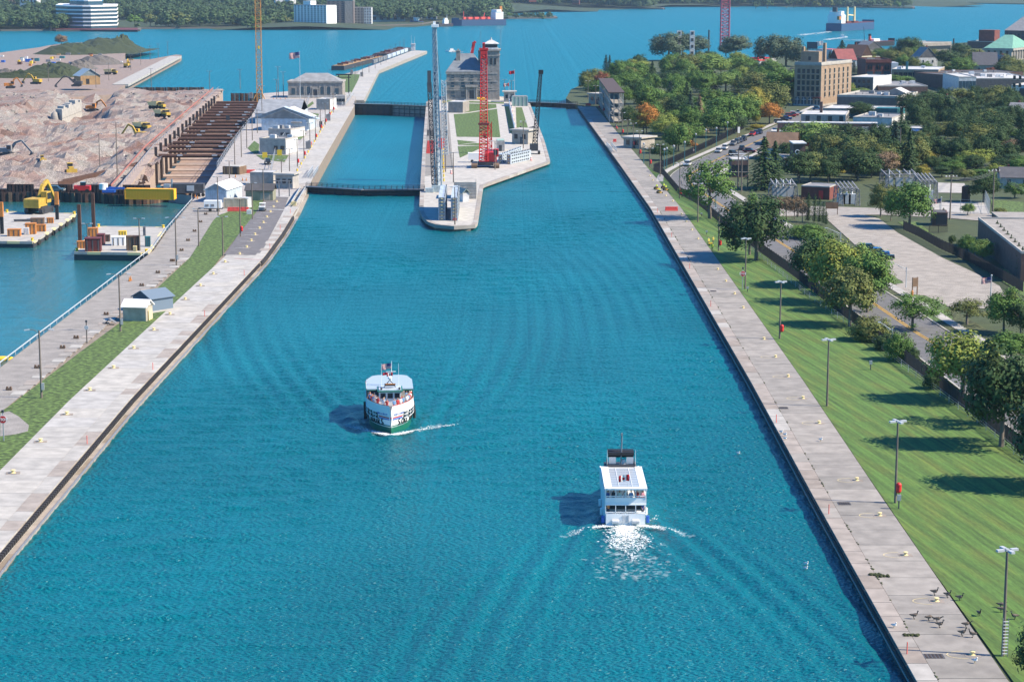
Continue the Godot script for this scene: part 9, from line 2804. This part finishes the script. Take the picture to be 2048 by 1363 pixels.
func ship(called: String, label: String, a: Vector3, b: Vector3, beam: float, h: float, hull: Material) -> Node3D:  # stern a, bow b
	var o := thing(called, label, "ship", a, atan2(b.x - a.x, b.z - a.z))
	var l := a.distance_to(b)
	var f := func(k: float) -> Array: return [W(-beam / 2 * k, 1), W(-beam / 2 * k, l * 0.86), W(0, l * (0.97 + 0.03 * k)), W(beam / 2 * k, l * 0.86), W(beam / 2 * k, 1)]
	p("hull", S().prism(f.call(1.0), -1.0, h), hull, o)
	p("deck", S().prism(f.call(0.96), h, h + 0.3), K.maroon, o)
	p("forecastle", S().prism([W(-beam * 0.4, l * 0.9), W(0, l), W(beam * 0.4, l * 0.9)], h, h + 2.4), hull, o)
	return o


func hill_start(x: float) -> float:
	return -2480.0 - clampf((x + 100.0) * 9.0, 0.0, 1080.0) - clampf((x - 160.0) * 4.0, 0.0, 480.0)


func zone_far_shore() -> void:
	var s := S()
	var edge := [W(-1084, -2390.8), W(-586.4, -2430.2), W(-528.9, -2450.4), W(-517.8, -2420.2), W(-428.9, -2430.2), W(-441.7, -2513), W(-315.6, -2556.5), W(-241.2, -2534.6), W(-186.3, -2601.6), W(-116.9, -2696.6), W(-102.5, -2825.6), W(-65.7, -2967.5), W(-10.03, -3043.9), W(63.7, -3075.6), W(62.8, -3174.7), W(-3, -3191.8), W(-19.5, -3452.6), W(-3.7, -3934.4), W(142.5, -3882.8), W(270.6, -3783.6), W(273.8, -3867.6), W(209.6, -4126.3), W(364.8, -4126.3), W(551.3, -4069.6), W(729.5, -3857.5), W(757.2, -4014.4), W(684.5, -4306.2), W(594.4, -4717.5), W(469.1, -5308.7)]
	s.prism(edge + [W(1500, -6200), W(-2500, -6200), W(-2500, -2300)], -11, -6.2)
	land("far_shore", s, K.far_land)
	s = S()
	s.prism([W(816.3, -5215.3), W(822.7, -4755.3), W(898.6, -4572), W(1044.4, -4337.7), W(1432.2, -4126.3), W(3300, -6000), W(600, -6000)], -11, -6.2)
	land("far_point", s, K.far_land)
	s = S()
	for k in edge.size() - 4:
		s.bar(V(edge[k].x, -7.2, edge[k].y), V(edge[k + 1].x, -7.2, edge[k + 1].y), 5.0, 2.6)
	land("shore_rocks", s, K.shore_rock)
	var h := S()
	for i in 30:
		for j in 6:
			var q := []
			for e in [[i, j], [i + 1, j], [i + 1, j + 1], [i, j + 1]]:
				var x: float = -900.0 + e[0] * 60.0
				var z: float = hill_start(x) - e[1] * 330.0
				q.append(V(x, -6.4 + 34.0 * pow(e[1] / 6.0, 1.3) + 3.0 * sin(e[0] * 1.3 + e[1]), z))
			h.quad(q[3], q[2], q[1], q[0])
	land("hills", h, K.far_land)
	# striped office
	var o := thing("striped_office", "six-storey office with white bands and dark glass on the far shore", "building")
	var plan := [W(-539, -2511.4), W(-515.8, -2468.3), W(-496.8, -2457.7), W(-487.5, -2457.7), W(-463.3, -2489.6), W(-478.7, -2579), W(-559.1, -2626.1)]
	var hh: float = 26.42
	var mid: Vector2 = (plan[0] + plan[4]) / 2.0
	p("glass_body", S().prism(plan, -7, hh - 6.2), K.glass_blue, o)
	for k in 6:
		p("white_band", S().prism(plan.map(func(p): return mid + (p - mid) * 1.012), -6.2 + (k + 0.78) * hh / 6.0, -6.2 + (k + 1.12) * hh / 6.0), K.white, o)
	p("penthouse", S().prism(plan.map(func(p): return mid + (p - mid) * 0.55), hh - 6.2, hh - 1.0), K.glass_blue, o)
	p("penthouse_roof", S().prism(plan.map(func(p): return mid + (p - mid) * 0.5), hh - 1.0, hh + 4.5), K.white, o)
	p("wharf", S().prism([W(-526.3, -2430.2), W(-423.7, -2400.5), W(-439.7, -2491.8), W(-544.1, -2513)], -10, -5.6), K.maroon, o)
	slab_block("tan apartment tower at the frame edge on the far shore", V(-806.1, -6, -3362.3), V(-789.5, -6, -3362.3), 20, 34, K.brick_tan, 3, 10)
	slab_block("low pale building behind the tan apartment tower", V(-893.4, -6, -3806.2), V(-850.5, -6, -3806.2), 30, 14, K.white_wall, 6, 3)
	slab_block("brick red block behind the striped office", V(-873.4, -6, -3909.4), V(-842.2, -6, -3909.4), 25, 24, K.brick_red, 4, 5)
	slab_block("dark brick tower with red balconies, first right of the striped office", V(-671.6, -6, -3708.3), V(-629.8, -6, -3708.3), 25, 40, K.brick_red, 6, 8).set_meta("label", "dark brick tower with red balconies beside the striped office")
	slab_block("second dark brick tower behind the round shore trees", V(-645.9, -6, -3857.1), V(-596.9, -6, -3857.1), 25, 40, K.brick_red, 6, 8)
	slab_block("long brown block behind the shore park", V(-547.1, -6, -4018.3), V(-506.5, -6, -4018.3), 25, 26, K.brick_brown, 6, 6)
	slab_block("cream four-storey flats before the white tower", V(-346.4, -6, -2949.1), V(-314.5, -6, -2949.1), 25, 10.98, K.tan_wall, 6, 4)
	var t := slab_block("white balcony tower on the far shore", V(-269.7, -6, -2626.1), V(-227.4, -6, -2602.3), 22, 24.43, K.white, 10, 10)
	p("lift_tower", S().sb(-6, 0, -8, 11, 29.92, 12), K.white, t)
	t = slab_block("grey-brown tower with a blue roof on the far shore", V(-230.9, -6, -2650.3), V(-197.9, -6, -2650.3), 26, 29.58, K.brick_grey, 6, 12)
	p("blue_roof", S().sb(0, 29.58, -13, 31, 2.5, 26), K.teal_paint, t)
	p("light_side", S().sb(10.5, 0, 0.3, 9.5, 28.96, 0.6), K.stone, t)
	slab_block("grey six-storey block with a pale end on the far shore", V(-199.1, -6, -2674.9), V(-187.1, -6, -2674.9), 22, 20.54, K.stone, 3, 6)
	slab_block("pale balcony block beside the grey six-storey one", V(-186.5, -6, -2674.9), V(-177, -6, -2674.9), 20, 20.54, K.white_wall, 3, 6)
	t = slab_block("long white warehouse with orange posts on the far shore", V(-206.3, -6, -3108.3), V(-155.8, -6, -3108.3), 40, 10.84, K.white, 0, 1)
	for k in 4:
		p("orange_post", S().sb(lerpf(-24, 24, k / 3.0), 0, 0.4, 1.6, 9, 0.5), K.coral, t)
	slab_block("low blue-grey shed before the white warehouse", V(-184.5, -6, -2778.3), V(-140.7, -6, -2805.4), 22, 9, K.silver_blue, 5, 1)
	slab_block("white-roofed boat shed behind the tugs", V(-129.3, -6, -2889.9), V(-102.7, -6, -2889.9), 24, 15, K.white_wall, 4, 2)
	slab_block("pinkish apartment block behind the breakwater spit", V(47, -6, -4255.4), V(62, -6, -4255.4), 24, 26, K.stone_pale, 3, 6)
	slab_block("white apartment block behind the breakwater spit", V(-23.33, -6, -4133.5), V(-9.72, -6, -4133.5), 24, 26, K.white, 3, 6)
	slab_block("long low white marina building on the distant shore", V(5.59, -6, -3963.1), V(35.4, -6, -3963.1), 24, 12, K.white, 4, 2)
	var at_px := [[0, V(-743.9, -6, -3212.3), 24, 4], [1, V(-664.2, -6, -3806.2), 20, 4], [2, V(-550, -6, -3442.6), 14, 3], [3, V(-582.9, -6, -3909.4), 30, 7], [0, V(-517.9, -6, -3615.3), 15, 3], [1, V(-447.3, -6, -3615.3), 22, 5], [2, V(-440.4, -6, -3909.4), 26, 6], [3, V(-397.7, -6, -3708.3), 16, 3], [0, V(-279.7, -6, -4018.3), 18, 4], [2, V(-237.2, -6, -4133.5), 14, 3], [1, V(-150.8, -6, -3909.4), 14, 3], [0, V(-88.6, -6, -3806.2), 20, 4], [2, V(-55.8, -6, -4018.3), 16, 3]]
	for k in at_px.size():
		var q: Array = at_px[k]
		slab_block("%s mid-rise block among the far trees, %s from the frame edge" % [["white", "brick", "tan", "grey"][q[0]], ORD[k]], q[1], q[1] + V(26, 0, 3), 18, q[2] + 9.0, [K.white_wall, K.brick_red, K.tan_wall, K.stone][q[0]], 5, q[3])
	rng.seed = 31
	for k in 16:
		var x := rng.randf_range(20, 1000)
		var at := V(-500 + x * 0.62, 4.0 + rng.randf() * 10, -3050 - rng.randf() * 700)
		var hs := house("far white house on the hill, %s from the frame edge" % ORD[k], v2(at), 16, 12, 7, 4, rng.randf() * 3.0, [K.white_wall, K.tan_wall, K.brick_red][k % 3], K.roof_grey, "far hillside houses")
		hs.position.y = at.y
	# trees of the far shore
	for q in [[-20, 112, 30, 52, 10, 0.9, "by the frame edge"], [108, 116, 48, 56, 3, 0.8, "beside the striped office"], [240, 500, 22, 50, 34, 1.0, "in the shore park"], [400, 520, 35, 52, 8, 0.8, "at the shore path"], [500, 600, 22, 44, 9, 0.9, "behind the cream flats"], [560, 590, 40, 47, 4, 0.7, "before the white tower"], [800, 1000, 8, 22, 16, 1.0, "behind the tugs"], [690, 760, 6, 14, 5, 0.9, "behind the warehouse"], [880, 1000, 22, 30, 4, 0.7, "behind the tanker"], [1002, 1108, 30.5, 34, 11, 0.6, "on the breakwater spit"], [1500, 1815, 11, 14, 14, 1.1, "on the wooded islet"]]:
		for k in q[4]:
			var x: float = lerpf(q[0], q[1], (k + rng.randf()) / q[4])
			var y: float = rng.randf_range(q[2], q[3])
			var dz := 1.0 / ((y + 60.0) / 4200.0 + 0.0001)
			var depth := 67.0 * dz * 0.985
			var c: String = ["dark", "far", "far", "green", "olive", "grey"][rng.randi() % 6]
			var hgt := rng.randf_range(13, 22) * float(q[5])
			var keep := rng.state
			rows("far", [[(x - 1024.0) / 4200.0 * depth, -depth, hgt, hgt * 0.95, c]], String(q[6]) + ", %s along", "far shore trees " + q[6], -6.3)
			rng.state = keep + 977
	var at := []
	for k in 9000:
		var near := k < 1500
		var x := rng.randf_range(-900, 300) if k < 3600 else rng.randf_range(-60, 760)
		var z := hill_start(x) + 40.0 - (rng.randf() * 360.0 if near else (pow(rng.randf(), 1.5) * 1900.0))
		if x < -430 and x > -520 or x > -300 and x < -70:
			z -= 340.0
		if not Geometry2D.is_point_in_polygon(W(x, z), PackedVector2Array(edge + [W(1500, -6200), W(-2500, -6200), W(-2500, -2300)])) and not (x > 900 and z < -4600):
			continue
		var j := clampf((hill_start(x) - z) / 330.0, 0, 6)
		var g := rng.randf_range(11, 21) * (1.0 if k < 3600 else 1.35)
		at.append(Transform3D(Basis(Vector3.UP, rng.randf() * TAU).scaled(V(g * 1.25, g, g * 1.25)), V(x, -6.6 + 34.0 * pow(j / 6.0, 1.3), z)))
	wood_of("distant_woods", crown("far", 2), at, "far")
	# ships
	o = ship("tanker", "blue-hulled tanker with red deck gear off the far shore", V(-10.16, -7.8, -2696.6), V(-75.8, -7.8, -2660.2), 15, 7.5, mk("ship_blue", 0.03, 0.07, 0.15, 0.5))
	p("superstructure", S().sb(0, 7.8, 10, 13, 9, 11).sb(0, 16.8, 11, 14, 3, 7), K.white, o)
	p("funnel", S().sb(0, 17, 5, 3, 7, 3), K.orange, o)
	for k in 8:
		p("deck_gear", S().box(V(2.0 - (k % 2) * 4, 9.4, 24 + k * 4.6), V(5, 2.6, 3.4)), K.coral, o)
	p("derrick", S().tb(V(0, 8, 30), V(0, 16, 28), 0.5).tb(V(0, 8, 58), V(0, 18, 58), 0.4), K.coral, o)
	o = ship("bulk_carrier", "dark blue bulk carrier with cream cranes leaving down the river", V(368.2, -7.8, -2430.2), V(429.9, -7.8, -2534.6), 19, 8.5, K.ship_blue)
	p("superstructure", S().sb(0, 8.5, 9, 17, 10, 12).sb(0, 18.5, 9, 15, 4, 8), K.white, o)
	p("funnel", S().sb(0, 22, 4, 5, 5, 4), K.dark, o)
	p("lifeboat", S().sb(-7, 13, -1, 3, 4, 4), K.orange, o)
	for k in 2:
		p("crane_post", S().tb(V(0, 8.5, 42 + k * 22), V(0, 27, 42 + k * 22), 1.5, 1.2), K.cream_yellow, o)
		p("hatch", S().sb(0, 8.6, 32 + k * 22, 13, 2.0, 13), K.maroon, o)
	p("crane_jib", S().bar(V(0, 18, 42), V(0, 17, 60), 1.2), K.cream_yellow, o)
	o = ship("museum_ship", "old lake freighter with a black and orange funnel moored by the town", V(316, -7.8, -1935.3), V(356.8, -7.8, -1974.3), 9, 4.2, K.black)
	p("deckhouse", S().sb(0, 4.2, 24, 7, 2.6, 9), K.white, o)
	p("funnel", S().tb(V(0, 4.2, 18), V(0, 9.4, 17.6), 1.3, 1.25, 12), K.coral, o)
	p("funnel_top", S().tb(V(0, 9.4, 17.6), V(0, 11.2, 17.4), 1.3, 1.3, 12), K.black, o)
	p("mast", S().tb(V(0, 4, 10), V(0, 18, 8), 0.25, 0.15, 6), K.dark, o)
	for q in [[V(-117.4, -7.8, -2785.7), V(-133.2, -7.8, -2772.6), "blue tug with a white bridge off the far shore", "ship_blue"], [V(-73.9, -7.8, -2636.4), V(-94, -7.8, -2624.7), "black tug with a white bridge beside the tanker bow", "dark"]]:
		o = ship("tugboat", q[2], q[0], q[1], 7, 3.2, K[q[3]])
		p("bridge", S().sb(0, 3.2, 10, 5.5, 5, 6).sb(0, 8, 10, 4, 2.4, 4), K.white, o)
		p("mast", S().tb(V(0, 8, 8), V(0, 15, 8), 0.3), K.lamp_grey, o)
	for q in [[V(343.9, -7.8, -2203.2), 1.3, "small white speedboat crossing behind the bulk carrier"], [V(-52.3, -7.8, -1815.9), -1.4, "small white boat beyond the lock office roof"]]:
		o = thing("motorboat", q[2], "motorboat", q[0], q[1], "small white motorboats")
		p("hull", S().prism([W(-1.4, -3.5), W(1.4, -3.5), W(1.3, 2.0), W(0, 5), W(-1.3, 2.0)], -0.3, 1.3), K.white, o)
		p("cabin", S().sb(0, 1.3, -0.5, 2.0, 1.4, 3.0), K.white, o)
		p("windscreen", S().box(V(0, 2.1, 1.05), V(1.8, 0.9, 0.1)), K.glass, o)
	s = S()
	for q in [[V(342.1, -7.8, -2195), V(314.6, -7.8, -2131.5), 2.0], [V(333.5, -7.8, -2123.8), V(366, -7.8, -2108.6), 1.2], [V(361.2, -7.8, -2410.3), V(309.6, -7.8, -2279.9), 4.0], [V(-51, -7.8, -1815.9), V(-45.2, -7.8, -1804.7), 0.8]]:
		for k in 260:
			var c: Vector3 = (q[0] as Vector3).lerp(q[1], rng.randf()) + V(rng.randfn() * 1.5, 0.1, rng.randfn() * q[2] * 2.5)
			s.quad(c, c + V(0, 0, 1.6), c + V(1.4, 0, 1.6), c + V(1.2, 0, 0))
	land("boat_foam", s, K.foam, "stuff")
